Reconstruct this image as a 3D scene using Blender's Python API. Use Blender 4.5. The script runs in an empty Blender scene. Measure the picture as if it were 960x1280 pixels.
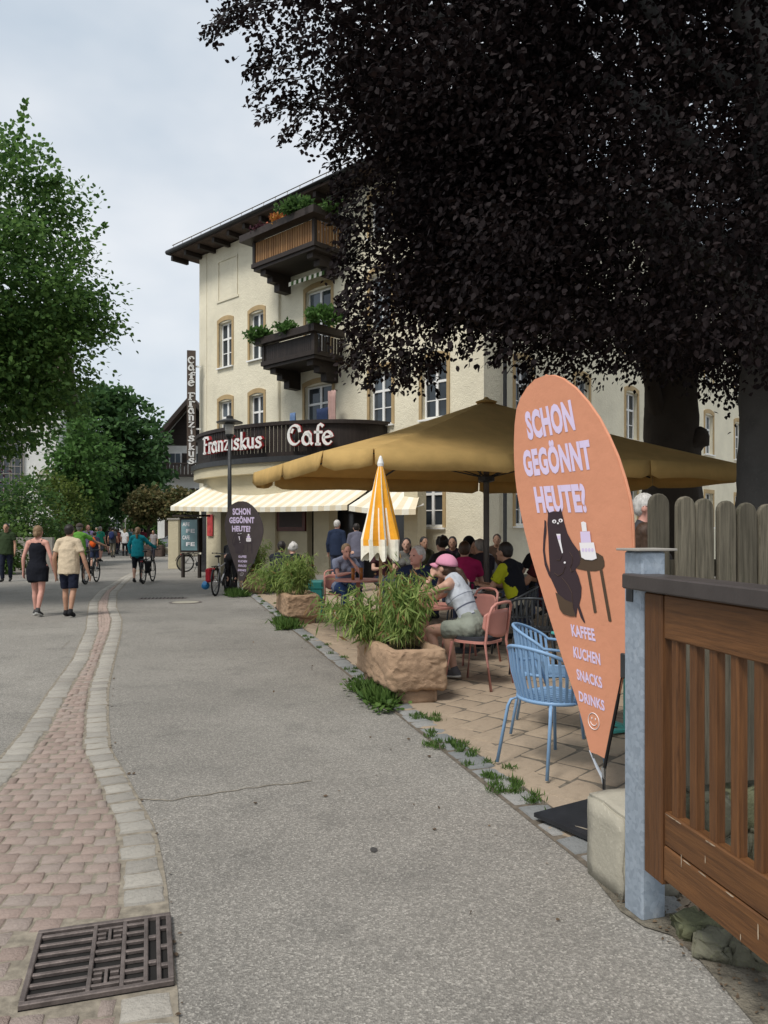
import bpy, bmesh, math, random
import numpy as np
from mathutils import Vector, Matrix, noise as mnoise
random.seed(7); NR = np.random.default_rng(11)
R = math.radians
S = bpy.context.scene
COL = S.collection
# ---------------------------------------------------------------- camera, sky, sun, exposure
H0 = 1.6                                   # eye height of the photographer
cam_d = bpy.data.cameras.new('camera'); cam = bpy.data.objects.new('camera', cam_d); COL.objects.link(cam)
cam.location = (0, 0, H0); cam.rotation_euler = (R(90), 0, 0)
cam_d.sensor_width = 36; cam_d.sensor_fit = 'AUTO'; cam_d.lens = 27.0; cam_d.shift_y = 22 / 1280
cam_d.clip_start = .05; cam_d.clip_end = 5000
S.camera = cam
SUN_EL, SUN_AZ = R(56), R(215)             # azimuth clockwise from +Y: behind the camera, to the left
W = bpy.data.worlds.new('World'); S.world = W; W.use_nodes = True
nt = W.node_tree; nt.nodes.clear()
sky = nt.nodes.new('ShaderNodeTexSky'); sky.sky_type = 'NISHITA'; sky.sun_disc = False
sky.sun_elevation = SUN_EL; sky.sun_rotation = SUN_AZ; sky.dust_density = 2.5
tc = nt.nodes.new('ShaderNodeTexCoord'); mp = nt.nodes.new('ShaderNodeMapping'); mp.inputs['Scale'].default_value = (1.1, 1.1, 2.2)
mp.inputs['Location'].default_value = (0.3, 0.2, 0.1)
nz = nt.nodes.new('ShaderNodeTexNoise'); nz.inputs['Scale'].default_value = 1.7; nz.inputs['Detail'].default_value = 5; nz.inputs['Roughness'].default_value = .5
rp = nt.nodes.new('ShaderNodeValToRGB'); rp.color_ramp.elements[0].position = .36; rp.color_ramp.elements[1].position = .64
rp.color_ramp.elements[0].color = (5.0, 5.8, 6.6, 1); rp.color_ramp.elements[1].color = (8.4, 8.55, 8.7, 1)
mx = nt.nodes.new('ShaderNodeMix'); mx.data_type = 'RGBA'; mx.inputs['Factor'].default_value = .82
bg = nt.nodes.new('ShaderNodeBackground'); bg.inputs['Strength'].default_value = .1
wo = nt.nodes.new('ShaderNodeOutputWorld')
L = nt.links.new
L(tc.outputs['Generated'], mp.inputs['Vector']); L(mp.outputs['Vector'], nz.inputs['Vector']); L(nz.outputs['Fac'], rp.inputs['Fac'])
L(sky.outputs['Color'], mx.inputs[6]); L(rp.outputs['Color'], mx.inputs[7]); L(mx.outputs[2], bg.inputs['Color']); L(bg.outputs['Background'], wo.inputs['Surface'])
sun_d = bpy.data.lights.new('sun', 'SUN'); sun_d.energy = 2.4; sun_d.angle = R(17); sun_d.color = (1, .955, .89)
sun = bpy.data.objects.new('sun', sun_d); COL.objects.link(sun); sun.location = (-8, -12, 30)
sv = Vector((math.sin(SUN_AZ) * math.cos(SUN_EL), math.cos(SUN_AZ) * math.cos(SUN_EL), math.sin(SUN_EL)))
sun.rotation_euler = sv.to_track_quat('Z', 'Y').to_euler()
S.view_settings.view_transform = 'Standard'; S.view_settings.look = 'None'; S.view_settings.gamma = 1
S.view_settings.use_curve_mapping = False; S.view_settings.exposure = 0.28
S.cycles.max_bounces = 6; S.cycles.transparent_max_bounces = 6

# ---------------------------------------------------------------- helpers
def V(*a): return Vector(a)
def G(u, v, z=0.0):                         # a point of the ground plane (height z) from survey pixels
    y = 960 * (H0 - z) / (v - 662); return Vector(((u - 480) / 960 * y, y, z))
def at(u, v, y): return Vector(((u - 480) / 960 * y, y, H0 + (662 - v) / 960 * y))

def tag(o, label=None, cat=None, group=None, kind=None):
    if label: o['label'] = label
    if cat: o['category'] = cat
    if group: o['group'] = group
    if kind: o['kind'] = kind
    return o
def mk(name, me, parent=None, mats=None):
    o = bpy.data.objects.new(name, me); COL.objects.link(o)
    if parent is not None: o.parent = parent
    for m in (mats if isinstance(mats, (list, tuple)) else [mats] if mats else []): me.materials.append(m)
    return o
def thing(name, label, cat, loc=(0, 0, 0), rz=0, group=None):
    o = bpy.data.objects.new(name, None); COL.objects.link(o); o.empty_display_size = .2
    o.location = loc; o.rotation_euler = (0, 0, rz)
    return tag(o, label, cat, group)
def copy_tree(o, parent=None):
    c = o.copy(); COL.objects.link(c); c.parent = parent
    for ch in list(o.children): copy_tree(ch, c)
    return c
def basis(d, up=Vector((0, 0, 1))):
    d = d.normalized()
    if abs(d.dot(up)) > .98: up = Vector((0, 1, 0)) if abs(d.y) < .9 else Vector((1, 0, 0))
    x = d.cross(up).normalized(); y = x.cross(d).normalized()
    return x, y, d

class MB:
    """collects geometry, builds ONE mesh object"""
    def __init__(s, M=None): s.v = []; s.f = []; s.mi = []; s.M = M
    def add(s, vs, fs, m=0):
        o = len(s.v)
        for p in vs:
            p = Vector(p); s.v.append(s.M @ p if s.M is not None else p)
        s.f += [tuple(i + o for i in f) for f in fs]; s.mi += [m] * len(fs)
        return s
    def box(s, c, d, rz=0, m=0, b=0, M=None):
        x, y, z = d[0] / 2, d[1] / 2, d[2] / 2
        if b <= 0:
            vs = [(-x, -y, -z), (x, -y, -z), (x, y, -z), (-x, y, -z), (-x, -y, z), (x, -y, z), (x, y, z), (-x, y, z)]
            fs = [(0, 3, 2, 1), (4, 5, 6, 7), (0, 1, 5, 4), (1, 2, 6, 5), (2, 3, 7, 6), (3, 0, 4, 7)]
        else:
            vs, idx = [], {}
            for sx in (-1, 1):
                for sy in (-1, 1):
                    for sz in (-1, 1):
                        for k in range(3):
                            idx[sx, sy, sz, k] = len(vs)
                            vs.append((sx * (x - (b if k != 0 else 0)), sy * (y - (b if k != 1 else 0)), sz * (z - (b if k != 2 else 0))))
            fs = []
            for k in range(3):
                o1, o2 = [a for a in range(3) if a != k]
                for sg in (-1, 1):
                    q = []
                    for (p, r) in ((-1, -1), (1, -1), (1, 1), (-1, 1)):
                        t = [0, 0, 0]; t[k] = sg; t[o1] = p; t[o2] = r; q.append(idx[t[0], t[1], t[2], k])
                    flip = (sg > 0) == (k == 1)
                    fs.append(tuple(reversed(q)) if flip else tuple(q))
            for k in range(3):
                o1, o2 = [a for a in range(3) if a != k]
                for p in (-1, 1):
                    for r in (-1, 1):
                        t = [0, 0, 0]; t[o1] = p; t[o2] = r
                        t[k] = -1; A, B = idx[(*t, o1)], idx[(*t, o2)]
                        t[k] = 1; C, D = idx[(*t, o2)], idx[(*t, o1)]
                        fs.append((A, B, C, D))
            for sx in (-1, 1):
                for sy in (-1, 1):
                    for sz in (-1, 1): fs.append(tuple(idx[sx, sy, sz, k] for k in range(3)))
        T = Matrix.Translation(Vector(c)) @ (M if M is not None else Matrix.Rotation(rz, 4, 'Z'))
        return s.add([T @ Vector(p) for p in vs], fs, m)
    def bar(s, a, b, w, h, m=0, up=Vector((0, 0, 1)), bev=0):
        a, b = Vector(a), Vector(b); x, y, d = basis(b - a, up)
        M = Matrix((x, y, d)).transposed().to_4x4()
        return s.box((a + b) / 2, (w, h, (b - a).length), m=m, b=bev, M=M)
    def tube(s, pts, r, n=8, m=0, closed=False, cap=True):
        pts = [Vector(p) for p in pts]; k = len(pts)
        rr = r if isinstance(r, (list, tuple)) else [r] * k
        vs, fs = [], []; x = None
        for i, p in enumerate(pts):
            if closed: d = pts[(i + 1) % k] - pts[i - 1]
            else: d = pts[min(i + 1, k - 1)] - pts[max(i - 1, 0)]
            if d.length < 1e-9: d = Vector((0, 0, 1))
            d = d.normalized()
            if x is None: x, y, _ = basis(d)
            else:
                x = x - d * x.dot(d)
                if x.length < 1e-6: x, y, _ = basis(d)
                x = x.normalized(); y = d.cross(x)
            for j in range(n):
                t = 2 * math.pi * j / n
                vs.append(p + (x * math.cos(t) + y * math.sin(t)) * rr[i])
        for i in range(k if closed else k - 1):
            for j in range(n):
                a, b = i * n + j, i * n + (j + 1) % n; c, d2 = ((i + 1) % k) * n + (j + 1) % n, ((i + 1) % k) * n + j
                fs.append((a, b, c, d2))
        if cap and not closed: fs.append(tuple(range(n - 1, -1, -1))); fs.append(tuple((k - 1) * n + j for j in range(n)))
        return s.add(vs, fs, m)
    def lathe(s, prof, n=16, c=(0, 0, 0), m=0, sx=1, sy=1, M=None):
        vs, fs = [], []; c = Vector(c)
        for (r, z) in prof:
            for j in range(n):
                t = 2 * math.pi * j / n; p = Vector((r * math.cos(t) * sx, r * math.sin(t) * sy, z))
                vs.append((M @ p if M is not None else p) + c)
        k = len(prof)
        for i in range(k - 1):
            for j in range(n): fs.append((i * n + j, i * n + (j + 1) % n, (i + 1) * n + (j + 1) % n, (i + 1) * n + j))
        fs.append(tuple(range(n - 1, -1, -1))); fs.append(tuple((k - 1) * n + j for j in range(n)))
        return s.add(vs, fs, m)
    def ball(s, c, r, n=12, m=0, M=None):
        rx, ry, rz = r if isinstance(r, (list, tuple)) else (r, r, r)
        k = max(5, n // 2)
        prof = [(max(1e-4, math.sin(math.pi * i / k)), -math.cos(math.pi * i / k)) for i in range(k + 1)]
        T = Matrix.Diagonal((rx, ry, rz)).to_4x4()
        if M is not None: T = M.to_4x4() @ T
        return s.lathe(prof, n, c, m, M=T)
    def cap(s, a, b, ra, rb, n=10, flat=False, fl=1.0, up=None, m=0):
        """tapered capsule from a to b; fl flattens it along 'up'"""
        a, b = Vector(a), Vector(b); d = b - a; Ln = max(d.length, 1e-5)
        x, y, z = basis(d, up if up is not None else Vector((0, 1, 0)))
        if flat: prof = [(ra * .5, 0), (ra, 0), (rb, Ln), (rb * .5, Ln)]
        else:
            prof = [(ra * math.sin(t), -ra * math.cos(t)) for t in (.12, .6, 1.1)] + [(ra, 0), (rb, Ln)] + [(rb * math.sin(t), Ln + rb * math.cos(t)) for t in (1.1, .6, .12)]
        M = Matrix((x, y * fl, z)).transposed().to_4x4()
        return s.lathe(prof, n, a, m, M=M)
    def prism(s, poly, z0, z1, M=None, m=0):
        n = len(poly); vs = [Vector((p[0], p[1], z0)) for p in poly] + [Vector((p[0], p[1], z1)) for p in poly]
        fs = [tuple(range(n - 1, -1, -1)), tuple(range(n, 2 * n))] + [(i, (i + 1) % n, n + (i + 1) % n, n + i) for i in range(n)]
        return s.add([M @ p for p in vs] if M is not None else vs, fs, m)
    def quad(s, a, b, c, d, m=0): return s.add([a, b, c, d], [(0, 1, 2, 3)], m)
    def mesh(s, name):
        me = bpy.data.meshes.new(name); me.from_pydata([tuple(p) for p in s.v], [], s.f)
        if any(s.mi): me.polygons.foreach_set('material_index', s.mi)
        me.update(); return me
    def build(s, name, mats, parent=None, smooth=False, fix=True):
        me = s.mesh(name)
        if fix and len(s.f) < 60000:
            bm = bmesh.new(); bm.from_mesh(me); bmesh.ops.recalc_face_normals(bm, faces=bm.faces); bm.to_mesh(me); bm.free()
        if smooth: me.polygons.foreach_set('use_smooth', [True] * len(me.polygons))
        return mk(name, me, parent, mats)
def struct(o): o['kind'] = 'structure'; return o
def stuff(o): o['kind'] = 'stuff'; return o

# ---------------------------------------------------------------- procedural materials
class NB:
    def __init__(s, name):
        s.mat = bpy.data.materials.new(name); s.mat.use_nodes = True; s.t = s.mat.node_tree
        s.b = s.t.nodes['Principled BSDF']; s.co = s.n('ShaderNodeTexCoord').outputs['Object']
    def n(s, ty, **kw):
        x = s.t.nodes.new(ty)
        for k, v in kw.items(): setattr(x, k, v)
        return x
    def l(s, a, b): s.t.links.new(a, b)
    def map(s, scale=(1, 1, 1), co=None):
        x = s.n('ShaderNodeMapping'); x.inputs['Scale'].default_value = scale; s.l(co or s.co, x.inputs['Vector']); return x.outputs['Vector']
    def noise(s, sc, det=4, co=None, rough=.55):
        x = s.n('ShaderNodeTexNoise'); x.inputs['Scale'].default_value = sc; x.inputs['Detail'].default_value = det; x.inputs['Roughness'].default_value = rough
        s.l(co or s.co, x.inputs['Vector']); return x.outputs['Fac']
    def voro(s, sc, co=None, out='Distance', feat='F1'):
        x = s.n('ShaderNodeTexVoronoi'); x.inputs['Scale'].default_value = sc; x.feature = feat; s.l(co or s.co, x.inputs['Vector']); return x.outputs[out]
    def ramp(s, fac, stops):
        x = s.n('ShaderNodeValToRGB'); e = x.color_ramp.elements
        while len(e) < len(stops): e.new(.5)
        for i, (p, c) in enumerate(stops):
            e[i].position = p; e[i].color = (*c, 1) if isinstance(c, tuple) else (c, c, c, 1)
        s.l(fac, x.inputs['Fac']); return x.outputs['Color']
    def mix(s, a, b, f, mode='MIX'):
        x = s.n('ShaderNodeMix', data_type='RGBA', blend_type=mode)
        for i, q in ((6, a), (7, b)):
            if isinstance(q, tuple): x.inputs[i].default_value = (*q, 1)
            else: s.l(q, x.inputs[i])
        if isinstance(f, (int, float)): x.inputs[0].default_value = f
        else: s.l(f, x.inputs[0])
        return x.outputs[2]
    def math(s, op, a, b=0.0):
        x = s.n('ShaderNodeMath', operation=op)
        for i, q in ((0, a), (1, b)):
            if isinstance(q, (int, float)): x.inputs[i].default_value = q
            else: s.l(q, x.inputs[i])
        return x.outputs[0]
    def bump(s, h, st=.3, dist=.01):
        x = s.n('ShaderNodeBump'); x.inputs['Strength'].default_value = st; x.inputs['Distance'].default_value = dist
        s.l(h, x.inputs['Height']); s.l(x.outputs['Normal'], s.b.inputs['Normal'])
    def color(s, c): s.l(c, s.b.inputs['Base Color'])
    def rand(s): return s.n('ShaderNodeObjectInfo').outputs['Random']
    def set(s, rough=.7, metal=0, spec=.4):
        s.b.inputs['Roughness'].default_value = rough; s.b.inputs['Metallic'].default_value = metal; s.b.inputs['Specular IOR Level'].default_value = spec
        return s.mat
_mc = {}
def C(*c): return tuple(c)
def sc_(c, k): return tuple(min(1, x * k) for x in c)
def mat(name, c, rough=.65, var=.18, sc=6, bump=.15, bs=60, dist=.004, metal=0, spec=.35, rnd=0, c2=None):
    """plain procedural material: two-scale noise variation + fine relief"""
    if name in _mc: return _mc[name]
    b = NB(name)
    f = b.noise(sc, 5); col = b.mix(sc_(c, 1 - var), c2 or sc_(c, 1 + var), b.ramp(f, [(.3, 0.), (.7, 1.)]))
    if rnd:
        col = b.mix(col, sc_(c, 1 - rnd), b.math('MULTIPLY', b.rand(), .9))
    b.color(col)
    if bump: b.bump(b.noise(bs, 4), bump, dist)
    _mc[name] = b.set(rough, metal, spec); return _mc[name]

def m_asphalt():
    b = NB('asphalt')
    big = b.noise(.30, 5, rough=.6); mid = b.noise(2.2, 6, rough=.65)
    base = b.mix((.182, .172, .154), (.28, .264, .235), b.ramp(big, [(.3, 0.), (.7, 1.)]))
    base = b.mix(base, (.105, .101, .093), b.ramp(mid, [(.52, 0.), (.8, .55)]))
    cells = b.n('ShaderNodeTexVoronoi'); cells.inputs['Scale'].default_value = 125; b.l(b.co, cells.inputs['Vector'])
    sep = b.n('ShaderNodeSeparateColor'); b.l(cells.outputs['Color'], sep.inputs['Color'])
    st = b.ramp(sep.outputs['Red'], [(0., .30), (.3, .62), (.6, 1.0), (.85, 1.5), (1., 2.4)])
    x = b.n('ShaderNodeMix', data_type='RGBA', blend_type='MULTIPLY'); x.inputs[0].default_value = .44; b.l(base, x.inputs[6]); b.l(st, x.inputs[7])
    col = x.outputs[2]
    fine = b.ramp(b.noise(320, 3, rough=.7), [(.3, .55), (.7, 1.45)])
    y = b.n('ShaderNodeMix', data_type='RGBA', blend_type='MULTIPLY'); y.inputs[0].default_value = .42; b.l(col, y.inputs[6]); b.l(fine, y.inputs[7])
    b.color(y.outputs[2]); b.bump(b.math('ADD', cells.outputs['Distance'], b.noise(60, 4)), .45, .007)
    return b.set(.85, 0, .25)
def m_stone(name, c1, c2, c3, sc=1.0, rough=.85, bump=.5):
    b = NB(name)
    r = b.rand(); base = b.ramp(r, [(0., c1), (.5, c2), (1., c3)])
    n1 = b.noise(9 * sc, 6, rough=.7); base = b.mix(base, sc_(c1, .55), b.ramp(n1, [(.5, 0.), (.85, .7)]))
    sp = b.noise(160 * sc, 2); base = b.mix(base, sc_(c3, 1.5), b.ramp(sp, [(.6, 0.), (.72, .5)]))
    b.color(base); b.bump(b.math('ADD', b.noise(28 * sc, 5), b.math('MULTIPLY', sp, .4)), bump, .012)
    return b.set(rough, 0, .25)
def m_wood(name, c1, c2, axis=2, sc=1.0, rough=.6, wear=None, bump=.3, rnd=.2):
    b = NB(name)
    s = [30 * sc] * 3; s[axis] = 1.6 * sc
    co = b.map(tuple(s)); g = b.noise(1.0, 6, co, .65)
    base = b.mix(c1, c2, b.ramp(g, [(.3, 0.), (.7, 1.)]))
    if rnd: base = b.mix(base, sc_(c1, .75), b.math('MULTIPLY', b.rand(), rnd * 2))
    if wear:
        s2 = [9 * sc] * 3; s2[axis] = 1.2 * sc
        w = b.noise(1.0, 5, b.map(tuple(s2)), .7); base = b.mix(base, wear, b.ramp(w, [(.6, 0.), (.72, .8)]))
    b.color(base); b.bump(g, bump, .006)
    return b.set(rough, 0, .3)
def m_leaf(name, c1, c2, trans=.35, rough=.55):
    b = NB(name)
    geo = b.n('ShaderNodeNewGeometry')
    f = b.math('ADD', b.math('MULTIPLY', geo.outputs['Random Per Island'], .75), b.math('MULTIPLY', b.noise(.7, 3), .4))
    col = b.ramp(f, [(.2, c1), (.9, c2)]); b.color(col)
    b.set(rough, 0, .2)
    tr = b.n('ShaderNodeBsdfTranslucent'); b.l(col, tr.inputs['Color'])
    ms = b.n('ShaderNodeMixShader'); ms.inputs['Fac'].default_value = trans
    out = b.t.nodes['Material Output']; b.l(b.b.outputs['BSDF'], ms.inputs[1]); b.l(tr.outputs['BSDF'], ms.inputs[2]); b.l(ms.outputs['Shader'], out.inputs['Surface'])
    return b.mat
def m_galv():
    b = NB('galvanised_steel')
    v = b.voro(55, out='Color'); sep = b.n('ShaderNodeSeparateColor'); b.l(v, sep.inputs['Color'])
    base = b.mix((.27, .32, .38), (.36, .42, .49), sep.outputs['Red'])
    base = b.mix(base, (.62, .67, .72), b.ramp(b.noise(7, 6, b.map((1, 1, .5)), .75), [(.55, 0.), (.72, .6)]))
    base = b.mix(base, (.15, .15, .14), b.ramp(b.noise(11, 6, rough=.8), [(.62, 0.), (.75, .55)]))
    b.color(base); b.bump(b.noise(40, 3), .15, .003); return b.set(.5, .35, .5)
def m_plaster(name, c):
    b = NB(name)
    base = b.mix(sc_(c, .86), sc_(c, 1.08), b.ramp(b.noise(.8, 6), [(.3, 0.), (.75, 1.)]))
    base = b.mix(base, sc_(c, .62), b.ramp(b.noise(1.0, 6, b.map((1.4, 1.4, .22)), .7), [(.56, 0.), (.85, .5)]))
    b.color(base); b.bump(b.math('ADD', b.noise(9, 5), b.noise(30, 3)), .55, .03); return b.set(.9, 0, .2)
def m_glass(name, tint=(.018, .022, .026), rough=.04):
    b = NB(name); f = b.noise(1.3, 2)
    b.color(b.mix(b.mix(tint, sc_(tint, 3.0), b.ramp(f, [(.35, 0.), (.75, 1.)])), sc_(tint, 6.5), b.ramp(b.rand(), [(.45, 0.), (1., .9)]))); b.bump(b.noise(1.2, 1), .05, .02); return b.set(rough, 0, .6)  # brighter reflections painted in as a paler tint, random per object
def fabric(name, c, var=.12, rough=.9, bump=.5, bs=14, dist=.02):
    if name in _mc: return _mc[name]
    b = NB(name)
    w = b.noise(bs, 4, rough=.6)
    b.color(b.mix(sc_(c, 1 - var), sc_(c, 1 + var), b.ramp(b.noise(5, 4), [(.3, 0.), (.7, 1.)])))
    b.bump(b.math('ADD', w, b.math('MULTIPLY', b.noise(300, 2), .08)), bump, dist); _mc[name] = b.set(rough, 0, .15); return _mc[name]
def thin_cloth(name, c, tr=.3):
    m = fabric(name, c, .10, .9, .35, 7, .03); t_ = m.node_tree; bs = t_.nodes['Principled BSDF']; out = t_.nodes['Material Output']
    q = t_.nodes.new('ShaderNodeBsdfTranslucent'); q.inputs['Color'].default_value = (*sc_(c, .8), 1); ms = t_.nodes.new('ShaderNodeMixShader'); ms.inputs['Fac'].default_value = tr
    t_.links.new(bs.outputs['BSDF'], ms.inputs[1]); t_.links.new(q.outputs['BSDF'], ms.inputs[2]); t_.links.new(ms.outputs['Shader'], out.inputs['Surface']); return m
MAT = dict(
    asphalt=m_asphalt(),
    sett=m_stone('grey_sett', (.28, .262, .232), (.345, .325, .287), (.385, .36, .315), .36, .9, .8),
    rsett=m_stone('red_sett', (.31, .24, .205), (.37, .285, .245), (.34, .285, .25), .36, .9, .8),
    bsett=m_stone('blue_grey_sett', (.19, .20, .20), (.25, .255, .25), (.30, .295, .28), .36, .9, .8),
    paver=m_stone('tan_paver', (.32, .253, .185), (.345, .272, .197), (.335, .265, .195), .36, .92, .5),
    joint=mat('joint_sand', (.225, .198, .155), .95, .35, 20, .5, 90, .006),
    tjoint=mat('dark_terrace_joint', (.13, .11, .085), .95, .35, 20, .5, 90, .006),
    plaster=m_plaster('cream_plaster', (.74, .69, .54)),
    beige=m_plaster('beige_plaster', (.58, .52, .37)),
    trim=mat('ochre_trim', (.40, .29, .15), .8, .12, 3, .2, 40),
    white=mat('white_paint', (.78, .78, .76), .45, .05, 4, .05, 60),
    glass=m_glass('window_glass'),  # opaque dark colour stands in for the unlit rooms behind
    dkwood=m_wood('dark_brown_wood', (.018, .013, .011), (.038, .028, .024), 2, .5, .55),
    dkwoodh=m_wood('dark_brown_beam', (.022, .016, .013), (.042, .031, .026), 0, .5, .6),
    hwood=m_wood('honey_slats', (.21, .10, .035), (.36, .20, .08), 2, 1, .6, rnd=.35),
    gate=m_wood('stained_gate_wood', (.078, .034, .014), (.185, .080, .029), 2, 2.4, .48, wear=(.040, .018, .009), bump=.5),
    gateh=m_wood('stained_gate_rail', (.082, .036, .014), (.195, .086, .030), 0, 2.4, .48, wear=(.040, .018, .009), bump=.5),
    gatew=mat('bare_scratched_wood', (.40, .31, .22), .8, .25, 30),
    picket=m_wood('weathered_picket', (.060, .053, .038), (.215, .19, .14), 2, 2.6, .88, wear=(.05, .052, .03), rnd=.3, bump=.8),
    galv=m_galv(),
    iron=mat('cast_iron', (.15, .125, .115), .62, .35, 18, .5, 90, .004, .5),
    black=mat('black_metal', (.012, .012, .013), .45, .2, 10, .05),
    dark=mat('painted_dark_void', (.012, .011, .010), .9, .3, 4, .1),  # near-black colour painted in place of unlit depth
    lamp=mat('dark_grey_metal', (.045, .047, .05), .45, .15, 8, .05, metal=.3),
    chrome=mat('bright_metal', (.6, .6, .6), .25, .1, 10, .02, metal=.9),
    blue=mat('powder_blue', (.20, .335, .52), .42, .06, 6, .04, 120),
    pink=mat('dusty_pink', (.52, .235, .195), .48, .06, 6, .05, 120),
    teal=mat('teal_paint', (.075, .36, .32), .4, .08, 6, .04),
    charcoal=mat('charcoal_metal', (.055, .062, .070), .4, .2, 10, .04, metal=.4),
    soil=mat('soil', (.035, .023, .016), .95, .5, 40, .8, 60, .02),
    rock=m_stone('trough_sandstone', (.33, .22, .14), (.37, .25, .165), (.35, .235, .15), .55, .92, 1.0),
    mossy=m_stone('mossy_stone', (.10, .098, .07), (.15, .145, .105), (.115, .125, .06), .5, .95, .9),
    concrete=m_stone('old_concrete', (.33, .31, .25), (.36, .335, .27), (.34, .32, .26), .35, .92, .6),
    bark=m_stone('grey_beech_bark', (.07, .069, .067), (.088, .086, .083), (.078, .077, .074), .30, .95, 1.0),
    bark2=m_stone('brown_bark', (.04, .032, .026), (.05, .04, .03), (.045, .036, .03), .45, .95, .9),
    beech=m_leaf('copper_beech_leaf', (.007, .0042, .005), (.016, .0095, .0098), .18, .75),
    maple=m_leaf('green_maple_leaf', (.042, .10, .028), (.14, .25, .065), .5),
    chestnut=m_leaf('chestnut_leaf', (.03, .075, .026), (.09, .175, .058), .4),
    lime=m_leaf('light_green_leaf', (.05, .115, .03), (.125, .24, .065), .45),
    hedge=m_leaf('shrub_leaf', (.04, .09, .03), (.11, .20, .055), .45),
    yshrub=m_leaf('yellow_green_leaf', (.06, .10, .022), (.15, .20, .045), .4),
    clip=m_leaf('clipped_tree_leaf', (.05, .075, .025), (.20, .16, .07), .35),
    bamboo=m_leaf('bamboo_leaf', (.115, .20, .05), (.36, .45, .14), .5),
    litter=m_leaf('brown_leaf_litter', (.085, .06, .04), (.17, .12, .075), .2),
    dry=m_leaf('dry_leaf', (.22, .12, .05), (.34, .22, .10), .4),
    grass=m_leaf('grass_blade', (.05, .105, .022), (.12, .20, .05), .4),
    purple=m_leaf('plum_leaf', (.04, .012, .02), (.09, .03, .04), .3),
    flower=m_leaf('balcony_flower', (.42, .09, .05), (.5, .28, .06), .3),
    canvas=thin_cloth('tan_canvas', (.68, .465, .18), .36),
    cream=fabric('cream_awning', (.80, .77, .66), .04, .9, .15, 4, .03),
    sand=fabric('sand_awning', (.72, .63, .46), .05, .9, .15, 4, .03),
    yellow=fabric('yellow_canvas', (.80, .37, .035), .08, .85, .4, 9, .03),
    ivory=fabric('ivory_canvas', (.82, .78, .66), .06, .85, .4, 9, .03),
    salmon=fabric('salmon_banner', (.62, .275, .165), .025, .75, .35, 3.0, .04),
    taupe=fabric('taupe_banner', (.075, .062, .062), .08, .75, .3, 5, .02),
    lilac=mat('lilac_print', (.66, .56, .76), .75, .03, 5, .03),
    catbrown=mat('aubergine_print', (.036, .021, .026), .75, .06, 5, .03),
    stool=mat('brown_print', (.075, .047, .028), .75, .06, 5, .03),
    whiteprint=mat('white_print', (.80, .77, .78), .75, .03, 5, .03),
    redp=mat('red_enamel', (.36, .03, .035), .4, .1, 6, .03),
    tyre=mat('rubber', (.014, .014, .014), .75, .2, 20, .2),
    silver=mat('silver_paint', (.55, .56, .57), .25, .06, 3, .02, metal=.5),
    rooftile=mat('brown_roof_tile', (.075, .052, .042), .85, .3, 3, .6, 12, .05),
    hill=mat('haze_tinted_forest', (.045, .075, .075), .95, .35, .02, 1.0, .08, 3),  # forest green with the blue haze of distance mixed into the colour
    render=m_plaster('white_render', (.74, .74, .71)),
    greyst=mat('grey_stone', (.30, .28, .25), .9, .15, 4, .4, 30),
)
# ================================================================ THE SETTING: ground, gutter, terrace
g = MB(); g.quad((-400, -60, 0), (400, -60, 0), (400, 900, 0), (-400, 900, 0))
struct(g.build('ground', MAT['asphalt']))
def interp(pts):
    ys = [p.y for p in pts]; xs = [p.x for p in pts]
    o = np.argsort(ys); ys = np.array(ys)[o]; xs = np.array(xs)[o]
    return lambda y: float(np.interp(y, ys, xs))
XR = interp([G(*q) for q in ((216, 1330), (216, 1250), (206, 1147), (205, 1122), (198, 1075), (189, 1034), (169, 997), (152, 965), (136, 937), (133, 894), (134, 862), (141, 831), (151, 790), (152, 775), (145, 759), (146, 741), (163, 723), (190, 708))])
XL = interp([G(*q) for q in ((-420, 1330), (-300, 1200), (-130, 1080), (-60, 1010), (0, 950), (28, 916), (59, 869), (91, 825), (108, 787), (110, 766), (112, 753), (124, 739), (156, 720), (184, 707))])
gut = MB(); ysamp = np.concatenate([np.arange(2.2, 8, .15), np.arange(8, 31, .4)])
vs = []; fs = []
for i, y in enumerate(ysamp):
    vs += [(XL(y) - .02, y, .004), (XR(y) + .02, y, .004)]
    if i: fs.append((2 * i - 2, 2 * i - 1, 2 * i + 1, 2 * i))
gut.add(vs, fs); gutter = struct(gut.build('cobbled_gutter', MAT['joint']))
def stone_mesh(name, m, seed, jit=.09, n=2):
    """unit stone, chamfered and uneven: footprint 1x1, height 1, top at z=1"""
    rnd = random.Random(seed)
    b = MB(); 
    ring = [(-.5, -.5), (0, -.5), (.5, -.5), (.5, 0), (.5, .5), (0, .5), (-.5, .5), (-.5, 0)]
    q = [(x * (1 + rnd.uniform(-jit, jit)), y * (1 + rnd.uniform(-jit, jit))) for x, y in ring]
    lv = [(1.0, 0), (.98, .72), (.90, .92 + 0)]
    vs = []
    for k, z in lv:
        for (x, y) in q: vs.append((x * k, y * k, z + (rnd.uniform(-.06, .06) if z > .5 else 0)))
    vs.append((0, 0, 1.0 + rnd.uniform(-.05, .08)))
    fs = []
    for l in range(2):
        for j in range(8): fs.append((l * 8 + j, l * 8 + (j + 1) % 8, l * 8 + 8 + (j + 1) % 8, l * 8 + 8 + j))
    for j in range(8): fs.append((16 + j, 16 + (j + 1) % 8, 24))
    b.add(vs, fs); me = b.mesh(name); me.polygons.foreach_set('use_smooth', [True] * len(me.polygons)); me.materials.append(m)
    return me
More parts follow.
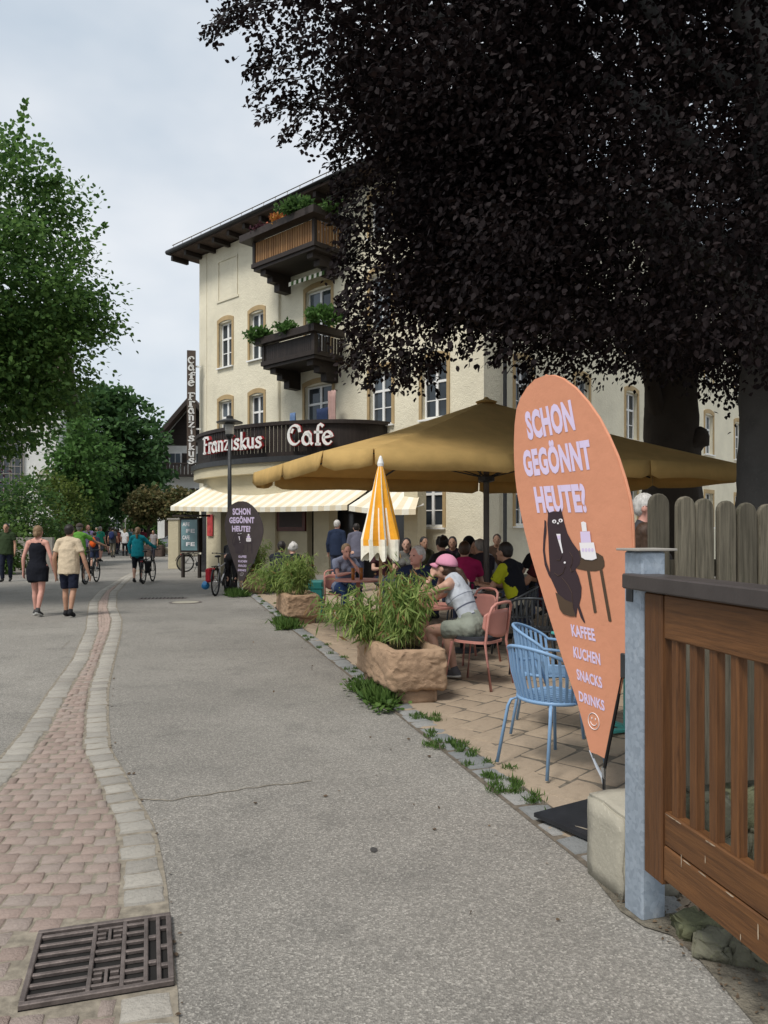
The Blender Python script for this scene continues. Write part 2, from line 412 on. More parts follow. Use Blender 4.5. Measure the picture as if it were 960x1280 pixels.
def lay(spots, name, m, parent, limit=300, jit=.09):
    """spots: (x, y, z, rz, w, d, h). nearest ones become objects, the rest one joined part"""
    meshes = [stone_mesh(name, m, k * 7 + len(spots), jit) for k in range(5)]
    spots = sorted(spots, key=lambda s: s[0] ** 2 + s[1] ** 2)
    pin = parent.location
    for i, (x, y, z, rz, w, d, h) in enumerate(spots[:limit]):
        o = bpy.data.objects.new(name, meshes[i % 5]); COL.objects.link(o); o.parent = parent
        o.location = (x - pin.x, y - pin.y, z - pin.z); o.rotation_euler = (0, 0, rz); o.scale = (w, d, h)
    if len(spots) > limit:
        b = MB()
        for i, (x, y, z, rz, w, d, h) in enumerate(spots[limit:]):
            T = Matrix.Translation((x - pin.x, y - pin.y, z - pin.z)) @ Matrix.Rotation(rz, 4, 'Z') @ Matrix.Diagonal((w, d, h, 1))
            me = meshes[i % 5]; b.add([T @ v.co for v in me.vertices], [tuple(p.vertices) for p in me.polygons])
        stuff(b.build(name + '_far_rows', m, parent))
def in_grate(x, y):
    dx, dy = x + 1.045, y - 2.85; c, s = math.cos(R(17)), math.sin(R(17))
    return abs(dx * c + dy * s) < .30 and abs(-dx * s + dy * c) < .295
grey = []; red = []
y = 2.25
while y < 29:
    for side, X, wd in ((1, XR, .175), (-1, XL, .185)):
        w = wd * random.uniform(.93, 1.05); d = random.uniform(.125, .165)
        sl = (X(y + .2) - X(y - .2)) / .4
        x = X(y) - side * w / 2; yy = y + random.uniform(-.008, .008)
        if not in_grate(x, yy): grey.append((x, yy, -.032, -math.atan(sl) + random.uniform(-.03, .03), w * .97, .146, .046 + random.uniform(-.003, .004)))
    y += .155
y = 2.25; row = 0
while y < 27:
    x0, x1 = XL(y) + .20, XR(y) - .19; wdt = x1 - x0
    n = max(1, round(wdt / .118)); off = .5 * (row % 2)
    cw = wdt / n
    sl0 = (XL(y + .2) - XL(y - .2)) / .4; sl1 = (XR(y + .2) - XR(y - .2)) / .4
    for k in range(n + (1 if off else 0)):
        a = max(0, k - off) * cw; b_ = min(n, k + 1 - off) * cw
        if b_ - a < .03: continue
        x = x0 + (a + b_) / 2; t = (x - x0) / max(wdt, .01); sl = sl0 * (1 - t) + sl1 * t
        x += random.uniform(-.005, .005); yy = y + random.uniform(-.006, .006)
        if not in_grate(x, yy) and x > -.62 * y: red.append((x, yy, -.032, -math.atan(sl) * .7 + random.uniform(-.05, .05), (b_ - a) * .94, .097, .044 + random.uniform(-.004, .005)))
    y += .105; row += 1
lay([s for s in grey if s[0] > -.62 * s[1]], 'grey_sett', MAT['sett'], gutter)
lay(red, 'red_sett', MAT['rsett'], gutter, jit=.07)
# asphalt seams: shallow tar joints
for i, pts in enumerate((((172, 998), (215, 1000), (262, 992), (330, 982), (400, 975)), ((0, 741), (60, 741), (110, 738)), ((150, 757), (185, 742), (300, 738)), ((75, 812), (88, 800), (104, 792)))):
    P = [G(*p, .004) for p in pts]; m_ = MB(); vs = []; fs = []
    k = 0
    for a, b_ in zip(P[:-1], P[1:]):
        for t in np.linspace(0, 1, 6, endpoint=False):
            p = a.lerp(b_, t); j = random.uniform(-.012, .012) * p.y / 4; w = random.uniform(.003, .007) * (p.y / 4)
            vs += [p + V(0, j - w, 0), p + V(0, j + w, 0)]; k += 1
            if k > 1: fs.append((2 * k - 4, 2 * k - 2, 2 * k - 1, 2 * k - 3))
    m_.add(vs, fs); struct(m_.build('road_seam', MAT['joint']))
# small oil mark, drain slot and manhole on the road
E0 = V(.99, 3.59, 0); ED = V(-.272, .962, 0); EN = V(.962, .272, 0)
def edge(t, d=0): return E0 + ED * t + EN * d
def tz(x, y):
    d = (x - E0.x) * EN.x + (y - E0.y) * EN.y
    return min(.15, max(0, .035 * (d - .35)))
ter = MB(); vs = []; fs = []; ts = np.arange(-.9, 24, .5); ds = [-.02, .35, .8, 1.4, 2, 3, 4, 5, 6, 8, 14]
for i, t in enumerate(ts):
    for j, d in enumerate(ds):
        p = edge(t, d); vs.append((p.x, p.y, .004 + tz(p.x, p.y)))
        if i and j: k = i * len(ds) + j; fs.append((k, k - 1, k - 1 - len(ds), k - len(ds)))
ter.add(vs, fs); terrace = struct(ter.build('cafe_terrace', MAT['tjoint']))
AA = V(.727, -.686, 0); BB = V(.686, .727, 0); NA = V(-.686, -.727, 0); NB_ = V(.727, -.686, 0)
pav = []; r = 0; q = -12.0
while q < 12:                                # rows run along BB, stacked along AA
    p = -2 + random.uniform(0, .3)
    while p < 18:
        ln = random.choice((.27, .36, .44)); c = V(1, 5, 0) + AA * q + BB * (p + ln / 2)
        d = (c.x - E0.x) * EN.x + (c.y - E0.y) * EN.y; t = (c.x - E0.x) * ED.x + (c.y - E0.y) * ED.y
        if d > .24 and -.7 < t < 19 and d < 7.5 and c.x < .62 * c.y + .3:
            pav.append((c.x, c.y, tz(c.x, c.y) - (.02 if d > .52 else .0205), math.atan2(BB.y, BB.x), ln - .012, .262, .034 + random.uniform(-.002, .002)))
        p += ln
    q += .275
lay(pav, 'paver', MAT['paver'], terrace, jit=.012)
b = MB(); vs = []; fs = []
for i, t in enumerate(np.arange(-.75, 19, .25)):
    for j, d in enumerate((.205, .30, .40)): p = edge(t, d); vs.append((p.x, p.y, .005 + tz(p.x, p.y)))
    if i: fs += [(3 * i - 3, 3 * i, 3 * i + 1, 3 * i - 2), (3 * i - 2, 3 * i + 1, 3 * i + 2, 3 * i - 1)]
b.add(vs, fs); b.build('cut_paver_border', MAT['paver'], terrace, fix=False)
st = []; t = -.45
while t < 23:
    ln = random.uniform(.17, .25); p = edge(t + ln / 2, .1 + random.uniform(-.01, .01))
    st.append((p.x, p.y, -.03, math.atan2(ED.y, ED.x) + random.uniform(-.04, .04), ln * .93, .185, .045 + random.uniform(-.004, .005))); t += ln + random.uniform(0, .03)
lay(st, 'edging_sett', MAT['bsett'], terrace)
# cast iron drain grate
gr = thing('drain_grate', 'square cast iron drain grate with a meander pattern among cobbles', 'drain grate', (-1.045, 2.85, 0), R(17))
m_ = MB(); m_.box((0, 0, .007), (.5, .5, .004)); m_.build('pit_dark_sheet', MAT['dark'], gr)  # thin dark sheet on the ground, standing in for the shaded pit
m_ = MB(); Z, T = .017, .016
for (cx, cy, w, d) in ((0, .24, .5, .022), (0, -.24, .5, .022), (-.241, 0, .02, .458), (.241, 0, .02, .458)): m_.box((cx, cy, Z), (w, d, T + .004), b=.003)
m_.build('rim', MAT['iron'], gr)
for k in range(7):
    yy = -.2 + k * .0665
    b_ = MB(); b_.box((-.135, yy, Z), (.19, .018, T), b=.003); b_.build('bar', MAT['iron'], gr)
    b_ = MB(); b_.box((.115, yy, Z), (.075, .016, T), b=.003); b_.build('bar', MAT['iron'], gr)
for xx in (-.035, .075, .155, .2): b_ = MB(); b_.box((xx, 0, Z + .001), (.016, .458, T), b=.003); b_.build('rib', MAT['iron'], gr)
for xx, yy in ((.178, -.1), (.178, .08), (.221, 0), (.221, -.13), (.221, .14)): b_ = MB(); b_.box((xx, yy, Z), (.03, .02, T), b=.003); b_.build('bar', MAT['iron'], gr)
for sg in (1, -1):
    b_ = MB(); y0 = .145 * sg
    for (cx, cy, w, d) in ((.02, y0 - .052, .094, .014), (.02, y0 + .05, .094, .012), (-.01, y0 + .012 * sg, .034, .013), (.05, y0 + .02 * sg, .036, .013), (.02, y0, .012, .09), (-.008, y0 - .022 * sg, .03, .012), (.048, y0 - .018 * sg, .03, .012)):
        b_.box((cx, cy, Z), (w, d, T), b=.002)
    b_.build('meander', MAT['iron'], gr)
for yy in (-.025, .03): b_ = MB(); b_.box((.02, yy, Z), (.094, .016, T), b=.003); b_.build('bar', MAT['iron'], gr)
# drain slot and manhole further up the street
c = G(203, 748); sl = thing('drain_slot', 'narrow iron slot drain lying in the asphalt near the bicycle', 'drain', (c.x, c.y, 0), R(8))
m_ = MB(); m_.box((0, 0, .006), (1.1, .3, .006)); m_.build('frame', MAT['iron'], sl)
for k in range(12): b_ = MB(); b_.box((-.46 + k * .084, 0, .012), (.03, .2, .008)); b_.build('bar', MAT['dark'], sl)
c = G(232, 753); mh = thing('manhole_cover', 'round manhole cover set flush in the asphalt by the kerb', 'manhole', (c.x, c.y, 0))
m_ = MB(); m_.lathe([(.36, .002), (.36, .007), (.30, .007), (.30, .005)], 28); m_.build('ring', MAT['iron'], mh)
m_ = MB(); m_.lathe([(.29, .002), (.29, .009)], 28); m_.build('lid', MAT['concrete'], mh)

# ================================================================ THE CAFE BUILDING
O = V(-7.2, 30, 0); LA = 13.6; C0 = O + AA * LA; EAVE = 12.25
def FA(s, z, out=0.0): return O + AA * s + NA * out + V(0, 0, z)
def FB(t, z, out=0.0): return C0 + BB * t + NB_ * out + V(0, 0, z)
def sA(u, out=0.0):
    k = (u - 480) / 960; px, py = O.x + NA.x * out, O.y + NA.y * out
    return (k * py - px) / (AA.x - k * AA.y)
hb = thing('cafe_building', 'four storey cream cafe building with dark balconies and round terrace', 'building', C0)
PB = lambda P: (lambda *a: P(*a) - C0)
fa, fb = PB(FA), PB(FB)
def wall(P, s0, s1, z0, z1, ops, depth, name, m):
    b = MB(); ss = sorted({s0, s1, *[o[0] for o in ops], *[o[1] for o in ops]}); zs = sorted({z0, z1, *[o[2] for o in ops], *[o[3] for o in ops]})
    for i in range(len(ss) - 1):
        for j in range(len(zs) - 1):
            cs, cz = (ss[i] + ss[i + 1]) / 2, (zs[j] + zs[j + 1]) / 2
            if any(o[0] < cs < o[1] and o[2] < cz < o[3] for o in ops): continue
            b.quad(P(ss[i], zs[j]), P(ss[i + 1], zs[j]), P(ss[i + 1], zs[j + 1]), P(ss[i], zs[j + 1]))
    for (a, c, d, e) in [o[:4] for o in ops]:
        for (p, q) in (((a, d), (c, d)), ((c, d), (c, e)), ((c, e), (a, e)), ((a, e), (a, d))):
            b.quad(P(*p), P(*q), P(*q, -depth), P(*p, -depth))
    return b.build(name, m, hb, fix=False)
def pbox(P, b, s0, s1, z0, z1, o0, o1, m=0):
    q = [P(s0, z0, o0), P(s1, z0, o0), P(s1, z0, o1), P(s0, z0, o1), P(s0, z1, o0), P(s1, z1, o0), P(s1, z1, o1), P(s0, z1, o1)]
    b.add(q, [(0, 3, 2, 1), (4, 5, 6, 7), (0, 1, 5, 4), (1, 2, 6, 5), (2, 3, 7, 6), (3, 0, 4, 7)], m)
def window(P, s, z0, z1, w, surround=True, arch=True, door=False, sill=True):
    a, c = s - w / 2, s + w / 2; dp = .13
    fr = MB(); t = .06
    for (q0, q1, r0, r1) in ((a, a + t, z0, z1), (c - t, c, z0, z1), (a + t, c - t, z0, z0 + t), (a + t, c - t, z1 - t, z1)): pbox(P, fr, q0, q1, r0, r1, -dp - .06, -dp)
    zt = z1 - (z1 - z0) * (.36 if not door else .25)
    pbox(P, fr, s - .045, s + .045, z0 + t, z1 - t, -dp - .055, -dp + .012)
    pbox(P, fr, a + t, s - .045, zt - .035, zt + .035, -dp - .055, -dp + .008); pbox(P, fr, s + .045, c - t, zt - .035, zt + .035, -dp - .055, -dp + .008)
    zm = z0 + (zt - z0) * .5
    for (l, r_) in ((a + t, s - .045), (s + .045, c - t)): pbox(P, fr, l, r_, zm - .014, zm + .014, -dp - .05, -dp - .006)
    wn = fr.build('window' if not door else 'balcony_door', MAT['white'], hb)
    for (l, r_) in ((a + t, s - .045), (s + .045, c - t)):
        for (b0, b1) in ((z0 + t, zt - .035), (zt + .035, z1 - t)):
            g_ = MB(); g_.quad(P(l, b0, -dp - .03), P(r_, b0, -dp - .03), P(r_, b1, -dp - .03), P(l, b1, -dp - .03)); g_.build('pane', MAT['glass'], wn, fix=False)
    if surround:
        sb = MB(); k = .105
        pbox(P, sb, a - k, a, z0 - .02, z1, -.02, .03); pbox(P, sb, c, c + k, z0 - .02, z1, -.02, .03)
        n = 7; top = []; bot = []
        for i in range(n):
            f = i / (n - 1); x = a - k + f * (w + 2 * k); up = .11 * (1 - (2 * f - 1) ** 2) if arch else .0
            top.append((x, z1 + .13 + up)); bot.append((x, z1 - .03 + up * .95 - (.0 if 0 < i < n - 1 else 0)))
        for i in range(n - 1):
            q = [P(bot[i][0], bot[i][1], -.0), P(bot[i + 1][0], bot[i + 1][1], 0), P(top[i + 1][0], top[i + 1][1], 0), P(top[i][0], top[i][1], 0)]
            q2 = [P(bot[i][0], bot[i][1], .034), P(bot[i + 1][0], bot[i + 1][1], .034), P(top[i + 1][0], top[i + 1][1], .034), P(top[i][0], top[i][1], .034)]
            sb.add(q + q2, [(4, 5, 6, 7), (0, 1, 5, 4), (2, 3, 7, 6), (1, 2, 6, 5), (3, 0, 4, 7)])
        sb.build('surround', MAT['trim'], wn)
    if sill:
        sb = MB(); pbox(P, sb, a - .1, c + .1, z0 - .07, z0 - .022, -.1, .09); sb.build('sill', MAT['white'], wn)
    return (a, c, z0, z1)
opsA = []
F1, F2 = (4.78, 6.42), (7.72, 9.38)
sW = [sA(282), sA(321), sA(476), sA(543)]
for s in sW[:2]: opsA += [window(fa, s, *F2, .82), window(fa, s, *F1, .82)]
for s in sW[2:]: opsA += [window(fa, s, *F1, .92), window(fa, s, *F2, .92), window(fa, s, 10.55, 11.8, .92, sill=True)]
sD = sA(398)
opsA += [window(fa, sD, 7.0, 9.5, 1.25, door=True, sill=False), window(fa, sD, 4.0, 6.35, 1.35, door=True, sill=False), window(fa, sD, 10.5, 12.0, 1.2, sill=False)]
sG = sA(538); opsA.append(window(fa, sG, 1.68, 3.15, .92, arch=False))
wall(fa, 0, LA, 0, EAVE, opsA, .2, 'wall', MAT['plaster'])
opsB = []
for t in (1.94, 5.3, 8.8, 12.4, 16.0, 19.5):
    opsB += [window(fb, t, *F1, .9), window(fb, t, *F2, .9)]
    opsB.append(window(fb, t, 1.72, 3.15, .9, arch=False))
wall(fb, 0, 24, 0, EAVE, opsB, .2, 'wall', MAT['plaster'])
m_ = MB()                                    # back and far sides, close the body
m_.quad(fa(0, 0), fa(0, 0, -14), fa(0, EAVE, -14), fa(0, EAVE)); m_.quad(fb(24, 0), fb(24, 0, -13), fb(24, EAVE, -13), fb(24, EAVE))
m_.build('wall', MAT['plaster'], hb, fix=False)
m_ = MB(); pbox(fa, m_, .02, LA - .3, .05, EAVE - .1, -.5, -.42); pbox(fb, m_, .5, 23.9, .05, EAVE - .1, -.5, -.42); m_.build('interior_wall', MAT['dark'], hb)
# blind panel and thin plaster bands
m_ = MB(); s = sW[0] + .15
for (q0, q1, r0, r1) in ((s - .62, s - .57, 10.25, 11.75), (s + .57, s + .62, 10.25, 11.75), (s - .57, s + .57, 11.7, 11.75), (s - .7, s + .7, 10.18, 10.25)): pbox(fa, m_, q0, q1, r0, r1, 0, .035)
m_.build('blind_panel', MAT['plaster'], hb)
m_ = MB(); pbox(fa, m_, .45, .5, 0, EAVE, 0, .02); pbox(fa, m_, 0, .45, 0, EAVE, 0, .012); m_.build('corner_band', MAT['plaster'], hb)
m_ = MB(); m_.tube([fb(.85, .1, .1), fb(.85, EAVE - .1, .1)], .055, 10); m_.build('downpipe', MAT['lamp'], hb)
m_ = MB(); m_.tube([fa(4.95, 4.2, .06), fa(4.95, 9.9, .06)], .035, 8); m_.build('downpipe', MAT['plaster'], hb)
# roof: deep eaves with rafters, gutter and snow rail
OV = .82; rf = MB()
lo = [fa(-OV, 12.45, OV), C0 * 0 + fa(LA + OV, 12.45, OV), fb(24 + OV, 12.45, OV), fa(-OV, 12.45, -15)]
rf.add([fa(-OV, 12.30, OV), fa(LA + OV, 12.30, OV), fb(24 + OV, 12.30, OV), fb(24 + OV, 12.30, -13), fa(-OV, 12.30, -14.5),
        fa(-OV, 12.42, OV), fa(LA + OV, 12.42, OV), fb(24 + OV, 12.42, OV), fb(24 + OV, 12.42, -13), fa(-OV, 12.42, -14.5),
        fa(LA / 2, 16.0, -6.5), fb(18, 16.0, -6.5)],
       [(0, 1, 2, 3, 4), (0, 5, 6, 1), (1, 6, 7, 2), (2, 7, 8, 3), (4, 9, 5, 0), (3, 8, 9, 4), (5, 10, 6), (6, 10, 11, 7), (7, 11, 8), (8, 11, 10, 9), (9, 10, 5)])
roof = rf.build('roof', MAT['rooftile'], hb)
for k in range(17):
    s = -.8 + k * .93; b_ = MB(); pbox(fa, b_, s - .07, s + .07, 12.12, 12.29, .02, OV - .08); b_.build('rafter', MAT['dkwoodh'], roof)
m_ = MB(); m_.tube([fa(-OV - .08, 12.4, OV + .08), fa(LA + OV, 12.4, OV + .08)], .085, 8); m_.tube([fa(-OV - .08, 12.4, OV + .08), fa(-OV - .08, 12.4, -6)], .085, 8); m_.build('gutter', MAT['lamp'], roof)
m_ = MB(); m_.tube([fa(-OV, 12.72, OV - .12), fa(LA, 12.72, OV - .12)], .02, 6); m_.tube([fa(-OV, 12.60, OV - .12), fa(LA, 12.60, OV - .12)], .014, 6)
for k in range(24): m_.tube([fa(-OV + .1 + k * .63, 12.42, OV - .05), fa(-OV + .1 + k * .63, 12.74, OV - .13)], .014, 5)
m_.build('snow_rail', MAT['greyst'], roof)
# timber balconies
def balcony(s0, s1, zb, slatm, boxed, hgt):
    D = 1.2
    fl = MB(); pbox(fa, fl, s0, s1, zb, zb + .16, 0, D); pbox(fa, fl, s0 - .06, s1 + .06, zb + .10, zb + .24, D - .1, D + .06)
    pbox(fa, fl, s0 - .06, s0 + .1, zb + .10, zb + .24, 0, D - .1); pbox(fa, fl, s1 - .1, s1 + .06, zb + .10, zb + .24, 0, D - .1)
    bc = fl.build('balcony', MAT['dkwoodh'], hb)
    for s in (s0 + .35, s1 - .35):
        b_ = MB()
        for (l, h0, h1) in ((1.08, -.16, 0), (.8, -.34, -.16), (.5, -.58, -.34)): pbox(fa, b_, s - .14, s + .14, zb + h0, zb + h1 - .002, .0, l)
        b_.build('bracket', MAT['dkwoodh'], bc)
    zt = zb + hgt; n = 26
    for k in range(n):
        s = s0 + .04 + (s1 - s0 - .08) * k / (n - 1); b_ = MB(); pbox(fa, b_, s - .045, s + .045, zb + .2, zt - .05, D - .03, D - .005); b_.build('slat', slatm, bc)
    for k in range(9):
        o = .06 + k * .125
        b_ = MB(); pbox(fa, b_, s1 - .03, s1 - .006, zb + .2, zt - .05, o - .045, o + .045); b_.build('slat', slatm, bc)
        if k % 2 == 0: b_ = MB(); pbox(fa, b_, s0 + .006, s0 + .03, zb + .2, zt - .05, o - .045, o + .045); b_.build('slat', slatm, bc)
    for (s, o) in ((s0 + .03, D - .03), (s1 - .03, D - .03)): b_ = MB(); pbox(fa, b_, s - .06, s + .06, zb + .1, zt, o - .06, o + .06); b_.build('post', MAT['dkwoodh'], bc)
    fb_ = MB(); e = .34 if boxed else .2
    pbox(fa, fb_, s0 - e, s1 + e * .3, zt - .02, zt + .2, D - .04, D + e); pbox(fa, fb_, s0 - e, s0 + .05, zt - .02, zt + .2, .1, D - .04); pbox(fa, fb_, s1 - .05, s1 + e, zt - .021, zt + .201, .1, D + e)
    fb_.build('flower_box', MAT['dkwoodh'], bc)
    return bc, zt + .2, D + e * .5
sB0, sB1 = sA(317, 1.2), sA(393, 1.2)
balc_up = balcony(sB0, sB1, 10.22, MAT['hwood'], True, .98)
balc_lo = balcony(sA(329, 1.2), sB1, 6.88, MAT['dkwood'], False, .80)
# striped little awning over the middle balcony door
m_ = MB()
for k in range(14):
    s = sD - .85 + k * .125; m_.quad(fa(s, 9.95, .12), fa(s + .125, 9.95, .12), fa(s + .125, 9.78, .55), fa(s, 9.78, .55), k % 2); m_.quad(fa(s, 9.78, .55), fa(s + .125, 9.78, .55), fa(s + .125, 9.64, .56), fa(s, 9.64, .56), k % 2)
m_.build('door_awning', [MAT['cream'], MAT['hedge']], hb, fix=False)
# round terrace above the cafe front
SC, HL, BUL = 5.75, 4.35, 2.65
def ell(th, k=1.0, z=0.0): return fa(SC - HL * k * math.cos(th), z, BUL * k * math.sin(th))
N = 36
def band(k0, k1, z0, z1):
    b = MB(); vs = []; fs = []
    for i in range(N + 1):
        th = math.pi * i / N
        vs += [ell(th, k0, z0), ell(th, k1, z0), ell(th, k1, z1), ell(th, k0, z1)]
        if i:
            o = 4 * i
            for j in range(4): fs.append((o - 4 + j, o + j, o + (j + 1) % 4, o - 4 + (j + 1) % 4))
    b.add(vs, fs); return b
slab = band(.0, 1.06, 3.62, 3.78).build('terrace_slab', MAT['lamp'], hb)
band(.86, 1.03, 3.30, 3.62).build('cornice', MAT['beige'], slab); band(.8, .93, 2.55, 3.30).build('fascia', MAT['beige'], slab)
tr = band(.965, 1.015, 4.72, 4.83).build('terrace_railing', MAT['dkwood'], hb); band(.97, 1.0, 3.80, 3.92).build('bottom_rail', MAT['dkwood'], tr)
for i in range(86):
    th = math.pi * (i + .5) / 86; p, q = ell(th, .985, 3.78), ell(th, .985, 4.73); d = (ell(th + .01, .985) - ell(th - .01, .985)).normalized()
    b_ = MB(); b_.box((p + q) / 2, (.124, .022, .95), math.atan2(d.y, d.x)); b_.build('slat', MAT['dkwood'], tr)
# ground floor of the round front: piers, dark openings, a framed picture, a wall
gf = MB()
def pier(u0, u1, out, m=0, d=.35, z1=2.62): pbox(fa, gf, sA(u0, out), sA(u1, out), 0, z1, out - d, out, m)
for (u0, u1) in ((258, 276), (324, 344), (392, 411), (505, 522)): gf = MB(); pier(u0, u1, 1.55); gf.build('pier', MAT['beige'], hb)
gf = MB(); pier(344, 384, 1.42, d=.2); gf.build('pier_panel', MAT['beige'], hb)
gf = MB(); pbox(fa, gf, sA(250, .6), sA(520, .6), .0, 2.8, .45, .55); gf.build('shopfront', m_glass('dark_shop_glass', (.012, .012, .013), .12), hb)  # opaque dark sheet painted for the unlit openings between the piers
pic = MB(); s0, s1 = sA(346, 1.5), sA(381, 1.5); pbox(fa, pic, s0, s1, 1.55, 2.45, 1.44, 1.5); pf = pic.build('picture_frame', mat('red_brown_frame', (.10, .028, .02), .4), hb)
pic = MB(); pbox(fa, pic, s0 + .13, s1 - .13, 1.68, 2.33, 1.47, 1.506); pic.build('picture', MAT['taupe'], pf)
st_ = MB(); pbox(fa, st_, sA(390, 2.2), sA(415, 2.2), 0.05, .28, 1.6, 2.1); st_.build('step', MAT['greyst'], hb)
# striped awnings over the terrace
def awning(A, B, At, Bt, n, name, sag=.1):
    """A,B front corners, At,Bt wall side"""
    b = MB(); rows = 5
    for k in range(n):
        f0, f1 = k / n, (k + 1) / n
        prev = None
        for j in range(rows + 1):
            t = j / rows; dz = -sag * 4 * t * (1 - t) * .4
            L_ = At.lerp(Bt, f0).lerp(A.lerp(B, f0), t) + V(0, 0, dz - .05 * math.sin(math.pi * f0)); R_ = At.lerp(Bt, f1).lerp(A.lerp(B, f1), t) + V(0, 0, dz - .05 * math.sin(math.pi * f1))
            if prev: b.quad(prev[0], prev[1], R_, L_, k % 2)
            prev = (L_, R_)
        b.quad(prev[0], prev[1], prev[1] - V(0, 0, .14), prev[0] - V(0, 0, .14), k % 2)
    aw = b.build(name, [MAT['cream'], MAT['sand']], hb, fix=False)
    for f in (.12, .5, .88):
        b_ = MB(); p = A.lerp(B, f); q = At.lerp(Bt, f) - V(0, 0, .45); mid = p.lerp(q, .5) + (B - A).normalized() * .3; b_.tube([p - V(0, 0, .04), mid - V(0, 0, .05), q], .022, 6); b_.build('folding_arm', MAT['white'], aw)
    return aw
A_, B_, C_ = V(-6.95, 25.0, 2.36), V(-.98, 20.5, 2.26), V(.8, 19.35, 2.12)
sh = lambda p, k, z: V(p.x, p.y, z) - NA * k
awning(A_ - C0, B_ - C0, sh(A_, 1.75, 3.38) - C0, sh(B_, 1.6, 3.2) - C0, 36, 'awning')
awning(B_ + AA * .06 - V(0, 0, .02) - C0, C_ - C0, sh(B_ + AA * .06, 1.6, 3.08) - C0, sh(C_ - AA * 1.25, 1.75, 2.95) - C0, 10, 'awning', .06)
# clothes drying on the terrace
for u, nm, mm, w in ((367, 'blue cloth hung to dry by the terrace door', fabric('blue_cloth', (.14, .22, .38)), .22), (404, 'striped garments hung to dry on the terrace rail', fabric('navy_cloth', (.03, .045, .10)), .3), (416, 'pale pink towel hung beside the terrace door', fabric('rose_cloth', (.45, .30, .27)), .2)):
    b_ = MB(); s = sA(u, .5); z1, z0 = (5.45, 4.55) if u != 416 else (5.95, 4.6); w = w * 1.7
    vs = []; fs = []
    for i in range(9):
        for j in range(7):
            f = i / 8 - .5; g_ = j / 6; vs.append(FA(s + f * w * (1 - .35 * g_ * (u == 367)), z0 + (z1 - z0) * g_, .5 + .05 * math.sin(f * 14 + g_ * 2)))
            if i and j: k = i * 7 + j; fs.append((k, k - 1, k - 8, k - 7))
    b_.add(vs, fs); o = b_.build('hanging_cloth', mm, smooth=True); so = o.modifiers.new('thick', 'SOLIDIFY'); so.thickness = .02; tag(o, nm, 'laundry')
# ================================================================ BANNERS, UMBRELLAS, FENCES, FURNITURE
BD = V(.40, -.916, 0); B0 = V(1.2, 4.2, 0)
def BP(u, v):                                # a point of the banner's own plane: (along, height)
    k = (u - 480) / 960; t = (k * B0.y - B0.x) / (BD.x - k * BD.y); y = B0.y + BD.y * t
    return (t, H0 + (662 - v) / 960 * y)
def text_mesh(txt, bold=.02):
    cu = bpy.data.curves.new('t', 'FONT'); cu.body = txt; cu.size = 1; cu.offset = bold; cu.resolution_u = 3; cu.space_character = 1.06
    o = bpy.data.objects.new('t', cu); COL.objects.link(o); dg = bpy.context.evaluated_depsgraph_get(); dg.update()
    me = o.evaluated_get(dg).to_mesh(); vs = [v.co.copy() for v in me.vertices]; fs = [tuple(p.vertices) for p in me.polygons]
    o.evaluated_get(dg).to_mesh_clear(); bpy.data.objects.remove(o); bpy.data.curves.remove(cu)
    return vs, fs
_tx = {}
def text_on(b, txt, bl, br, tl, off, bold=.02):
    """flat lettering in the local x-z plane, at y=off: bl/br baseline ends, tl cap height above bl"""
    if (txt, bold) not in _tx: _tx[txt, bold] = text_mesh(txt, bold)
    vs, fs = _tx[txt, bold]
    x0, x1 = min(v.x for v in vs), max(v.x for v in vs); cap = .70
    P0, P1, P2 = (V(p[0], 0, p[1]) for p in (bl, br, tl))
    b.add([P0 + (P1 - P0) * ((v.x - x0) / (x1 - x0)) + (P2 - P0) * (v.y / cap) + V(0, off, 0) for v in vs], fs)
LINES = [('SCHON', (661, 548), (720, 535), (656, 517), .05), ('GEGÖNNT', (657, 594), (742, 584), (653, 565), .05), ('HEUTE?', (672, 639), (736, 638), (667.5, 610), .05),
         ('KAFFEE', (716, 794.5), (745.4, 801), (714, 780.4), .035), ('KUCHEN', (718, 821), (751.6, 831), (717, 808), .035), ('SNACKS', (722.4, 848.7), (754, 860), (721, 836), .035), ('DRINKS', (725, 875.4), (757, 888.5), (724, 863.5), .035)]
OUTL = [(642.8, 551), (643.6, 530), (646, 511), (651, 497), (659, 484), (669, 474), (681, 469.5), (692, 470), (703, 474), (719, 486), (734, 503), (748, 523), (760, 546), (771, 571), (780, 599), (786, 622), (789, 643), (790, 664), (790.5, 686), (789, 715), (786, 748), (784, 785), (781, 822), (770, 878), (756, 948), (747, 943), (738, 940), (730, 908), (721.6, 877), (703, 822), (681, 752), (664, 695), (656, 664), (650.6, 638), (646.5, 615), (644, 594), (642.8, 572)]
def px4(q): return BP(660 + q[0] / 6.857, 620 + q[1] / 6.857)
CAT = [(165, 100), (188, 142), (225, 130), (272, 133), (285, 98), (300, 150), (318, 230), (345, 320), (385, 395), (435, 465), (458, 530), (450, 580), (412, 628), (440, 690), (465, 780), (462, 860), (445, 930), (497, 1083), (487, 1086), (458, 1040), (430, 955), (418, 1045), (400, 1000), (388, 930), (330, 900), (260, 835), (240, 790), (195, 690), (195, 640), (190, 560), (185, 480), (180, 340), (172, 240), (178, 160)]
ARM = [(148, 205), (162, 215), (165, 300), (155, 380), (150, 460), (165, 560), (195, 650), (202, 705), (185, 680), (150, 590), (135, 470), (140, 340), (147, 260)]
STOOL = [(243, 826), (260, 833), (330, 890), (392, 915), (395, 960), (420, 1030), (370, 1030), (310, 1010), (280, 970), (262, 900)]
TABLE = [(430, 470), (450, 465), (520, 473), (600, 488), (648, 518), (660, 560), (662, 600), (640, 630), (580, 645), (500, 640), (430, 625), (415, 615), (450, 580), (456, 530)]
